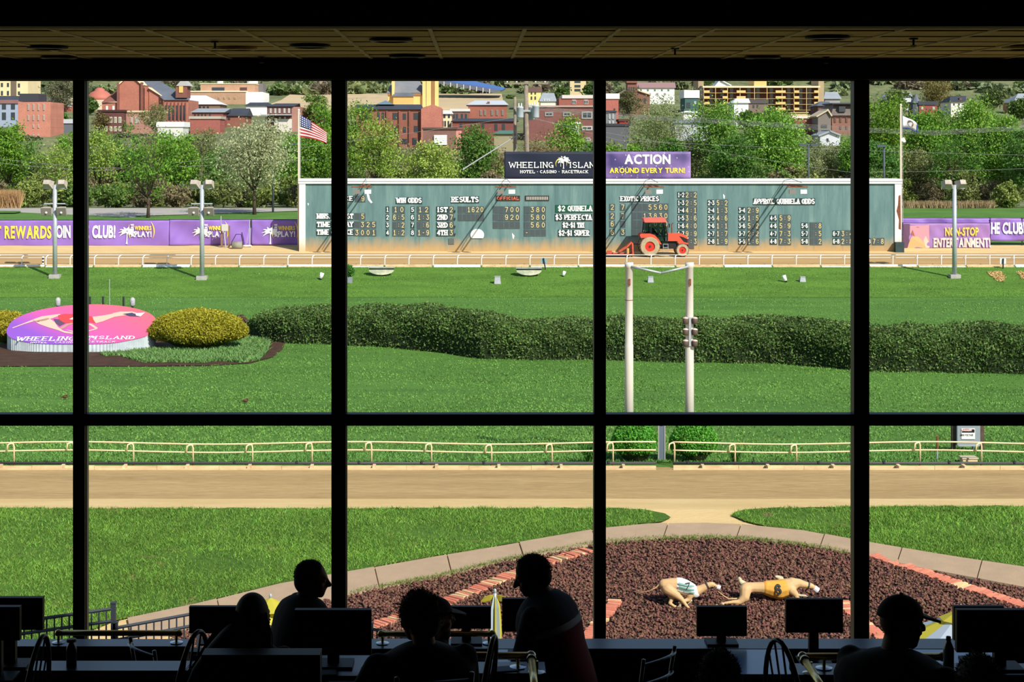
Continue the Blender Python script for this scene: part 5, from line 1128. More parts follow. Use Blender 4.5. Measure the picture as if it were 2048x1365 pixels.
# ================================================================ trees
def tree(name, px, D, topy, wpx, col, label, dens=1.0, style='full', bark=None, lean=0, cb=.25, leaf=None, group='trees beyond the fence', cat='tree', seed=None, clump=None):
    b = Vector((PX(px, D), D, gz(D))); H = PZ(topy, D)-b.z; W = wpx*D/F; root = thing(name, b, label, cat, group)
    rg = random.Random(seed if seed is not None else int(px*13+topy)); bark = bark or M_bark
    top = b+Vector((lean*H, 0, 0)); tr = max(.06, H*.017)
    fork = H*(cb+.06); mb = MB()
    mb.tube([b+Vector((0, 0, -.2)), b.lerp(top, fork/H*.5)+Vector((rg.uniform(-.1, .1), 0, fork*.5)), b.lerp(top, fork/H)+Vector((0, 0, fork))], [tr*1.25, tr, tr*.85], 8); mb.build('trunk', bark, root, True)
    f0 = b.lerp(top, fork/H)+Vector((0, 0, fork)); tips = []; br = MB(); nl = 7 if style != 'bush' else 5
    cc = b.lerp(top, .6)+Vector((0, 0, H*(cb+(1-cb)*(.52 if style != 'bush' else .42)))); rx, rz = W/2*.84, H*(1-cb)*.47; ry = min(rx, rz*1.2)
    for i in range(nl):
        a = 2*math.pi*i/nl+rg.uniform(-.3, .3); el = rg.uniform(.25, 1.2)
        tip = cc+Vector((math.cos(a)*rx*math.cos(el)*.9, math.sin(a)*ry*math.cos(el)*.9, rz*math.sin(el)*.9-rz*.15)); mid = f0.lerp(tip, .5)+Vector((0, 0, -rz*.12+rg.uniform(-.1, .1)*rz))
        br.tube([f0+Vector((0, 0, -.1*tr)), mid, tip], [tr*.62, tr*.4, tr*.1], 5); tips += [tip, mid.lerp(tip, .6)]
        for j in range(4):
            t = rg.uniform(.3, .9); s = (f0.lerp(mid, t*2) if t < .5 else mid.lerp(tip, t*2-1)); e = s+Vector((rg.gauss(0, .33)*rx, rg.gauss(0, .33)*ry, rg.uniform(.0, .5)*rz)); br.tube([s, s.lerp(e, .5)+Vector((0, 0, rg.uniform(-.05, .1)*rz)), e], [tr*.24, tr*.15, tr*.05], 4); tips.append(e)
            for _ in range(3 if style in ('sparse', 'twig') else 1):
                e2 = s.lerp(e, rg.uniform(.4, 1)); e3 = e2+Vector((rg.gauss(0, .2)*rx, rg.gauss(0, .2)*ry, rg.uniform(0, .35)*rz)); br.tube([e2, e3], [tr*.1, tr*.03], 3); tips.append(e3)
    br.build('branches', bark, root)
    # leaf clumps
    K = {'full': 95, 'airy': 70, 'sparse': 34, 'twig': 90, 'bush': 60}[style]; per = {'full': 130, 'airy': 92, 'sparse': 90, 'twig': 60, 'bush': 90}[style]
    K = int(K*dens*max(.6, min(1.6, rx*rz/12))); sz = leaf or {'full': .125, 'airy': .115, 'sparse': .11, 'twig': .085, 'bush': .125}[style]; sz *= D/160 if D > 160 else 1
    u = RNG.normal(0, 1, (K, 3)); u /= np.linalg.norm(u, axis=1)[:, None]; r = RNG.uniform(.25, 1, (K, 1))**.42
    C = np.array(cc)+u*r*np.array((rx*.88, ry*.88, rz*.92))
    if style in ('sparse', 'airy', 'twig'): T = np.array([tuple(t) for t in tips]); idx = RNG.integers(0, len(T), K); C = np.where(RNG.random((K, 1)) < .6, T[idx]+RNG.normal(0, .12*rx, (K, 3)), C)
    cs = (clump or .17)*np.sqrt(rx*rz)*RNG.uniform(.6, 1.3, (K, 1, 1))
    L = (C[:, None]+RNG.normal(0, 1, (K, per, 3))*cs*np.array((1.1, 1.1, .75))).reshape(-1, 3); L[:, 2] = np.maximum(L[:, 2], b.z+.1)
    leaves('crown', L, sz, leafmat(tuple(int(v*.93) for v in col), .42, .3), root)
    return root
GB = (128,172,62); GY = (158,184,80); GO = (146,156,98); GD = (104,146,62); GR = (158,142,98); GW = (190,194,146)
# lone trees on the verge
tree('maple', 296, 136, 254, 186, (116,160,54), 'lone half leafed tree with dark limbs on the verge', 1.1, 'sparse', M_bark, 0, .16, .13)
tree('blossoming_tree', 509, 141, 236, 176, GW, 'pale blossoming tree on the verge left of the scoreboard', 2.6, 'twig', M_bark, 0, .18, .1)
# the belt of trees between the road and the town
TL = [  # px, D, top y, width, colour, style, dens, what sets it apart
 (18,168,246,110,GB,'full',1,'mid green tree at the far left window edge'),
 (66,176,280,90,GD,'airy',1,'airy green tree below the narrow orange brick house'),
 (107,160,284,120,GY,'sparse',1.2,'pale barked sparse tree behind the leftmost light pole'),
 (140,182,262,90,GB,'airy',.9,'green tree left of the first window bar'),
 (198,172,258,110,GY,'airy',1,'yellow green tree just right of the first window bar'),
 (252,188,262,100,GD,'airy',1,'green tree behind the lone verge tree, on its left'),
 (300,196,236,80,GO,'twig',.8,'thin twiggy tree before the brick church'),
 (352,180,258,110,GB,'full',.9,'bright green tree right of the lone verge tree'),
 (405,190,244,90,GO,'twig',1,'olive twiggy tree below the tan office block'),
 (440,178,290,90,GD,'full',.8,'dark green tree left of the pale blossoming tree'),
 (585,176,268,100,GB,'full',1,'green tree behind the left flagpole'),
 (628,160,238,90,GB,'full',1.1,'bright green tree below the striped flag'),
 (652,188,205,60,GB,'airy',1,'tall airy tree by the second window bar'),
 (705,165,200,95,GB,'airy',1.1,'airy green tree just right of the second window bar'),
 (752,156,226,130,GY,'airy',1.3,'yellow green tree before the brick mill'),
 (815,180,290,100,GO,'twig',1,'low twiggy tree below the brick mill windows'),
 (862,158,284,130,GY,'full',1.1,'bright yellow green tree left of centre'),
 (948,164,250,90,GD,'full',1.1,'dense green tree with pale stems left of the navy banner'),
 (1000,172,296,90,GR,'twig',1.2,'brownish bare tree beside the navy banner'),
 (1085,166,262,120,GR,'twig',1.6,'golden brown budding tree above the navy banner'),
 (1136,182,232,90,GB,'full',1,'bright green tree before the brick warehouse'),
 (1180,168,282,60,GD,'full',.8,'green tree by the third window bar'),
 (1228,170,278,70,GB,'airy',1,'slim green tree right of the third window bar'),
 (1262,162,285,80,GB,'full',.9,'low green tree behind the purple roof banner'),
 (1318,196,184,130,GO,'twig',1.7,'tall bare limbed willow before the town church'),
 (1335,172,272,90,GD,'full',1,'dark green tree below the bare limbed willow'),
 (1385,178,262,90,GO,'twig',1.3,'grey green scrub tree right of the purple roof banner'),
 (1432,176,190,110,GB,'airy',1.6,'tall green tree before the left of the apartment block'),
 (1470,160,262,110,GD,'full',1.2,'dense green tree behind the scoreboard, right of the purple banner'),
 (1545,164,214,150,GB,'full',1.8,'largest bright green tree before the apartment block'),
 (1525,176,250,110,GY,'airy',1,'yellow green tree left of the largest green tree'),
 (1618,174,266,90,GO,'twig',1.3,'grey green scrub tree below the brick row'),
 (1668,178,282,80,GO,'twig',1.2,'twiggy scrub tree left of the fourth window bar'),
 (1706,166,258,70,GB,'airy',1,'green tree behind the fourth window bar'),
 (1772,172,184,110,GB,'airy',1.7,'tall green tree left of the white state flag'),
 (1760,160,280,110,GD,'full',1.1,'dense green tree at the right end of the scoreboard'),
 (1858,178,212,120,GB,'full',1.4,'green tree below the turreted house'),
 (1830,162,290,120,GO,'airy',1.1,'shaded olive tree behind the right light pole'),
 (1905,158,262,130,GD,'sparse',1.6,'leaning dark limbed tree behind the right light pole'),
 (1952,178,190,110,GB,'full',1.3,'tall green tree right of the white house'),
 (2005,166,226,120,GB,'full',1.4,'dense green tree near the right edge'),
 (2060,160,250,120,GD,'full',1.2,'dark green tree cut by the right edge')]
for i, (px, D, ty, w, c, st, dn, lab) in enumerate(TL):
    dv = random.uniform(-10, 10); c = tuple(int(max(20, min(220, v+dv+random.uniform(-3, 3)))) for v in c)
    tree({'twig': 'scrub_tree', 'full': 'leafy_tree', 'airy': 'young_tree', 'sparse': 'sparse_tree'}[st], px, D, ty, w, c, lab, dn, st, M_barkg if st in ('twig',) or 'pale' in lab else M_bark, .06 if 'leaning' in lab else 0, .16 if D > 170 else .2, None)
# undergrowth along the road
SHR, THK = [], []
rb = random.Random(3)
for i, px in enumerate(range(-30, 2090, 30)):
    D = 156+rb.uniform(0, 14); hy = rb.uniform(330, 366) if px < 610 or px > 1800 else rb.uniform(310, 350)
    c = rb.choice(((130,138,78), (138,158,78), (146,134,98), (116,146,70), (150,166,86), (132,122,92)))
    qx = px+rb.uniform(-12, 12); SHR.append((qx, c, None)); SHR[-1] = (qx, c, tree('roadside_shrub', qx, D, hy, rb.uniform(60, 100), c, 'tangled spring shrub in the thicket beyond the road', .75, 'bush', M_barkg, 0, .04, .15, 'shrubs in the roadside thicket', 'shrub'))
for i, px in enumerate(range(-20, 2080, 50)):
    D = 182+rb.uniform(0, 26); hy = rb.uniform(282, 322); c = rb.choice(((136,146,88), (146,160,88), (146,136,100), (126,150,78), (140,130,98)))
    qx = px+rb.uniform(-15, 15); THK.append((qx, c, tree('thicket_tree', qx, D, hy, rb.uniform(80, 130), c, 'slender spring tree deep in the thicket beyond the road', .75, rb.choice(('twig', 'airy')), M_barkg, 0, .05, .15, 'slender trees deep in the thicket', 'tree')))
# dry reeds
for i, (x0, x1, y, c) in enumerate(((-10, 40, 408, (170,134,92)), (1806, 1990, 418, (152,132,96)))):
    n = 5000; px = RNG.uniform(x0, x1, n); D = RNG.uniform(152.5, 156, n); blades('dry_reeds', (px-CX)*D/F, D, 1.4 if i == 0 else .6, mat('reed_%d' % i, c, .9, island=.3), ['dry orange reeds at the far left by the road', 'dry pale reeds behind the right purple banners'][i], .15, .03, 'reeds')
# wooded hillside behind the town: a few seedling kinds copied over the slope
hk = []
for i, c in enumerate(((136,146,104), (124,146,86), (146,136,112), (122,136,96), (148,160,108))):
    hk.append(tree('hillside_tree', 100+i*60, 500, 150, 36+6*i, c, 'small spring tree on the wooded hillside behind the town', .55, 'bush', M_barkg, 0, .1, .28, 'trees on the wooded hillside', 'tree', i, .22))
rb = random.Random(11)
for i in range(285):
    D = rb.uniform(466, 545); px = rb.uniform(-60, 2110)
    if 520 < px < 1010 and D < 470: continue
    o = hk[i % 5] if i < 5 else copy_tree(hk[i % 5]); o.location = (PX(px, D), D, gz(D)-.3); s = rb.uniform(.9, 1.7); o.scale = (s*1.1, s*1.1, s*rb.uniform(.8, 1.1)); o.rotation_euler.z = rb.uniform(0, 6.28)
# trees scattered among the houses
for i, (px, D, ty, w, c, st) in enumerate(((120,392,150,70,(132,132,98),'twig'), (140,400,165,50,(104,122,76),'bush'), (180,380,196,30,(92,124,56),'full'), (110,345,222,60,(84,126,44),'full'), (205,318,222,44,(130,116,72),'twig'), (310,312,200,70,(140,142,88),'twig'), (630,330,186,60,(124,150,70),'airy'), (1260,350,180,60,(116,116,72),'twig'), (1385,370,165,40,(124,124,80),'bush'), (1500,332,222,60,(96,136,52),'full'), (1876,392,160,84,(142,132,76),'twig'), (1700,330,232,40,(110,140,60),'airy'), (1790,360,178,60,(112,134,68),'airy'), (1985,380,172,60,(104,122,70),'airy'), (2040,360,196,50,(100,130,60),'full'), (600,470,176,40,(96,128,60),'full'), (1125,440,172,40,(92,120,56),'bush'), (1185,430,166,40,(88,118,58),'full'))):
    tree('town_tree', px, D, ty, w, c, ['grey brown bare tree beside the cream block', 'small dull green tree behind the red institution', 'green tree beside the domed rotunda', 'green tree under the red institution windows', 'brown bare tree left of the dark red row house', 'tall bare tree before the brick church', 'airy green tree behind the striped flag', 'brown bare tree before the brown church tower', 'dull green tree left of the apartment block tower', 'green tree below the stone house by the apartments', 'round olive tree above the turreted house', 'small tree by the mansard house', 'airy tree left of the turreted house', 'airy tree right of the small white house', 'green tree by the right edge house', 'small green tree on the hillside edge of the tan field', 'green tree right of the grey gabled house', 'green tree beside the far terraced flats'][i], .8, st, M_barkg, 0, .08, None, 'trees among the houses')


ORD = ['first', 'second', 'third', 'fourth', 'fifth', 'sixth', 'seventh', 'eighth', 'ninth', 'tenth', 'eleventh', 'twelfth', 'thirteenth', 'fourteenth', 'fifteenth']
def name_by_place(items, noun, anchors):
    """label each by its order to the right of a landmark one can find"""
    cnt = {}
    for qx, c, o in sorted(items, key=lambda t: t[0]):
        a = [t for p, t in anchors if p <= qx]; a = a[-1] if a else anchors[0][1]; k = cnt.get(a, 0); cnt[a] = k+1
        hue = 'brownish' if c[0] > c[1] else 'yellow green' if c[1]-c[2] > 72 else 'olive' if c[0] > c[1]-12 else 'green'
        o['label'] = '%s %s, %s right of %s' % (hue, noun, ORD[min(k, 14)], a)
ANC = [(-200, 'the left photo edge'), (110, 'the leftmost flood light pole'), (296, 'the lone verge tree'), (404, 'the second flood light pole'), (509, 'the blossoming tree'), (597, 'the left flagpole'), (815, 'the yellow church'), (1008, 'the navy banner edge'), (1198, 'the third window bar'), (1381, 'the purple roof banner'), (1525, 'the apartment block tower'), (1617, 'the twin arm parking lamp'), (1720, 'the fourth window bar'), (1801, 'the right flagpole'), (1909, 'the right flood light pole')]
name_by_place(SHR, 'thicket shrub by the road', ANC); name_by_place(THK, 'slender thicket tree', ANC)
# ================================================================ the town
FOOT = []
M_glassd = mat('window_glass', (46,54,62), .15, spec=.6)
M_roofd = mat('dark_roof', (62,66,74), .7, var=.15, vs=.4); M_roofg = mat('grey_roof', (150,156,160), .6, var=.12, vs=.3); M_slate = mat('slate_roof', (96,102,112), .7, var=.15, vs=.3)
def col(c): return mat('wall_%d_%d_%d' % c, c, .85, var=.08, vs=.25)
def bld(label, D, x0, x1, yt, yb, wall, dep=9, wins=(), roof=None, rc=None, trim=None, name='town_house', cat='house', parapet=None, brick=True, chim=(), group='houses of the town'):
    """front wall in the plane at D; wins: (x list, y0, y1, width, frame colour or None)"""
    g = gz(D); X0, X1, Zt = PX(x0, D), PX(x1, D), PZ(yt, D); zb = min(g, PZ(yb, D))-.3
    root = thing(name, ((X0+X1)/2, D, zb), label, cat, group); FOOT.append((X0-4, X1+4, D-4, D+dep+4))
    wm = brickmat('brick_%d_%d_%d' % wall, wall) if brick else col(wall)
    if roof and roof[0] == 'gable':      # gable end faces the viewer
        ax, ay = roof[1], roof[2]; mb = MB(); mb.prism([(X0, D, zb), (X1, D, zb), (X1, D, Zt), (PX(ax, D), D, PZ(ay, D)), (X0, D, Zt)], (0, dep, 0)); mb.build('wall', wm, root)
        for a, b in (((x0, yt), (ax, ay)), ((ax, ay), (x1, yt))):
            p, q = P(*a, D), P(*b, D); d = (q-p).normalized(); nn = Vector((-d.z, 0, d.x)); mb = MB(); mb.prism([p-d*.3-Vector((0, .4, 0)), q+d*.0-Vector((0, .4, 0)), q+nn*.25-Vector((0, .4, 0)), p-d*.3+nn*.25-Vector((0, .4, 0))], (0, dep+.6, 0)); mb.build('roof_slope', rc or M_roofd, root)
    else:
        MB().bb(X0, X1, D, D+dep, zb, Zt).build('wall', wm, root)
        if roof and roof[0] == 'pitch':  # slope towards the viewer, ridge behind; roof[1] ridge y, roof[2], roof[3] ridge ends
            R0, R1 = P(roof[2], roof[1], D+dep*.5), P(roof[3], roof[1], D+dep*.5); e = .35
            A, B = Vector((X0-e, D-e, Zt)), Vector((X1+e, D-e, Zt)); C, E = Vector((X1+e, D+dep+e, Zt)), Vector((X0-e, D+dep+e, Zt))
            mb = MB(); mb.add([A, B, R1, R0, C, E], [(0,1,2,3), (4,5,3,2), (1,4,2), (5,0,3), (0,5,4,1)]); mb.build('roof', rc or M_roofd, root)
        elif roof and roof[0] == 'flat': MB().bb(X0-.2, X1+.2, D-.2, D+dep+.2, Zt, Zt+(roof[1] if len(roof) > 1 else .5)).build('roof_edge', rc or M_roofd, root)
    for (xs, y0, y1, w, fc) in wins:
        for x in xs:
            a, b, c, d = PX(x-w/2, D), PX(x+w/2, D), PZ(y1, D), PZ(y0, D)
            if fc is not None:
                o = MB().bb(a, b, D-.12, D+.05, c, d).build('window', col(fc), root); t = min(.25, (b-a)*.2)
                MB().bb(a+t, b-t, D-.14, D-.115, c+t, d-t).build('pane', M_glassd, o)
                MB().bb((a+b)/2-.05, (a+b)/2+.05, D-.16, D-.135, c+t, d-t).build('mullion', col(fc), o)
            else: MB().bb(a, b, D-.06, D+.05, c, d).build('window', M_glassd, root)
    for cx, cy0, cy1, cw in chim: MB().bb(PX(cx-cw/2, D), PX(cx+cw/2, D), D+1, D+2.2, PZ(cy1, D), PZ(cy0, D)).build('chimney', brickmat('brick_chimney', (140,84,66)), root)
    if trim: MB().bb(X0-.15, X1+.15, D-.25, D+.02, Zt-trim[0], Zt).build('cornice', col(trim[1]), root)
    return root
def add(root, D, x0, x1, y0, y1, m, nm, out=.3, dep=.35, par=None): return MB().bb(PX(x0, D), PX(x1, D), D-out, D-out+dep, PZ(y1, D), PZ(y0, D)).build(nm, m, root)
CW, RB, OB, DB_ = (226,224,216), (190,100,76), (206,112,84), (120,66,58)
r = bld('cream apartment tower block at the far left', 410, -40, 56, 150, 205, (226,206,160), 12, [([4,16], 166,174,4,None), ([4,16], 182,191,4,None), ([38], 167,175,4,None), ([38], 183,190,4,None)], brick=False); add(r, 410, 23, 33, 150, 200, col((110,96,82)), 'dark_bay')
bld('blue grey terrace with dark cornice at the far left', 340, -45, 36, 200, 262, (150,160,178), 9, [([8,26], 208,219,8,None), ([8,26], 225,240,8,None)], ('flat', .8), col((70,74,90)), (.7, (140,100,96)), brick=False)
r = bld('narrow tall orange brick house', 310, 36, 101, 204, 285, (222,128,98), 10, [([57,67,77,88], 208,221,3.4,(186,170,158)), ([57,67,77,88], 230,241,3.2,(186,170,158)), ([67,77], 249,256,3,(186,170,158)), ([67,77], 269,277,3,(186,170,158))]); add(r, 310, 36, 74, 187, 203, mat('black_cladding', (58,60,66), .7), 'roof_box', -1, 6)
bld('red brick institution with white pilasters', 395, 75, 152, 196, 220, RB, 10, [([104,113,122,137,142], 203,214,4.5,CW)], None, None, (.8, (206,190,176)))
# domed rotunda
D = 402; r = thing('rotunda', (PX(194, D), D, gz(D)), 'brick rotunda with a shallow red dome', 'building', 'houses of the town'); MB().lathe((PX(194, D), D+3, gz(D)-1), [(4.2, 0), (4.2, PZ(200, D)-gz(D)+1)], 20).build('drum', col((196,182,156)), r)
MB().lathe((PX(194, D), D+3, PZ(200, D)), [(3.2, 0), (2.9, .9), (2.2, 1.8), (1.2, 2.3), (1.1, 2.7), (.4, 3.0)], 20).build('dome', mat('dome_red', (176,104,88), .6), r, True); MB().lathe((PX(194, D), D+3, PZ(182, D)), [(1.0, 0), (.5, .5), (.1, .6)], 12).build('cupola', col((206,186,160)), r)
# brick church with long slate nave
D = 345; r = bld('large brick church with slate nave roof', D, 236, 286, 172, 265, OB, 16, [], ('gable', 261, 150), mat('cream_coping', (222,204,170), .7), None, 'brick_church', 'church')
for x in (237, 284.5): add(r, D, x-2, x+2, 165, 262, brickmat('brick_dark', (156,84,66)), 'buttress', .6, .8)
add(r, D, 288, 298, 173, 262, brickmat('brick_206_112_84', OB), 'side_bay', -.5, 8)
mb = MB(); mb.prism([P(298, 262, D+.3), P(330, 262, D+.3), P(330, 196, D+.3), P(298, 176, D+.3)], (0, 10, 0)); mb.build('aisle_wall', brickmat('brick_206_112_84', OB), r)
mb = MB(); mb.prism([P(297, 174, D-.1), P(330, 195, D-.1), P(330, 197, D-.1), P(297, 176.5, D-.1)], (0, 10, 0)); mb.build('aisle_coping', mat('cream_coping', (222,204,170), .7), r)
MB().bb(PX(328, D), PX(378, D), D-1, D+12, gz(D)-1, PZ(200, D)).build('nave_wall', brickmat('brick_206_112_84', OB), r)
for x in (333,340,347.5,355,362.5,369.5): add(r, D, x-1.4, x+1.4, 211, 241, M_glassd, 'lancet_window', 1.06, .1)
for x in (329,336.5,344,351.3,358.8,366,373): add(r, D, x-.9, x+.9, 205, 252, brickmat('brick_dark', (156,84,66)), 'pilaster', 1.2, .3)
mb = MB(); mb.prism([P(283, 161, D+6), P(312, 161, D+6), P(379, 200, D-1.4), P(327, 200, D-1.4)], (0, .3, .3)); mb.build('nave_roof', M_slate, r)
MB().bb(PX(354, D), PX(377, D), D-1.6, D+2.4, PZ(196, D), PZ(172, D)).build('bell_tower', brickmat('brick_dark', (156,84,66)), r); mb = MB(); mb.prism([P(352, 172, D-1.8), P(379, 172, D-1.8), P(365.5, 157, D-1.8)], (0, 5, 0)); mb.build('tower_gable', mat('tower_roof', (172,170,168), .7), r)
add(r, D, 361, 369, 172, 186, mat('louvre_gold', (222,182,104), .7), 'belfry_louvre', 1.75, .1); MB().bb(PX(204, D), PX(236, D), D, D+8, gz(D)-1, PZ(205, D)).build('transept', brickmat('brick_206_112_84', OB), r)
mb = MB(); mb.prism([P(203, 206, D-.3), P(236, 203, D-.3), P(236, 181, D+4), P(214, 197, D+4)], (0, .3, .2)); mb.build('transept_roof', brickmat('brick_dark', (156,84,66)), r)
for x in (214, 227): add(r, D, x-2, x+2, 212, 221, col(CW), 'small_window', .1, .2)
bld('dark red row house with white windows', 318, 197, 248, 224, 275, DB_, 8, [([203,212,222,231,240], 234,246,5.5,(216,206,180)), ([203,212,222,231,240], 253,263,5.5,(216,206,180))], ('flat', .4), col((70,46,44)))
bld('faded pink brick row house with stepped parapet', 320, 248, 318, 225, 275, (196,130,108), 8, [([263,272,277,297,304,310], 234,247,4,(206,196,180))], ('flat', .35), col((206,186,150)))
bld('low white roofed shed before the church', 300, 315, 366, 254, 276, (206,204,196), 6, [], ('flat', .9), M_white, name='shed', cat='shed', brick=False)
r = bld('tan brick office block with white end', 430, 376, 491, 184, 228, (206,150,108), 14, [([438,448.5,459,470], 194,198.5,3.8,(188,160,130)), ([459,470], 212.5,217,4,(188,160,130))], ('flat', .3), col((228,214,186)), None, 'office_block', 'building', brick=True)
MB().bb(PX(401, 433), PX(510, 433), 433, 445, PZ(184, 433), PZ(168, 433)).build('upper_storey', brickmat('brick_206_150_108', (206,150,108)), r); MB().bb(PX(400, 433), PX(511, 433), 432.8, 445.2, PZ(168, 433), PZ(166.8, 433)).build('roof_edge', col((228,214,186)), r)
add(r, 433, 424, 449, 175, 182, M_glassd, 'window_band', .1, .2); add(r, 433, 480, 494, 175, 182, mat('dark_louvre', (86,58,50), .7), 'louvre', .1, .2); MB().bb(PX(490, 430), PX(525, 430), 430.5, 444, gz(430), PZ(184, 430)).build('white_end', col((232,230,226)), r); MB().bb(PX(509, 440), PX(526, 440), 440, 446, PZ(189, 440), PZ(167, 440)).build('grey_tower', col((110,108,106)), r)
for x in (438, 503): MB().lathe((PX(x, 436), 438, PZ(166.5, 436)), [(.8 if x < 450 else 1.4, 0), (.8 if x < 450 else 1.4, .6), (.3, .8)], 12).build('roof_vent', M_white, r)
bld('pale metal roofed hall beside the church', 360, 378, 440, 209, 240, (150,110,84), 10, [([392,400,408,416], 213,218,4,None)], ('pitch', 191, 378, 412), mat('pale_roof', (206,208,208), .5), brick=True)
bld('low grey roofed brick shed', 335, 384, 446, 225, 250, (168,86,72), 8, [([390,397,404,411,420], 228,232,3,None)], ('pitch', 217, 396, 462), M_roofg)
bld('red brick shed below the church hall', 318, 380, 440, 238, 262, (190,92,78), 6, [], ('flat', .5), col((176,166,150)), name='shed', cat='shed')
bld('black roofed brick workshop', 340, 446, 490, 232, 262, (168,92,72), 10, [([458], 235,240,5,None)], ('pitch', 217, 466, 500), M_roofd)
bld('white walled garage with flat dark roof', 380, 492, 540, 212, 232, (228,226,220), 10, [], ('pitch', 205, 500, 536), M_roofd, brick=False)
r = bld('brick row with dark roof behind the striped flag', 325, 534, 584, 213, 270, (128,76,66), 12, [([541.5,550.5,559,569,578], 217,226,4,(206,200,190)), ([532,543.5,560,570], 234,244,4,(206,200,190))], ('pitch', 207, 552, 600), M_roofd); MB().bb(PX(584, 325), PX(600, 325), 325, 336, gz(325), PZ(214, 325)).build('gable_end', brickmat('brick_196_130_108', (196,130,108)), r); add(r, 325, 523, 584, 229, 231, M_steel, 'porch_roof', 1.6, 1.8); add(r, 325, 549, 584, 238, 264, col((206,198,186)), 'render_panel', .4, .4)
bld('plain brown brick house behind the striped flag', 330, 600, 645, 224, 270, (128,76,62), 10, [], ('flat', .4), col((90,60,52)))
# brick mill
D = 285; r = bld('long brick mill with dark roof', D, 712, 842, 219, 300, (172,92,68), 14, [([724,733,757,766], 225,240,5,None), ([790,832], 226,239,9.5,None), ([809], 227,239,6.5,None), ([790,832], 252,265,8,None), ([809], 254,265,6,None), ([809], 278,288,10,None), ([829], 276,290,9,None)], ('pitch', 209, 713, 842), M_roofd, None, 'brick_mill', 'building')
for x in (743, 774, 799, 819, 840): add(r, D, x-1.5, x+1.5, 222, 292, brickmat('brick_dark', (156,84,66)), 'pilaster', .3, .4)
mb = MB(); mb.prism([P(842, 300, D-.8), P(884, 300, D-.8), P(883, 216, D-.8), P(866, 209, D-.8), P(846, 215, D-.8), P(842, 219, D-.8)], (0, 13, 0)); mb.build('gable_end', brickmat('brick_214_116_90', (214,116,90)), r)
MB().bb(PX(752, D), PX(811, D), D+4, D+9, PZ(217, D), PZ(211, D)).build('roof_lantern', col((70,78,88)), r); mb = MB(); mb.prism([P(752, 209, D+3.8), P(788, 209, D+3.8), P(771, 201, D+3.8)], (0, 6, 0)); mb.build('lantern_gable', mat('lantern_blue', (104,132,150), .6), r)
# yellow church
D = 405; r = bld('yellow stone church with tall buttresses', D, 776, 848, 186, 222, (226,190,120), 12, [], ('pitch', 158, 786, 838), mat('church_roof', (122,124,126), .7, var=.1, vs=.3), (.6, (150,110,80)), 'yellow_church', 'church', brick=False)
add(r, D, 787, 827, 193, 214, col((206,170,104)), 'apse', 1.5, 1.5); mb = MB(); mb.prism([P(783, 193, D-1.8), P(830, 193, D-1.8), P(822, 186, D-.3), P(790, 186, D-.3)], (0, .4, .1)); mb.build('apse_roof', M_slate, r)
for x0, x1, y in ((784, 789, 160), (845, 852, 160), (853, 862, 160), (862, 870, 162), (870, 877, 158)): add(r, D, x0, x1, y, 218, col((232,194,124) if x0 != 862 else (150,110,72)), 'buttress', .8, 3)
bld('small cream gabled house beside the mill', 300, 883, 903, 228, 262, (226,212,170), 6, [([886,890.5,897], 242,253,3,None), ([889,898], 229,236,4,None)], ('pitch', 221, 884, 902), M_white, brick=False)
bld('low brick garage with a white door before the mill', 272, 846, 912, 259, 300, (150,98,82), 7, [], ('flat', .3), col((90,70,62))).name
r = bpy.data.objects.new('x', None); bpy.data.objects.remove(r)
g_ = bld('short pink rendered garage beside the white door', 273, 905, 923, 259, 296, (206,140,132), 6, [], ('flat', .3), col((120,86,80)), brick=False)
dd = thing('garage_door', P(881, 292, 271.6), 'wide white roller door on the low brick garage', 'door'); 
for i in range(5): MB().bb(PX(868, 271.8), PX(894, 271.8), 271.7, 271.85, PZ(274+i*4, 271.8)+.02, PZ(270+i*4, 271.8)-.02).build('door_panel', M_white, dd)
bld('brown brick shop with white roof clutter', 320, 902, 938, 223, 250, (150,94,78), 8, [([908,914,924,932], 228,237,4,None)], ('flat', .5), col((206,204,198)))
bld('red brick hall with pale metal roof', 325, 936, 1014, 210, 245, (186,98,72), 12, [([962,970,984,994,1005], 220,231,4.2,(150,140,130))], ('pitch', 201, 950, 1008), mat('metal_roof', (190,196,198), .5), None, chim=((977, 203, 209, 5),))
bld('long low brick building with dark flat roof', 292, 905, 1034, 243, 275, (150,72,62), 8, [([922,966], 248,258,5,None), ([944], 248,253,5,None), ([992,1007], 248,261,6,None)], ('pitch', 237, 912, 1034), M_roofd)
bld('low green roofed shed behind the trees', 275, 988, 1026, 268, 285, (150,140,110), 6, [], ('pitch', 261, 1000, 1026), mat('green_roof', (84,116,100), .6), name='shed', cat='shed', brick=False)
bld('yellow house with dark mansard roof', 400, 1051, 1082, 184, 215, (230,206,128), 8, [([1063,1070.5], 184,189,3,None), ([1063,1070.5], 193,199.5,3,None)], ('flat', 1.2), col((110,86,78)), brick=False)
bld('grey gabled house with a white dormer', 390, 1081, 1111, 203, 215, (226,224,200), 7, [([1089,1094,1098], 198,203,2.4,(224,224,220))], ('pitch', 186, 1085, 1108), M_roofg, brick=False)
D = 300; r = bld('big brick warehouse with wide windows', D, 1052, 1205, 211, 285, (148,84,74), 16, [([1098,1134], 224,233,17,(140,138,134)), ([1174], 223,238,22,(150,150,146)), ([1174], 252,261,22,(176,174,164)), ([1174], 275,282,16,(150,150,146))], None, None, (.3, (176,150,136)), 'brick_warehouse', 'building'); MB().bb(PX(1118, D+6), PX(1205, D+6), D+6, D+16, PZ(211, D+6), PZ(197, D+6)).build('upper_storey', brickmat('brick_176_92_72', (176,92,72)), r); MB().bb(PX(1124, D+6), PX(1205, D+6), D+5.8, D+16, PZ(197, D+6), PZ(190, D+6)).build('white_parapet', col((206,200,190)), r)
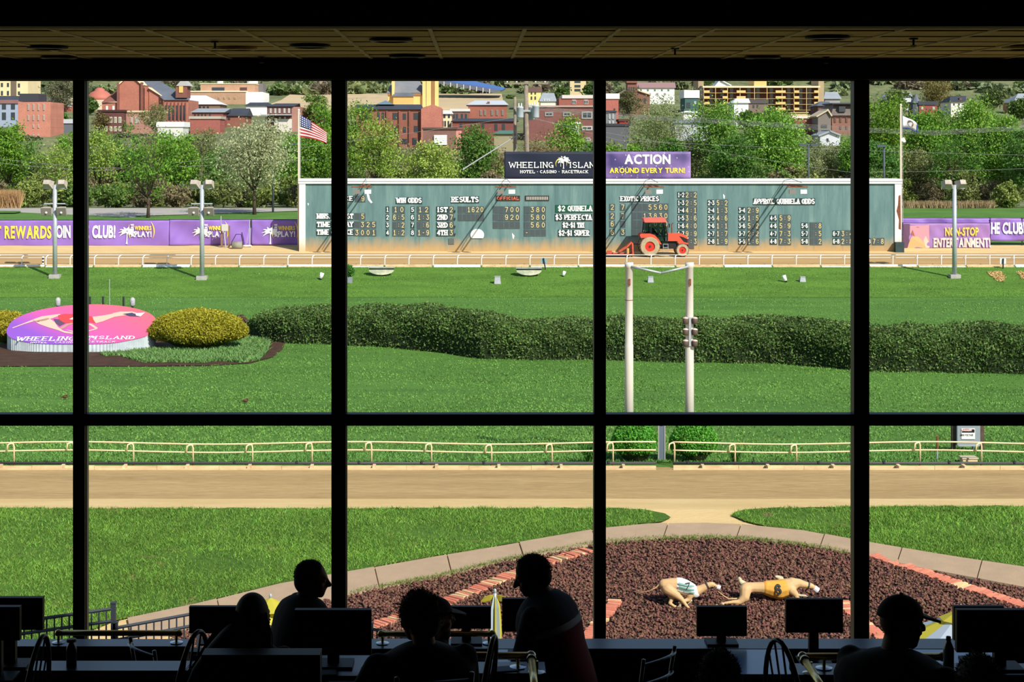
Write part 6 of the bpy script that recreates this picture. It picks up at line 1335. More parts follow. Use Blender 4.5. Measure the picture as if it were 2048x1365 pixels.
for x in (1148, 1172): add(r, D+6, x-4, x+4, 200, 208.5, M_white, 'window', .1, .2); add(r, D+6, x-3.4, x-.5, 200.7, 207.8, M_glassd, 'pane', .13, .1); add(r, D+6, x+.5, x+3.4, 200.7, 207.8, M_glassd, 'pane', .13, .1)
bld('white gatehouse post below the warehouse', 262, 1144, 1158, 248, 285, (224,224,224), 4, [([1154], 255,278,4,(190,200,210))], ('flat', .3), M_white, name='shed', cat='shed', brick=False)
bld('far terraced flats with dark balconies', 470, 1140, 1172, 158, 190, (206,184,140), 8, [([1155], 162,166,12,None), ([1155], 170,175,12,None), ([1155], 178,183,12,None)], brick=False)
# blue roofed bridge approach running down the hill
D = 455; r = thing('blue_shed', P(940, 178, D), 'long blue roofed shed sloping down the hillside', 'building', 'houses of the town')
mb = MB(); mb.prism([P(862, 158, D), P(930, 158, D), P(1012, 176, D), P(1004, 181, D)], (0, 10, 0)); mb.build('blue_roof', mat('blue_metal', (72,108,168), .5), r); mb = MB(); mb.prism([P(862, 158.5, D-.3), P(1004, 181, D-.3), P(985, 186, D-.3), P(840, 160, D-.3)], (0, .6, 0)); mb.build('side_wall', col((96,100,112)), r)
for k in range(9): x = 875+k*13; y = 161+k*2.1; MB().bb(PX(x, D)-.15, PX(x, D)+.15, D-.5, D-.2, PZ(y+9, D), PZ(y, D)).build('shed_post', col((180,176,166)), r)
# right hand group
bld('red brick stair tower with white top', 315, 1208, 1237, 198, 262, (206,104,84), 8, [([1229], 217,223,3,None)], ('flat', 1.0), col((226,220,212))); bld('grey bay fronted house below the stair tower', 300, 1205, 1232, 224, 262, (120,122,124), 6, [([1219,1226], 228,238,3.6,(200,200,198)), ([1219,1226], 242,252,3.6,(200,200,198))], ('pitch', 221, 1205, 1230), M_roofd, brick=False)
bld('dark grey warehouse behind the purple roof banner', 285, 1205, 1258, 252, 300, (92,92,96), 8, [], ('flat', .4), col((60,60,64)), brick=False); bld('small red shop with white sign', 300, 1239, 1256, 243, 262, (170,64,56), 5, [], ('flat', .4), col((80,56,50)), brick=False)
r = bld('brown brick church with louvred bell tower', 380, 1238, 1300, 190, 232, (152,98,76), 12, [([1248], 200,207,6,None), ([1262,1290], 197,206,5,None)], ('gable', 1262, 178), col((206,186,150)), None, 'brick_church', 'church'); MB().bb(PX(1254, 379), PX(1273, 379), 377.5, 382, PZ(200, 379), PZ(163, 379)).build('bell_tower', brickmat('brick_160_92_74', (160,92,74)), r)
for x in (1258.5, 1263, 1267.5): add(r, 377.5, x-1.3, x+1.3, 174, 188, M_glassd, 'louvre', .05, .1)
add(r, 377.5, 1253, 1274, 162, 166, brickmat('brick_160_92_74', (160,92,74)), 'tower_cap', .4, 4)
bld('long white terrace with a mauve roof', 430, 1273, 1349, 176, 196, (224,222,214), 8, [([1282,1296,1310,1324,1337], 178,182,3.2,(120,150,110)), ([1285,1300,1315,1330], 186,190,4,(180,180,176))], ('pitch', 165, 1275, 1350), mat('mauve_roof', (150,118,116), .7), brick=False)
bld('teal house with white flat roof', 350, 1370, 1397, 196, 232, (70,100,96), 8, [([1390], 203,209,4,(216,216,210)), ([1377], 205,216,8,None)], ('flat', 1.6), M_white, brick=False); bld('white walled shed with grey roof below the teal house', 320, 1367, 1404, 226, 242, (230,228,222), 6, [], ('pitch', 222, 1370, 1402), M_white, name='shed', cat='shed', brick=False)
bld('grey blue roofed shed behind the green trees', 300, 1350, 1420, 246, 280, (176,180,184), 8, [], ('pitch', 239, 1368, 1400), mat('blue_grey_roof', (120,130,150), .6), name='shed', cat='shed', brick=False)
# apartment block with balconies
D = 385; r = thing('apartment_block', (PX(1525, D), D, gz(D)), 'five storey balcony apartment block', 'building', 'houses of the town'); FOOT.append((PX(1390, D), PX(1655, D), D-4, D+16)); yl = col((214,184,116)); gd = gz(D)-.5
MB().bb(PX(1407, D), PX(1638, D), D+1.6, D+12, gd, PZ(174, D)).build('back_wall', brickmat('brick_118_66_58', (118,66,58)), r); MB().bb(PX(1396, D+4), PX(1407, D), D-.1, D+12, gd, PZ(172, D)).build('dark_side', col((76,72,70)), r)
MB().bb(PX(1405, D), PX(1640, D), D-.2, D+12.2, PZ(175.5, D), PZ(172, D)).build('roof_slab', col((222,206,170)), r)
for x0, x1, y in ((1509, 1534, 155), (1638, 1649, 158), (1397, 1408, 160)): MB().bb(PX(x0, D), PX(x1, D), D+.5, D+9, gd if x0 != 1509 else PZ(173, D), PZ(y, D)).build('stair_tower', yl if x0 == 1509 else col((168,148,116)), r)
for y in (185.5, 197, 208.5, 220, 231): MB().bb(PX(1407, D), PX(1638, D), D-.1, D+1.7, PZ(y+.9, D), PZ(y, D)).build('floor_slab', col((186,160,112)), r)
for x in (1407.5, 1431, 1455, 1480, 1509, 1534, 1564, 1588, 1613, 1637): MB().bb(PX(x-.5, D), PX(x+.5, D), D-.15, D+.2, gd, PZ(175, D)).build('column', yl, r)
for y in (181, 192.5, 204, 215.5):
    for x0, x1 in ((1407, 1419), (1445, 1455), (1473, 1491), (1551, 1571), (1588, 1598), (1628, 1637)): MB().bb(PX(x0, D), PX(x1, D), D-.25, D-.1, PZ(y+5, D), PZ(y, D)).build('balcony_panel', yl, r)
    for x in (1424, 1446, 1465, 1500, 1518, 1545, 1580, 1604, 1622): MB().bb(PX(x-3.5, D), PX(x+3.5, D), D+1.5, D+1.62, PZ(y+4, D), PZ(y-5, D)).build('balcony_door', M_glassd, r)
bld('white gabled house peeping over the apartment block', 440, 1432, 1462, 172, 180, (228,228,226), 7, [], ('gable', 1441, 161), M_white, brick=False)
bld('white house before the apartment block', 340, 1468, 1497, 206, 240, (226,226,224), 8, [([1489], 224,234,6,(180,190,198))], ('pitch', 197, 1472, 1497), mat('white_roof', (232,232,232), .5), brick=False); bld('grey stone house before the apartment block', 345, 1497, 1535, 207, 245, (118,102,92), 8, [([1507,1515], 210,216,3.4,None), ([1502], 227,234,3,None)], ('flat', .8), col((84,80,78)), brick=False)
bld('red brick row with a white coping', 318, 1586, 1636, 237, 275, (178,84,76), 9, [([1606], 245,251,3,None)], ('flat', .5), col((226,206,190))); bld('stone gabled house by the red row', 312, 1636, 1662, 233, 280, (120,112,104), 7, [([1648], 250,256,12,None)], ('gable', 1655, 222), col((196,180,150)), brick=False)
bld('tan yard wall above the red row', 335, 1582, 1615, 226, 240, (206,180,130), 5, [], ('flat', .2), col((190,166,120)), name='yard_wall', cat='wall', brick=False); bld('small brick house with slate roof by the apartment tower', 350, 1636, 1660, 212, 240, (128,76,66), 8, [([1645], 215,220,3,None)], ('pitch', 203, 1640, 1658), M_slate); bld('slate roofed grey house right of the apartment tower', 400, 1650, 1680, 198, 212, (150,150,150), 8, [], ('pitch', 184, 1650, 1675), M_roofg, brick=False)
r = bld('dark mansard house with brick base', 318, 1664, 1722, 231, 285, (164,104,84), 10, [([1670,1681,1693], 235,245,4,(120,90,76)), ([1681,1693], 252,259,4,(120,90,76))], None); D = 318; mb = MB(); mb.prism([P(1662, 231, D-.5), P(1724, 231, D-.5), P(1722, 208, D+1.5), P(1668, 208, D+1.5)], (0, 9, 0)); mb.build('mansard', mat('shingle_grey', (108,98,92), .85, var=.2, vs=1), r); add(r, D, 1677, 1690, 213, 224, M_glassd, 'dormer_window', .4, .6); add(r, D, 1664, 1724, 206, 208.5, M_roofd, 'roof_edge', .2, 9)
r = bld('red brick house with a pointed corner turret', 365, 1838, 1874, 210, 235, (176,74,66), 9, [([1844,1867], 214,219,4,(224,220,214))], ('flat', .8), M_roofd); MB().lathe((PX(1833, 365), 366, gz(365)-1), [(1.0, 0), (1.0, PZ(206, 365)-gz(365)+1)], 8).build('turret_wall', col((96,100,108)), r); MB().lathe((PX(1834, 365), 366, PZ(206, 365)), [(1.25, 0), (.5, 1.2), (.03, 2.1)], 8).build('turret_roof', M_slate, r)
bld('grey roofed house left of the turret', 400, 1778, 1822, 193, 212, (206,210,212), 8, [], ('pitch', 184, 1782, 1820), M_roofg, brick=False); bld('small white house with a chimney', 375, 1902, 1928, 204, 222, (228,222,206), 8, [([1908,1918], 207,211,3,None), ([1919], 215,220,3,None)], ('pitch', 192, 1900, 1932), M_roofd, None, chim=((1924, 196, 220, 5),), brick=False)
bld('right edge house with a grey hipped roof', 385, 2028, 2075, 205, 222, (190,140,96), 8, [], ('pitch', 187, 2036, 2075), M_roofg, brick=False); bld('pale cottage left of the fourth window bar', 290, 1640, 1680, 272, 300, (196,200,204), 6, [([1655], 277,283,4,None)], ('gable', 1660, 264), M_roofg, name='cottage', brick=False)
bld('small white cottage among the far left trees', 320, 84, 150, 247, 268, (96,104,112), 8, [], ('flat', .8), col((176,184,190)), brick=False)
# ================================================================ utility poles and wires
M_wood = mat('pole_wood', (134,122,106), .9, var=.2, vs=4); M_wire = mat('wire_grey', (150,150,146), .6)
def upole(px, D, topy, label, r=.16, arms=(), lean=0):
    b = Vector((PX(px, D), D, gz(D))); t = PZ(topy, D); o = thing('utility_pole', b, label, 'utility pole', 'utility poles'); MB().tube([b, (b.x+lean, D, t)], [r, r*.75], 10).build('pole', M_wood, o, True)
    for i, y in enumerate(arms): z = PZ(y, D); MB().box((b.x+lean, D-.15, z), (3.2, .12, .14)).build('cross_arm', M_wood, o)
    for y in arms:
        for s in (-1.4, -.7, .7, 1.4): MB().lathe((b.x+lean+s, D-.15, PZ(y, D)+.07), [(.05, 0), (.07, .08), (.03, .2)], 8).build('insulator', M_lens, o)
    return o
D = 126.0; o = upole(1056, D, 162, 'thick wooden utility pole carrying three transformers', .21, (167,), -.15)
for px, y0, y1 in ((1040, 214, 236), (1071, 211, 236), (1062, 213, 240)):
    c = Vector((PX(px, D), D-.35 if px != 1062 else D+.4, PZ(y1, D))); h = (y1-y0)*D/F; tf = MB().lathe(c, [(.24, 0), (.26, .06), (.26, h-.1), (.28, h-.08), (.24, h), (.05, h+.05)], 16).build('transformer', mat('transformer_grey', (176,184,188), .5), o, True)
    for s in (-.1, .1): MB().lathe(c+Vector((s, 0, h)), [(.04, 0), (.05, .1), (.03, .28)], 8).build('bushing', M_lens, tf)
MB().box((PX(1056, D), D-.2, PZ(222, D)), (1.2, .14, .14)).build('transformer_bracket', M_steel, o)
upole(1030, 128.0, 194, 'thin wooden utility pole left of the transformers', .14)
b = P(940, 330, 124); e = P(1034, 271, 127.8); o = MB().tube([P(925, 340, 123.5), b, e], .05, 6).lathe(e, [(.08, 0), (.08, .1)], 6).build('guy_strut', M_wire); tag(o, 'slanting pale guy wire left of the navy banner', 'guy wire')
def wires(name, label, lines, D, r=.014):
    o = thing(name, P(lines[0][0][0], lines[0][0][1], D), label, 'wires', 'overhead wires')
    for pts in lines:
        q = [P(x, y, D) for x, y in pts]; MB().tube(q, r, 4).build('wire', M_wire, o)
def cat_(x0, y0, x1, y1, sag): return [(x0+(x1-x0)*t, y0+(y1-y0)*t+4*sag*t*(1-t)) for t in np.linspace(0, 1, 14)]
wires('overhead_wires', 'bundle of overhead wires crossing before the green trees', [cat_(1056, 210+k*2.3, 1400, 236+k*2.8, 4)+cat_(1400, 236+k*2.8, 1870, 262+k*2.6, 2)[1:]+cat_(1870, 262+k*2.6, 2120, 248+k*2.6, 0)[1:] for k in range(4)], 126, .011)
wires('overhead_wires', 'pair of thin wires low over the scoreboard roof', [cat_(1056, 232, 1240, 281, 2)+cat_(1240, 281, 2110, 312, 3)[1:], cat_(1056, 236, 1700, 345, 4)+cat_(1700, 345, 2110, 335, 2)[1:]], 126.4, .009)
wires('overhead_wires', 'dark wires across the left window pane', [cat_(-40, 313, 200, 336, 2)+cat_(200, 336, 640, 318, 4)[1:], cat_(-40, 322, 200, 342, 2)+cat_(200, 342, 1050, 232, 6)[1:]], 150, .012)
# parking lot lamps
def plamp(px, D, topy, arms, label):
    b = Vector((PX(px, D), D, gz(D))); t = PZ(topy, D); o = thing('parking_lamp', b, label, 'street lamp', 'parking lamps'); m = mat('lamp_slate', (74,82,92), .6)
    MB().tube([b, (b.x, D, t)], .09, 8).build('pole', m, o, True)
    for s in arms: MB().box((b.x+s*.45, D-.05, t), (.75, .3, .2)).build('lamp_head', m, o)
plamp(546, 145, 291, (-.2, ), 'slate parking lamp before the pale blossoming tree'); plamp(601, 175, 288, (-1.6, 1.6), 'twin arm parking lamp behind the left flagpole'); plamp(1617, 155, 290, (-1.2, 1.2), 'twin arm parking lamp behind the scoreboard roof'); plamp(1768, 150, 292, (-.6, ), 'slate parking lamp left of the right flagpole')
# low scrub between the houses
SCB = []; SCC = ((126,140,84), (116,146,72), (146,136,104), (132,140,98))
rb = random.Random(5); sk = [tree('town_scrub', 200+i*40, 400, 205, 30+8*i, c, 'low spring scrub between the town houses', .5, 'bush', M_barkg, 0, .05, .2, 'scrub between the town houses', 'shrub', 40+i, .22) for i, c in enumerate(((126,140,84), (116,146,72), (146,136,104), (132,140,98)))]
for i in range(95):
    D = rb.uniform(300, 462); px = rb.uniform(-40, 2100)
    if 530 < px < 1015 and D > 385: continue
    if any(a < PX(px, D) < b and c < D < e for a, b, c, e in FOOT): continue
    o = sk[len(SCB)] if len(SCB) < 4 else copy_tree(sk[i % 4]); SCB.append((px, SCC[len(SCB) if len(SCB) < 4 else i % 4], o)); o.location = (PX(px, D), D, gz(D)-.2); q = rb.uniform(.5, 1.0); o.scale = (q*1.3, q, q*.8); o.rotation_euler.z = rb.uniform(0, 6.28)
name_by_place(SCB, 'low town scrub', [(-200, 'the left photo edge'), (160, 'the first window bar'), (261, 'the brick church gable'), (365, 'the church bell tower'), (500, 'the tan office block'), (678, 'the second window bar'), (815, 'the yellow church'), (1056, 'the transformer pole'), (1198, 'the third window bar'), (1310, 'the long white terrace'), (1410, 'the apartment block edge'), (1525, 'the apartment block tower'), (1640, 'the apartment block end'), (1720, 'the fourth window bar'), (1834, 'the pointed turret'), (1917, 'the small white house')])
# ================================================================ the grandstand room
WD = 15.0; TA, TB = CZ-4.55, CZ-3.80          # window plane, floor of the window tier, floor of the next tier
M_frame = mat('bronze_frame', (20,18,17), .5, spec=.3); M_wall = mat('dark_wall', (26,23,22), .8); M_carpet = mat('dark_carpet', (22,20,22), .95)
M_tile = mat('ceiling_tile', (226,204,128), .9, var=.08, vs=2.5, bump=.1, bs=60); M_grid = mat('ceiling_grid', (206,190,140), .6)
def st(o, k='structure'): o['kind'] = k; return o
RX = 13.5
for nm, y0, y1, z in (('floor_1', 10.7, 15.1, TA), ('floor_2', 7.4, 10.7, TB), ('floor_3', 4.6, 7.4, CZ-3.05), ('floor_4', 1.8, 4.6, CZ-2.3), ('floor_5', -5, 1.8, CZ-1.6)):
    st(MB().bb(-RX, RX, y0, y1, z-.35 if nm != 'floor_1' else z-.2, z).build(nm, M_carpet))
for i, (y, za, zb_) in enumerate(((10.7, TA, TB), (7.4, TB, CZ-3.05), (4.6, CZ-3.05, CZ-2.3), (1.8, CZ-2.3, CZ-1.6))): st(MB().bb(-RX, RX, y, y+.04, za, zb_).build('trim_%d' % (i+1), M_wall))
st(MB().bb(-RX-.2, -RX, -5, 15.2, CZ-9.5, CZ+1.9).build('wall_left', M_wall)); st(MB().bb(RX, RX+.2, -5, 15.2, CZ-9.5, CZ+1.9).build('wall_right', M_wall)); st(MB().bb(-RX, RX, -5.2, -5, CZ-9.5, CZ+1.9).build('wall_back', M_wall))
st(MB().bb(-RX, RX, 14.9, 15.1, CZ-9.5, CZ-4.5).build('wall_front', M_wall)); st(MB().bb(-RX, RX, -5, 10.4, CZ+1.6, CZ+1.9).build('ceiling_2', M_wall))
ZC = CZ+.728
st(MB().bb(-RX, RX, 14.82, 15.12, PZ(160, WD), ZC+.3).build('trim_6', M_wall)); st(MB().bb(-RX, RX, 10.1, 10.3, CZ+.69, CZ+1.75).build('trim_7', M_wall))
st(MB().bb(-RX, RX, 10.3, 15.12, ZC+.28, ZC+.5).build('ceiling_3', M_wall))
# suspended ceiling: tiles in a tee grid
ce = thing('ceiling', (0, 12.5, ZC), None, None, None, 'structure'); tm = None; g0 = -.29
for i in range(-10, 12):
    x = g0+.61*i; MB().bb(x-.013, x+.013, 10.3, 14.83, ZC-.004, ZC+.01).build('grid_bar', M_grid, ce)
    for j in range(8):
        y = 14.8-.61*j
        if y < 10.6: continue
        if tm is None: t = MB(); t.bb(-.292, .292, -.292, .292, 0, .02); tm = rawmesh('ceiling_tile', t.v, t.f); tm.materials.append(M_tile)
        o = bpy.data.objects.new('ceiling_tile', tm); COL.objects.link(o); o.parent = ce; o.location = Vector((x+.305, y-.305, ZC+.004+random.uniform(0, .004)))-Vector(ce.location)
for j in range(8): y = 14.8-.61*j; MB().bb(-RX, RX, y-.008, y+.008, ZC+.0005, ZC+.02).build('cross_bar', mat('cross_bar', (120,106,64), .7), ce)
def on_ceil(px, py): D = .728*F/(HY-py); return Vector((PX(px, D), D, ZC))
for i, (px, py, bright, lab) in enumerate(((95, 93, 0, 'dark recessed can light at the left of the ceiling'), (118, 113, 0, 'dark can light near the window head at left'), (475, 95, 1, 'recessed can light with a pale lit trim ring'), (620, 90, 0, 'dark can light right of the pale ringed one'), (782, 78, 0, 'largest looking dark can light above the second window bar'), (815, 111, 0, 'dark can light near the window head above the mill'), (1655, 73, 0, 'dark can light above the right window bar'), (1525, 113, 0, 'dark can light near the window head above the apartment block'), (2045, 93, 1, 'pale ringed can light at the right edge'))):
    c = on_ceil(px, py); r = thing('can_light', c, lab, 'ceiling light', 'recessed ceiling lights')
    MB().lathe(c+Vector((0, 0, -.022)), [(.155, .02), (.15, .004), (.125, 0), (.118, .012), (.11, .02)], 24).build('trim_ring', mat('ring_pale', (226,196,120), .5) if bright else M_black, r, True); MB().lathe(c+Vector((0, 0, -.012)), [(.118, 0), (.1, .008)], 20).build('baffle', mat('baffle_pale', (206,176,100), .6) if bright else M_black, r)
for i, (px, py, lab) in enumerate(((430, 82, 'sprinkler head left of the pale ringed light'), (523, 113, 'sprinkler head near the window head'), (1827, 76, 'sprinkler head at the right of the ceiling'), (1350, 96, 'sprinkler head above the apartment block'), (1652, 114, 'sprinkler head near the window head at right'))):
    c = on_ceil(px, py); r = thing('sprinkler', c, lab, 'sprinkler', 'ceiling sprinklers'); MB().lathe(c+Vector((0, 0, -.012)), [(.03, 0), (.035, .012)], 12).build('escutcheon', M_frame, r); MB().tube([c, c+Vector((0, 0, -.05))], .008, 8).build('stem', M_frame, r); MB().lathe(c+Vector((0, 0, -.055)), [(.022, 0), (.022, .005)], 10).build('deflector', M_frame, r)
# window wall: mullions, transom, panes
wn = thing('window_1', (0, WD, CZ-4.5), None, None, None, 'structure')
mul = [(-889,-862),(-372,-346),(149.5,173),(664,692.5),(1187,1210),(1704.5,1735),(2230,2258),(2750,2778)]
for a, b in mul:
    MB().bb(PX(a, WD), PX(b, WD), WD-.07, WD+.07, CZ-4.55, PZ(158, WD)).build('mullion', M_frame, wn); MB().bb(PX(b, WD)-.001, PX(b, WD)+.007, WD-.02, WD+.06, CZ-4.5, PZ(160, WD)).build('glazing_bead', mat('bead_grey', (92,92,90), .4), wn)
glass = bpy.data.materials.new('window_pane_glass'); glass.use_nodes = True; n = glass.node_tree.nodes; L = glass.node_tree.links
tr = n.new('ShaderNodeBsdfTransparent'); tr.inputs[0].default_value = (.985, .99, .985, 1); gs = n.new('ShaderNodeBsdfGlossy'); gs.inputs[1].default_value = .0; fr = n.new('ShaderNodeFresnel'); fr.inputs[0].default_value = 1.25; mx = n.new('ShaderNodeMixShader')
L.new(fr.outputs[0], mx.inputs[0]); L.new(tr.outputs[0], mx.inputs[1]); L.new(gs.outputs[0], mx.inputs[2]); L.new(mx.outputs[0], n['Material Output'].inputs[0])
for (a, b), (c, d) in zip(mul[:-1], mul[1:]):
    MB().bb(PX(b, WD), PX(c, WD), WD-.06, WD+.06, PZ(850, WD), PZ(827, WD)).build('transom', M_frame, wn); MB().bb(PX(b, WD), PX(c, WD), WD-.06, WD+.06, PZ(162, WD), PZ(156, WD)).build('head_bar', M_frame, wn); MB().bb(PX(b, WD), PX(c, WD), WD-.06, WD+.06, CZ-4.55, CZ-4.48).build('sill_bar', M_frame, wn)
    for y0, y1 in ((162, 827), (850, 1300)): mb = MB(); mb.add([P(b, y1, WD), P(c, y1, WD), P(c, y0, WD), P(b, y0, WD)], [(0,1,2,3)]); mb.build('pane', glass, wn)
# ================================================================ counters, rails, desks
M_top = mat('counter_laminate', (40,54,78), .3, spec=.5, var=.25, vs=5, stretch=(1,.1,1)); M_side = mat('counter_side', (16,15,16), .7)  # worktop base tinted blue to carry the sheen of the sky
M_desk = mat('sky_sheen_desk', (96,140,190), .28, spec=.6, coat=.3)  # sky reflection on the desks painted in as a blue base colour
def counter(x0, x1, d0, d1, z, zf, label, m=None):
    X0, X1 = PX(x0, d0), PX(x1, d0); r = thing('counter', ((X0+X1)/2, d0, zf), label, 'counter', 'counters'); MB().bb(X0, X1, d0, d1, z-.035, z).build('worktop', m or M_top, r); MB().bb(X0+.02, X1-.02, d0+.03, d1-.03, zf, z-.035).build('front_panel', M_side, r); return r
ZW, ZL = CZ-3.85, CZ-3.14
counter(-90, 377, 12.98, 13.17, ZW, TA, 'left window counter below the grass slope'); counter(740, 2150, 12.92, 13.18, ZW, TA, 'long right window counter below the rock bed')
counter(-90, 408, 10.10, 10.29, ZL, TB, 'left ledge counter nearest the viewer'); counter(745, 1092, 10.05, 10.27, ZL, TB, 'middle ledge counter in front of the standing man'); counter(1592, 2150, 10.02, 10.24, ZL, TB, 'right ledge counter below the capped man')
def desk(x0, x1, d0, d1, z, zf, label):
    X0, X1 = PX(x0, d0), PX(x1, d0); r = thing('desk', ((X0+X1)/2, d0, zf), label, 'desk', 'blue desks'); MB().bb(X0, X1, d0, d1, z-.03, z).build('desk_top', M_desk, r)
    for x in (X0+.05, X1-.05):
        for y in (d0+.05, d1-.05): MB().bb(x-.02, x+.02, y-.02, y+.02, zf, z-.03).build('leg', M_side, r)
desk(1479, 1600, 12.30, 12.90, ZW, TA, 'blue desk top right of the seated grey head'); desk(379, 470, 12.30, 12.97, ZW+.002, TA, 'blue desk top behind the long haired woman'); desk(1720, 2040, 12.30, 12.90, ZW, TA, 'blue desk top behind the capped man'); desk(985, 1105, 12.30, 12.90, ZW, TA, 'blue desk top hidden behind the standing man')
M_brass = mat('brass_tube', (196,170,104), .25, metal=.9); M_chrome = mat('polished_flange', (206,208,206), .2, metal=.9)
def flange(p, r): MB().lathe(p, [(.05, 0), (.05, .006), (.014, .012)], 18).build('flange', M_chrome, r)
def post(x, y, z0, z1, r): MB().tube([(x, y, z0), (x, y, z1)], .011, 8).build('post', M_brass, r); flange((x, y, z0), r)
def rail(x0, x1, d, zs, label, turn=None, h=.085, feet=()):
    X0, X1 = PX(x0, d), PX(x1, d); z = zs+h; r = thing('brass_rail', ((X0+X1)/2, d, zs), label, 'rail', 'brass rails')
    MB().tube([(X0, d, z), (X1, d, z)], .022, 14).build('tube', M_brass, r, True)
    for x in ((X0, X1) if turn is None else (X0,) if turn == 'R' else (X1,)): MB().ball((x, d, z), .028, 12, 8).build('end_ball', M_brass, r, True)
    if turn:
        x = X1 if turn == 'R' else X0; MB().ball((x, d, z), .03, 14, 10).build('elbow', M_chrome, r, True); MB().tube([(x, d-.06, z), (x, d-.09, z)], .03, 14).build('elbow_collar', M_chrome, r, True); MB().tube([(x, d, z), (x, d-.85, z)], .022, 14).build('return_tube', M_brass, r, True)
        for yy in (d-.1, d-.8): post(x+.03, yy, TB if yy < d-.2 else zs, z, r)
    for f in feet: post(PX(f, d), d, zs, z, r)
rail(117, 358, 13.07, ZW, 'brass rail on the left window counter', None, .075, (117, 353)); rail(762, 985, 13.05, ZW, 'brass rail on the long window counter behind the seated men', None, .075, (765, 978)); rail(800, 1062, 10.16, ZL, 'brass rail with a bright return tube before the standing man', 'R', .07, (1036, 830)); rail(1605, 1885, 10.14, ZL, 'brass rail with a bright return tube below the blue desk', 'L', .07, (1648, 1860))
# ================================================================ monitors
M_scr = mat('screen_black', (6,6,7), .3, spec=.3)
def monitor(x0, x1, y0, y1, D, zs, label, tilt=0, back=False):
    X0, X1, Z0, Z1 = PX(x0, D), PX(x1, D), PZ(y1, D), PZ(y0, D); c = (X0+X1)/2; r = thing('monitor', (c, D, zs), label, 'monitor', 'monitors on the counters')
    MB().bb(X0, X1, D-.02, D+.025, Z0, Z1).build('casing', M_black, r); MB().bb(X0+.012, X1-.012, D-.023, D-.019, Z0+.02, Z1-.012).build('screen', M_scr, r)
    MB().bb(c-.035, c+.035, D+.0, D+.05, zs+.012, Z0+.08).build('neck', M_black, r); MB().bb(c-.12, c+.12, D-.08, D+.1, zs, zs+.014).build('foot', M_black, r); MB().bb(c-.1, c+.1, D+.024, D+.05, Z0+.06, Z1-.06).build('back_cover', M_black, r)
    return r
monitor(-50, 87, 1195, 1259, 10.2, ZL, 'monitor at the left edge of the room, the larger one'); monitor(-60, 41, 1213, 1280, 9.95, ZL+.0, 'monitor cut by the left edge, in front of the larger one'); monitor(379, 486, 1213, 1266, 13.07, ZW, 'monitor behind the long haired woman'); monitor(590, 743, 1219, 1309, 10.2, TB+.66, 'largest monitor, below the second window bar')
monitor(884, 982, 1213, 1257, 13.08, ZW, 'monitor between the bearded man and the standing man'); monitor(1004, 1092, 1197, 1263, 12.75, ZW, 'monitor half hidden by the standing man'); monitor(1393, 1493, 1213, 1272, 13.06, ZW, 'left monitor of the pair below the greyhound statues'); monitor(1571, 1685, 1198, 1265, 12.6, ZW, 'right monitor of the pair below the greyhound statues'); monitor(1906, 2006, 1212, 1280, 12.6, ZW, 'monitor behind the one at the right edge'); monitor(1912, 2090, 1219, 1304, 10.15, ZL, 'large monitor at the right edge')
r = thing('side_table', (PX(667, 10.2), 10.2, TB), 'small dark table under the largest monitor', 'table'); MB().bb(PX(575, 10.2), PX(745, 10.2), 10.0, 10.4, TB+.63, TB+.66).build('table_top', M_top, r)
for x in (585, 735):
    for y in (10.03, 10.37): MB().bb(PX(x, 10.2)-.02, PX(x, 10.2)+.02, y-.02, y+.02, TB, TB+.63).build('leg', M_side, r)
o = MB().box((PX(645, 10.05), 10.05, TB+.6635), (.16, .1, .005), .1).build('paper_slip', mat('paper_blue', (130,150,176), .7)); tag(o, 'pale slip of paper before the largest monitor', 'paper')
o = MB().box((PX(1010, 10.12), 10.12, ZL+.0035), (.14, .1, .005), .2).build('paper_slip', mat('paper_blue', (130,150,176), .7)); tag(o, 'pale slip of paper on the middle ledge counter', 'paper')
o = MB().box((PX(1705, 10.12), 10.12, ZL+.0035), (.1, .12, .005), -.1).build('paper_slip', mat('paper_blue', (130,150,176), .7)); tag(o, 'pale slip of paper on the right ledge counter', 'paper')
# bottles
def bottle(px, D, z, h, rad, label, body, cap, capm, name='bottle'):
    c = Vector((PX(px, D), D, z)); r = thing(name, c, label, 'bottle', 'bottles on the counters'); MB().lathe(c, [(rad, 0), (rad, h*.62), (rad*.9, h*.7), (rad*.45, h*.86), (rad*.42, h*.9)], 18).build('flask', body, r, True); MB().lathe(c+Vector((0, 0, h*.89)), [(rad*cap, 0), (rad*cap, h*.1), (rad*cap*.85, h*.11)], 18).build('cap', capm, r, True); return r
bottle(143, 10.2, ZL, .16, .031, 'smoked shaker bottle with yellow green lid on the left ledge', mat('smoked_plastic', (40,40,42), .3), .95, mat('lid_lime', (150,152,70), .5)); bottle(1897, 10.06, ZL, .215, .032, 'clear water bottle beside the right edge monitor', mat('clear_plastic', (120,124,126), .2, spec=.6), .45, M_black)
r = bottle(1031, 11.0, TA+.78, .16, .03, 'small pale bottle below the standing man hands', mat('pale_label', (150,170,190), .4), .5, M_white); o = thing('stool_table', (PX(1031, 11.0), 11.0, TA), 'small dark pedestal table under the pale bottle', 'table'); MB().lathe((PX(1031, 11.0), 11.0, TA+.75), [(.16, 0), (.16, .03)], 20).build('table_top', M_top, o); MB().lathe((PX(1031, 11.0), 11.0, TA), [(.14, 0), (.14, .02), (.025, .05), (.025, .75)], 14).build('pedestal', M_side, o)
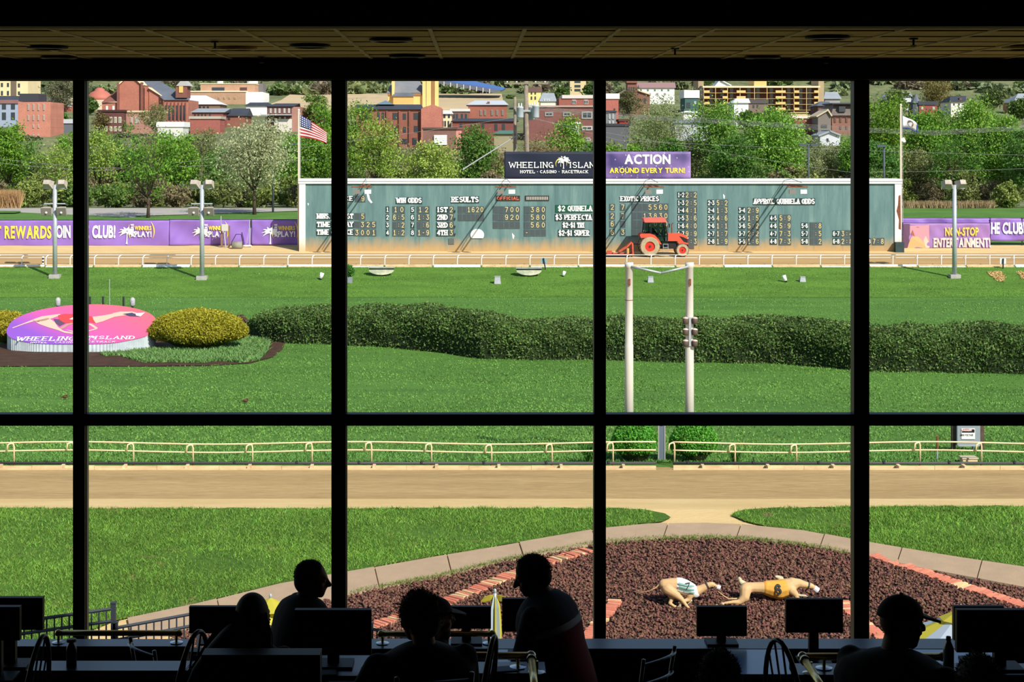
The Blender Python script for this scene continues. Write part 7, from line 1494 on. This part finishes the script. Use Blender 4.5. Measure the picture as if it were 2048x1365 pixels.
# ================================================================ chairs
M_chair = mat('dark_chair_wood', (24,20,20), .35, spec=.5)
def chair_proto(kind):
    r = thing('dining_chair', (0, 0, 0), 'x', 'chair', 'dark dining chairs'); S = .46
    MB().lathe((0, 0, S-.03), [(.18, 0), (.205, .01), (.21, .03), (.19, .035)], 20).build('seat', M_chair, r, True)
    for sx in (-1, 1):
        for sy in (-1, 1): MB().tube([(sx*.13, sy*.13, S-.02), (sx*.19, sy*.19, 0)], [.017, .013], 8).build('leg', M_chair, r)
    MB().tube([(-.165, 0, .2), (.165, 0, .2)], .01, 6).build('stretcher', M_chair, r)
    if kind == 'hoop':
        pts = [(.19*math.cos(a), -.17-.07*math.sin(a), S+.56*math.sin(a)) for a in np.linspace(math.pi, 0, 19)]; MB().tube(pts, .014, 8).build('hoop', M_chair, r, True)
        for x in (-.1, -.035, .035, .1): zt = .56*math.sqrt(1-(x/.19)**2); MB().tube([(x*.8, -.15, S-.01), (x, -.17-.07*zt/.56, S+zt)], .009, 6, flat=.6).build('spindle', M_chair, r)
    else:
        for s in (-1, 1): MB().tube([(s*.17, -.15, S-.02), (s*.19, -.19, S+.3), (s*.2, -.235, S+.56)], .014, 8).build('back_post', M_chair, r, True)
        for k, z in enumerate((.14, .26, .38, .52)): MB().tube([(x, -.155-z*.14-.07*(1-(x/.2)**2), S+z+.02*(1-(x/.2)**2)) for x in np.linspace(-.195, .195, 9)], .017, 6, flat=.45).build('back_slat', M_chair, r)
    return r
CH = {k: chair_proto(k) for k in ('hoop', 'slat')}; used = set()
def chair(kind, px, D, zf, rz, label, group='dark dining chairs'):
    o = CH[kind] if kind not in used else copy_tree(CH[kind]); used.add(kind); o.location = (PX(px, D), D, zf); o.rotation_euler.z = rz; o['label'] = label; o['group'] = group; o['category'] = 'chair'; return o
chair('hoop', 325, 9.75, TB, 1.15, 'hoop backed chair left of the long haired woman'); chair('slat', 345, 12.1, TA, -.95, 'slat backed chair behind the left ledge counter'); chair('slat', 1262, 11.9, TA, .9, 'slat backed chair left of the grey seated head'); chair('slat', 1378, 11.25, TA, -.15, 'slat backed chair just behind the grey seated head'); chair('hoop', 5, 9.6, TB, 1.42, 'hoop backed chair near the left edge'); chair('hoop', 905, 9.6, TB, 1.35, 'hoop backed chair right of the striped shirt man'); chair('hoop', 1625, 9.6, TB, -1.1, 'hoop backed chair at the corner of the right ledge')

r = thing('bench_seat', (PX(520, 9.2), 9.2, TB), 'wide black upholstered bench under the long haired woman', 'bench'); MB().bb(PX(403, 9.0), PX(640, 9.0), 9.0, 9.12, TB+.3, PZ(1304, 9.06)).build('bench_back', M_black, r); MB().bb(PX(403, 9.0), PX(640, 9.0), 9.12, 9.6, TB+.3, TB+.44).build('bench_cushion', M_black, r)
for x in (412, 630):
    for y in (9.05, 9.55): MB().bb(PX(x, 9.0)-.02, PX(x, 9.0)+.02, y-.02, y+.02, TB, TB+.3).build('leg', M_side, r)
# ================================================================ people
M_skin = mat('skin', (150,104,82), .6); M_skd = mat('skin_tan', (120,82,64), .6)
def loft(mb, rings, n=20, ex=2.4):
    vs = []
    for (c, rx, ry, R) in rings:
        for j in range(n):
            a = 2*math.pi*j/n; ca, sa = math.cos(a), math.sin(a); v = Vector((math.copysign(abs(ca)**(2/ex), ca)*rx, math.copysign(abs(sa)**(2/ex), sa)*ry, 0)); vs.append(Vector(c)+(R@v if R else v))
    k = len(rings); mb.add(vs, [(i*n+j, i*n+(j+1) % n, (i+1)*n+(j+1) % n, (i+1)*n+j) for i in range(k-1) for j in range(n)]+[tuple(range(n-1, -1, -1)), tuple((k-1)*n+j for j in range(n))])
def hand(mb, w, e, side, curl=.6):
    """five fingered hand at wrist w continuing the forearm from elbow e"""
    w, e = Vector(w), Vector(e); d = (w-e).normalized(); s = d.cross(Vector((0, 0, 1)))
    s = s.normalized() if s.length > .05 else Vector((1, 0, 0)); up = s.cross(d).normalized()
    capsule(mb, w, .026, w+d*.05, .03); c = w+d*.075
    for k, (o, l) in enumerate(((-.03, .062), (-.011, .072), (.009, .068), (.027, .054))):
        a = c+s*o*1.0; capsule(mb, w+d*.03+s*o*.8, .015, a, .0115); p1 = a+d*l*.5-up*l*.25*curl; p2 = p1+d*l*.35-up*l*.5*curl; p3 = p2+d*l*.1-up*l*.45*curl; chain(mb, [(a, .0105), (p1, .0095), (p2, .0085), (p3, .0075)], 8)
    t = w+d*.025+s*side*.03; chain(mb, [(t, .014), (t+d*.03+s*side*.022-up*.012, .012), (t+d*.062+s*side*.026-up*.03, .0095)], 8)
def head(mb, o, R):
    q = lambda v: Vector(o)+R@Vector(v)
    mb.ball(q((0, -.012, .137)), (.077, .1, .096), 20, 14, R); capsule(mb, q((0, .028, .125)), .062, q((0, .04, .05)), .049, 14); mb.ball(q((0, .06, .022)), (.03, .028, .026), 12, 8, R)
    chain(mb, [(q((0, .088, .128)), .011), (q((0, .112, .098)), .014), (q((0, .116, .086)), .017)], 10); mb.ball(q((0, .08, .139)), (.052, .018, .014), 12, 8, R); mb.ball(q((0, .086, .058)), (.025, .014, .008), 10, 6, R); mb.ball(q((0, .084, .046)), (.022, .013, .008), 10, 6, R)
    for s in (-1, 1): mb.ball(q((s*.078, -.008, .1)), (.01, .024, .034), 10, 8, R); mb.ball(q((s*.04, .06, .085)), (.026, .022, .02), 10, 8, R)
    capsule(mb, q((0, -.022, .07)), .056, q((0, -.05, -.07)), .06, 14)
    return q
def person(label, loc, rz, s=1.0, seated=True, lean=.12, side=0, head_yaw=0, head_pitch=0, arms=None, shirt=(20,22,28), pants=(24,26,34), skin=None, hair=None, cap=None, extra=None, bands=None, wide=1.0, hairfn=None, deep=1.0, vox=.0125):
    root = thing('person', (0, 0, 0), label, 'person', 'people in the room'); skin = skin or M_skin; cloth_m = lambda c, nm: mat('%s_%d_%d_%d' % ((nm,)+c), c, .9)
    hz = .5 if seated else .93; H = Vector((0, 0, hz)); tl = .50       # hips, torso length
    ax = Vector((math.sin(side)*.9, math.sin(lean), math.cos(lean)*math.cos(side))).normalized(); R = Vector((0, 0, 1)).rotation_difference(ax).to_matrix()
    T = lambda x, y, z: H+R@Vector((x, y, z))
    # torso under the shirt, neck, head
    mb = MB(); prof_ = [(-.08, .16, .115), (.0, .165, .12), (.14, .15, .11), (.28, .175, .122), (.40, .19, .118), (.47, .165, .1), (.52, .09, .075)]
    prof_ = [(z, a, b*deep) for z, a, b in prof_]
    loft(mb, [(T(0, 0, z), rx*wide*.93, ry*.93, R) for z, rx, ry in prof_]); hb = T(0, .02, .545)
    RH = R.lerp(Matrix.Identity(3), .75)@Matrix.Rotation(head_yaw, 3, 'Z')@Matrix.Rotation(-head_pitch, 3, 'X'); q = head(mb, hb, RH); capsule(mb, T(0, -.01, .46), .065, q((0, -.04, -.02)), .058)
    sh = [T(sx*(.185+.13*(wide-1)), 0, .45) for sx in (-1, 1)]
    arms = arms or [((-.27, .12, .14), (-.16, .36, .16)), ((.27, .12, .14), (.16, .36, .16))]      # elbow, wrist relative to the hips
    jo = []
    for k, sx in enumerate((-1, 1)):
        e = T(*arms[k][0]) if len(arms[k]) == 2 else H+Vector(arms[k][0]); w = T(*arms[k][1]) if len(arms[k]) == 2 else H+Vector(arms[k][1]); jo.append((sh[k], e, w))
        chain(mb, [(sh[k], .052), (sh[k].lerp(e, .5), .045), (e, .037), (e.lerp(w, .35), .038), (w, .026)]); hand(mb, w, e, -sx)
    hp = [Vector((sx*.095, 0, hz-.02)) for sx in (-1, 1)]; lg = []
    for k, sx in enumerate((-1, 1)):
        if seated: kn, an = Vector((sx*.13, .43, .5)), Vector((sx*.13, .42, .09))
        else: kn, an = Vector((sx*.105, .04, .5)), Vector((sx*.11, 0, .09))
        lg.append((hp[k], kn, an)); chain(mb, [(hp[k], .08), (hp[k].lerp(kn, .5), .07), (kn, .052), (kn.lerp(an, .3), .052), (an, .036)])
    organic(mb, 'body', skin, root, vox, 3)
    # clothing
    mb = MB(); top_ = prof_ if not bands else prof_
    loft(mb, [(T(0, 0, z), rx*wide*1.07+.008, ry*1.08+.01, R) for z, rx, ry in prof_]+[(T(0, -.005, .545), .072, .072, R)])
    for k in (0, 1):
        a, e, w = jo[k]; chain(mb, [(a, .068), (a.lerp(e, .5), .06), (e, .05)]+([(w.lerp(e, .15), .038)] if not bands else []))
    organic(mb, 'shirt', cloth_m(shirt, 'shirt'), root, .016, 3)
    if bands:
        for nm, z0, z1, c in bands:
            mb = MB(); zs = np.linspace(z0, z1, 4); loft(mb, [(T(0, 0, z), np.interp(z, [p[0] for p in prof_], [p[1] for p in prof_])*wide*1.07+.014, np.interp(z, [p[0] for p in prof_], [p[2] for p in prof_])*1.08+.016, R) for z in zs]); mb.build(nm, cloth_m(c, 'shirt'), root, True)
    mb = MB()
    for h_, kn, an in lg: chain(mb, [(h_, .1), (h_.lerp(kn, .5), .085), (kn, .066), (kn.lerp(an, .4), .064), (an+Vector((0, 0, .02)), .055)])
    loft(mb, [(Vector((0, 0, hz-.1)), .16*wide, .12, None), (Vector((0, 0, hz)), .175*wide, .13, None), (Vector((0, 0, hz+.06)), .17*wide, .128, None)]); organic(mb, 'trousers', cloth_m(pants, 'trousers'), root, .02, 3)
    for h_, kn, an in lg: mb = MB(); capsule(mb, an+Vector((0, -.03, -.055)), .036, an+Vector((0, .15, -.06)), .03); mb.box(an+Vector((0, .06, -.083)), (.075, .27, .012)); organic(mb, 'shoe', M_black, root, .01, 2)
    for sx in (-1, 1): MB().ball(q((sx*.033, .078, .118)), .0115, 8, 6).build('eye', mat('eye_white', (150,150,146), .3), root)
    if hair: # cap of hair over the skull
        c, th, drop = hair; mb = MB(); mb.ball(q((0, -.02, .145)), (.08+th, .1+th, .095+th), 18, 12, RH); mb.ball(q((0, -.05, .1)), (.075+th, .072+th, .085), 14, 10, RH)
        hm = mat('hair_%d_%d_%d' % c, c, .8); o = organic(mb, 'hair', hm, root, .008, 2)
        n = 6000; u = RNG.normal(0, 1, (n, 3)); u /= np.linalg.norm(u, axis=1)[:, None]; u = u[(u[:, 1] < .62) & (u[:, 2] > -.45)]; Rn = np.array(RH); b0 = np.array(q((0, -.02, .14))); A = b0+(u*np.array((.08+th, .102+th, .097+th)))@Rn.T; B = b0+((u+RNG.normal(0, .05+th*3, u.shape))*np.array((.083+th*1.45, .105+th*1.45, .1+th*1.45)))@Rn.T
        sd = RNG.normal(0, .0012, u.shape); V = np.stack([A-sd, A+sd, B], 1).reshape(-1, 3); link('hair_strands', rawmesh('hair_strands', V, np.arange(len(V)).reshape(-1, 3)), hm, root)['kind'] = 'stuff'
    if cap:
        cm = mat('cap_%d_%d_%d' % cap, cap, .85); mb = MB(); n = 24
        vs = []; k = 8
        for i in range(k+1):
            t = i/k*math.pi/2
            for j in range(n): a = 2*math.pi*j/n; vs.append(q((.088*math.cos(t)*math.cos(a), -.012+.112*math.cos(t)*math.sin(a), .148+.098*math.sin(t))))
        mb.add(vs, [(i*n+j, i*n+(j+1) % n, (i+1)*n+(j+1) % n, (i+1)*n+j) for i in range(k) for j in range(n)]+[tuple(range(n-1, -1, -1))]); cp = mb.build('cap', cm, root, True)
        mb = MB(); ring = [(.078*math.cos(a), .07+.125*math.sin(a)**.8, .15-.035*math.sin(a)) for a in np.linspace(.02, math.pi-.02, 15)]; mb.add([q(v) for v in ring]+[q((v[0], v[1], v[2]+.012)) for v in ring], [tuple(range(15)), tuple(range(29, 14, -1))]+[(i, i+15, i+16, i+1) for i in range(14)]+[(14, 29, 15, 0)]); mb.build('cap_brim', cm, cp); MB().ball(q((0, -.012, .247)), .009, 8, 6).build('cap_button', cm, cp)
    if hairfn: hairfn(root, q, T)
    if extra: extra(root, q, T)
    root.location = loc; root.rotation_euler.z = rz; root.scale = (s, s, s); return root
def at(px, D, z): return (PX(px, D), D, z)
def longhair(root, q, T):
    c = mat('hair_brown', (48,38,28), .7); mb = MB(); mb.ball(q((0, -.02, .14)), (.09, .112, .108), 18, 12); loft(mb, [(q((0, -.03, .13)), .09, .1, None), (q((-.01, -.07, .05)), .115, .08, None), (q((-.045, -.1, -.05)), .145, .07, None), (q((-.09, -.12, -.17)), .17, .06, None), (q((-.13, -.12, -.29)), .18, .05, None)], 18); organic(mb, 'hair', c, root, .01, 3)
    st_ = MB()
    for i in range(420):
        a = random.uniform(-2.6, 2.6); x = math.sin(a)*.09; y = -.03-abs(math.cos(a))*.09 if abs(a) < 1.8 else .0; f = random.uniform(1.0, 1.6)
        st_.tube([q((x, y, .15)), q((x*1.3*f-.01, y-.03, .05)), q((x*1.75*f-.03, y-.055, -.09)), q((x*2.1*f-.12+random.gauss(0, .02), y-.07+random.gauss(0, .02), -.24-random.uniform(0, .12)))], [.0035, .0035, .003, .0008], 3, False)
    o = st_.build('hair_strands', mat('hair_light', (86,70,52), .6), root); o['kind'] = 'stuff'
ARM_DESK = [((-.27, .16, .16), (-.15, .40, .2)), ((.27, .16, .16), (.15, .40, .2))]
# the woman with long hair
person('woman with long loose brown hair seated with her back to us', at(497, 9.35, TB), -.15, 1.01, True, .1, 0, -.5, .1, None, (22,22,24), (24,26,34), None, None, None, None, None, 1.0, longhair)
# man in profile facing right, standing beyond the woman
person('bald man in a dark jacket standing in profile facing right', at(583, 11.35, TA), -1.25, 1.03, False, .2, 0, -.3, .05, [((-.25, .02, .16), (-.2, .2, .02)), ((.25, .02, .16), (.2, .2, .02))], (22,24,26), (22,22,26), M_skd, ((40,38,38), .0, 0), None, None, None, 1.3, None, 1.35)
# bearded man in cap
def beard(root, q, T):
    mb = MB(); mb.ball(q((0, .055, .02)), (.05, .04, .045), 12, 8); mb.ball(q((0, .05, -.03)), (.036, .034, .04), 12, 8); organic(mb, 'beard', mat('beard_grey', (84,80,76), .9), root, .008, 2); mb = MB()
    for s in (-1, 1): mb.tube([q((s*.034+.016*math.cos(a), .095, .118+.014*math.sin(a))) for a in np.linspace(0, 6.28, 13)], .0022, 5)
    mb.tube([q((-.018, .097, .12)), q((.018, .097, .12))], .002, 5); mb.build('glasses', M_steel, root)
person('bearded man in a dark cap seated beyond the grey haired man', at(856, 11.6, TA), -1.25, 1.12, True, .06, 0, .1, 0, None, (20,20,24), (24,26,34), None, None, (18,18,20), beard); chair('slat', 856, 11.6, TA, -1.25, 'slat backed chair under the bearded man')
# man with ruffled grey hair, arm resting out to the left
def stripes(root, q, T):
    for k in range(9):
        x = -.15+.0375*k; mb = MB(); mb.tube([T(x, -.142*math.sqrt(max(.05, 1-(x/.22)**2))-.006, z) for z in (.02, .16, .3, .42)], .004, 5); mb.build('shirt_stripe', mat('stripe_red', (92,52,48), .8), root)
person('man with ruffled grey hair and a striped shirt, back to us', at(852, 9.1, TB), .22, 1.07, True, .05, -.05, .5, .08, [((-.37, .1, .2), (-.52, .3, .17)), ((.28, .14, .14), (.17, .38, .16))], (30,28,30), (24,26,34), None, ((104,92,80), .016, 0), None, stripes, None, 1.3, None, 1.2, .009); chair('slat', 852, 9.1, TB, .22, 'slat backed chair under the man in the striped shirt')
# standing man leaning over to the left
person('standing man leaning left in a navy, white and red polo', at(1128, 11.3, TA), 1.2, 1.06, False, .3, 0, .35, .25, [((-.27, .16, .2), (-.2, .34, .0)), ((.27, .14, .16), (.2, .36, .02))], (26,30,48), (34,40,54), M_skd, ((16,14,14), .009, 0), None, None, [('white_band', .31, .352, (170,172,180)), ('red_panel', -.09, .308, (120,24,30))], 1.3, None, 1.35, .009)
# capped man at right
person('broad man in a peaked cap seated facing right', at(1785, 8.75, TB), -.75, 1.13, True, .1, 0, -.5, .05, None, (16,16,18), (22,24,30), M_skd, None, (15,15,17), None, None, 1.45, None, 1.5); chair('hoop', 1785, 8.75, TB, -.75, 'hoop backed chair under the broad capped man')
# two seated heads low in the frame
person('person with short grey hair whose head rises at the bottom centre right', at(1441, 7.95, TB), .0, 1.09, True, .08, 0, 0, .05, None, (24,24,26), (22,24,30), None, ((70,66,60), .01, 0)); chair('hoop', 1441, 7.95, TB, 0, 'hoop backed chair under the grey haired head')
person('person with pale hair whose head rises at the bottom right corner', at(1969, 7.78, TB), .1, 1.115, True, .08, 0, 0, .05, None, (24,24,26), (22,24,30), None, ((92,86,78), .008, 0)); chair('hoop', 1969, 7.78, TB, .1, 'hoop backed chair under the pale haired head')
# ================================================================ patio outside: umbrellas and picket fence
def umbrella(px, D, topy, opened, label, rad=1.15, drop=.55):
    X = PX(px, D); g = gz(D); zt = PZ(topy, D); r = thing('patio_umbrella', (X, D, g), label, 'umbrella', 'patio umbrellas'); ye, wh = mat('canopy_yellow', (206,196,70), .7, trans=.3), mat('canopy_white', (190,204,220), .7, trans=.3)
    MB().tube([(X, D, g), (X, D, zt+.04)], .022, 10).build('pole', M_steel, r, True); MB().ball((X, D, zt+.07), (.022, .022, .035), 10, 8).build('finial', M_steel, r, True); MB().lathe((X, D, g), [(.28, 0), (.28, .06), (.05, .1)], 20).build('base', M_dark, r)
    n = 8
    for k in range(n):
        a0, a1 = 2*math.pi*(k-.5)/n, 2*math.pi*(k+.5)/n; m = ye if k % 2 == 0 else wh
        if opened:
            mb = MB(); p = [Vector((X, D, zt))]; 
            for t in (.33, .66, 1.0): p += [Vector((X+math.cos(a)*rad*t, D+math.sin(a)*rad*t, zt-drop*t-.04*t*(1 if a in (a0, a1) else -.5))) for a in (a0, (a0+a1)/2, a1)]
            mb.add(p, [(0,1,2),(0,2,3),(1,4,5,2),(2,5,6,3),(4,7,8,5),(5,8,9,6)]); o = mb.build('canopy_panel', m, r); MB().tube([(X, D, zt-.02), (X+math.cos(a0)*rad, D+math.sin(a0)*rad, zt-drop-.05)], .008, 5).build('rib', M_steel, r)
            mb = MB(); mb.add([Vector((X, D, zt+.05)), Vector((X+math.cos(a0)*.3, D+math.sin(a0)*.3, zt-.1)), Vector((X+math.cos(a1)*.3, D+math.sin(a1)*.3, zt-.1))], [(0,1,2)]); mb.build('vent_flap', ye if k % 2 else m, r)
        else:
            mb = MB(); am = (a0+a1)/2; p = []
            for z, rr in ((0, .03), (-.15, .075), (-.5, .095), (-1.0, .08), (-1.5, .06), (-1.75, .05)): p += [Vector((X+math.cos(a0)*rr*.5, D+math.sin(a0)*rr*.5, zt+z)), Vector((X+math.cos(am)*rr, D+math.sin(am)*rr, zt+z)), Vector((X+math.cos(a1)*rr*.5, D+math.sin(a1)*rr*.5, zt+z))]
            mb.add(p, [(3*i, 3*i+1, 3*i+4, 3*i+3) for i in range(5)]+[(3*i+1, 3*i+2, 3*i+5, 3*i+4) for i in range(5)]); mb.build('folded_panel', m, r)
    if not opened:
        for s, tip in ((-1, .19), (1, .19)):
            mb = MB(); mb.add([Vector((X, D, zt+.02)), Vector((X+s*.07, D-.03, zt+.02)), Vector((X+s*.15, D-.04, zt-.005)), Vector((X+s*.2, D-.02, zt-.07)), Vector((X+s*.15, D, zt-.09)), Vector((X+s*.06, D, zt-.06))], [(0,1,2,3,4,5)]); o = mb.build('vent_flap', ye, r); o.modifiers.new('t', 'SOLIDIFY').thickness = .006
umbrella(990, 23.5, 1193, False, 'folded yellow and white patio umbrella behind the standing man'); umbrella(1922, 23.5, 1224, True, 'open yellow green and white patio umbrella at the right'); umbrella(541, 23.5, 1203, True, 'small yellow patio umbrella behind the profile man', .3, .25)
def pickets(p0, p1, y0, y1, D0, D1, label, end_post=True):
    A, B = P(p0, y0, D0), P(p1, y1, D1); r = thing('picket_fence', Vector((A.x, A.y, gz(A.y))), label, 'fence', 'black picket fences outside'); m = mat('fence_black', (52,58,66), .5); n = max(2, int((B-A).length/.095))
    for h in (0, -.16, -1.05): MB().tube([A+Vector((0, 0, h)), B+Vector((0, 0, h))], .022, 4).build('fence_rail', m, r)
    me = None
    for i in range(n+1):
        q = A.lerp(B, i/n)
        if me is None: mb = MB(); mb.bb(-.009, .009, -.009, .009, -1.15, 0); me = rawmesh('picket', mb.v, mb.f); me.materials.append(m)
        o = bpy.data.objects.new('picket', me); COL.objects.link(o); o.parent = r; o.location = q-Vector(r.location)
    for q in ((A, B) if end_post else (A,)): MB().bb(q.x-.03, q.x+.03, q.y-.03, q.y+.03, gz(q.y)-.02, q.z+.07).build('fence_post', m, r); MB().bb(q.x-.037, q.x+.037, q.y-.037, q.y+.037, q.z+.07, q.z+.085).build('post_cap', m, r)
pickets(-60, 227, 1258, 1218, 21.6, 22.4, 'black picket fence at the far left, the upper run'); pickets(231, 398, 1257, 1226, 22.4, 22.9, 'black picket fence stepping down beside the path, left of the woman'); pickets(742, 815, 1258, 1277, 22.4, 22.0, 'black picket fence seen just left of the brass rail', False)
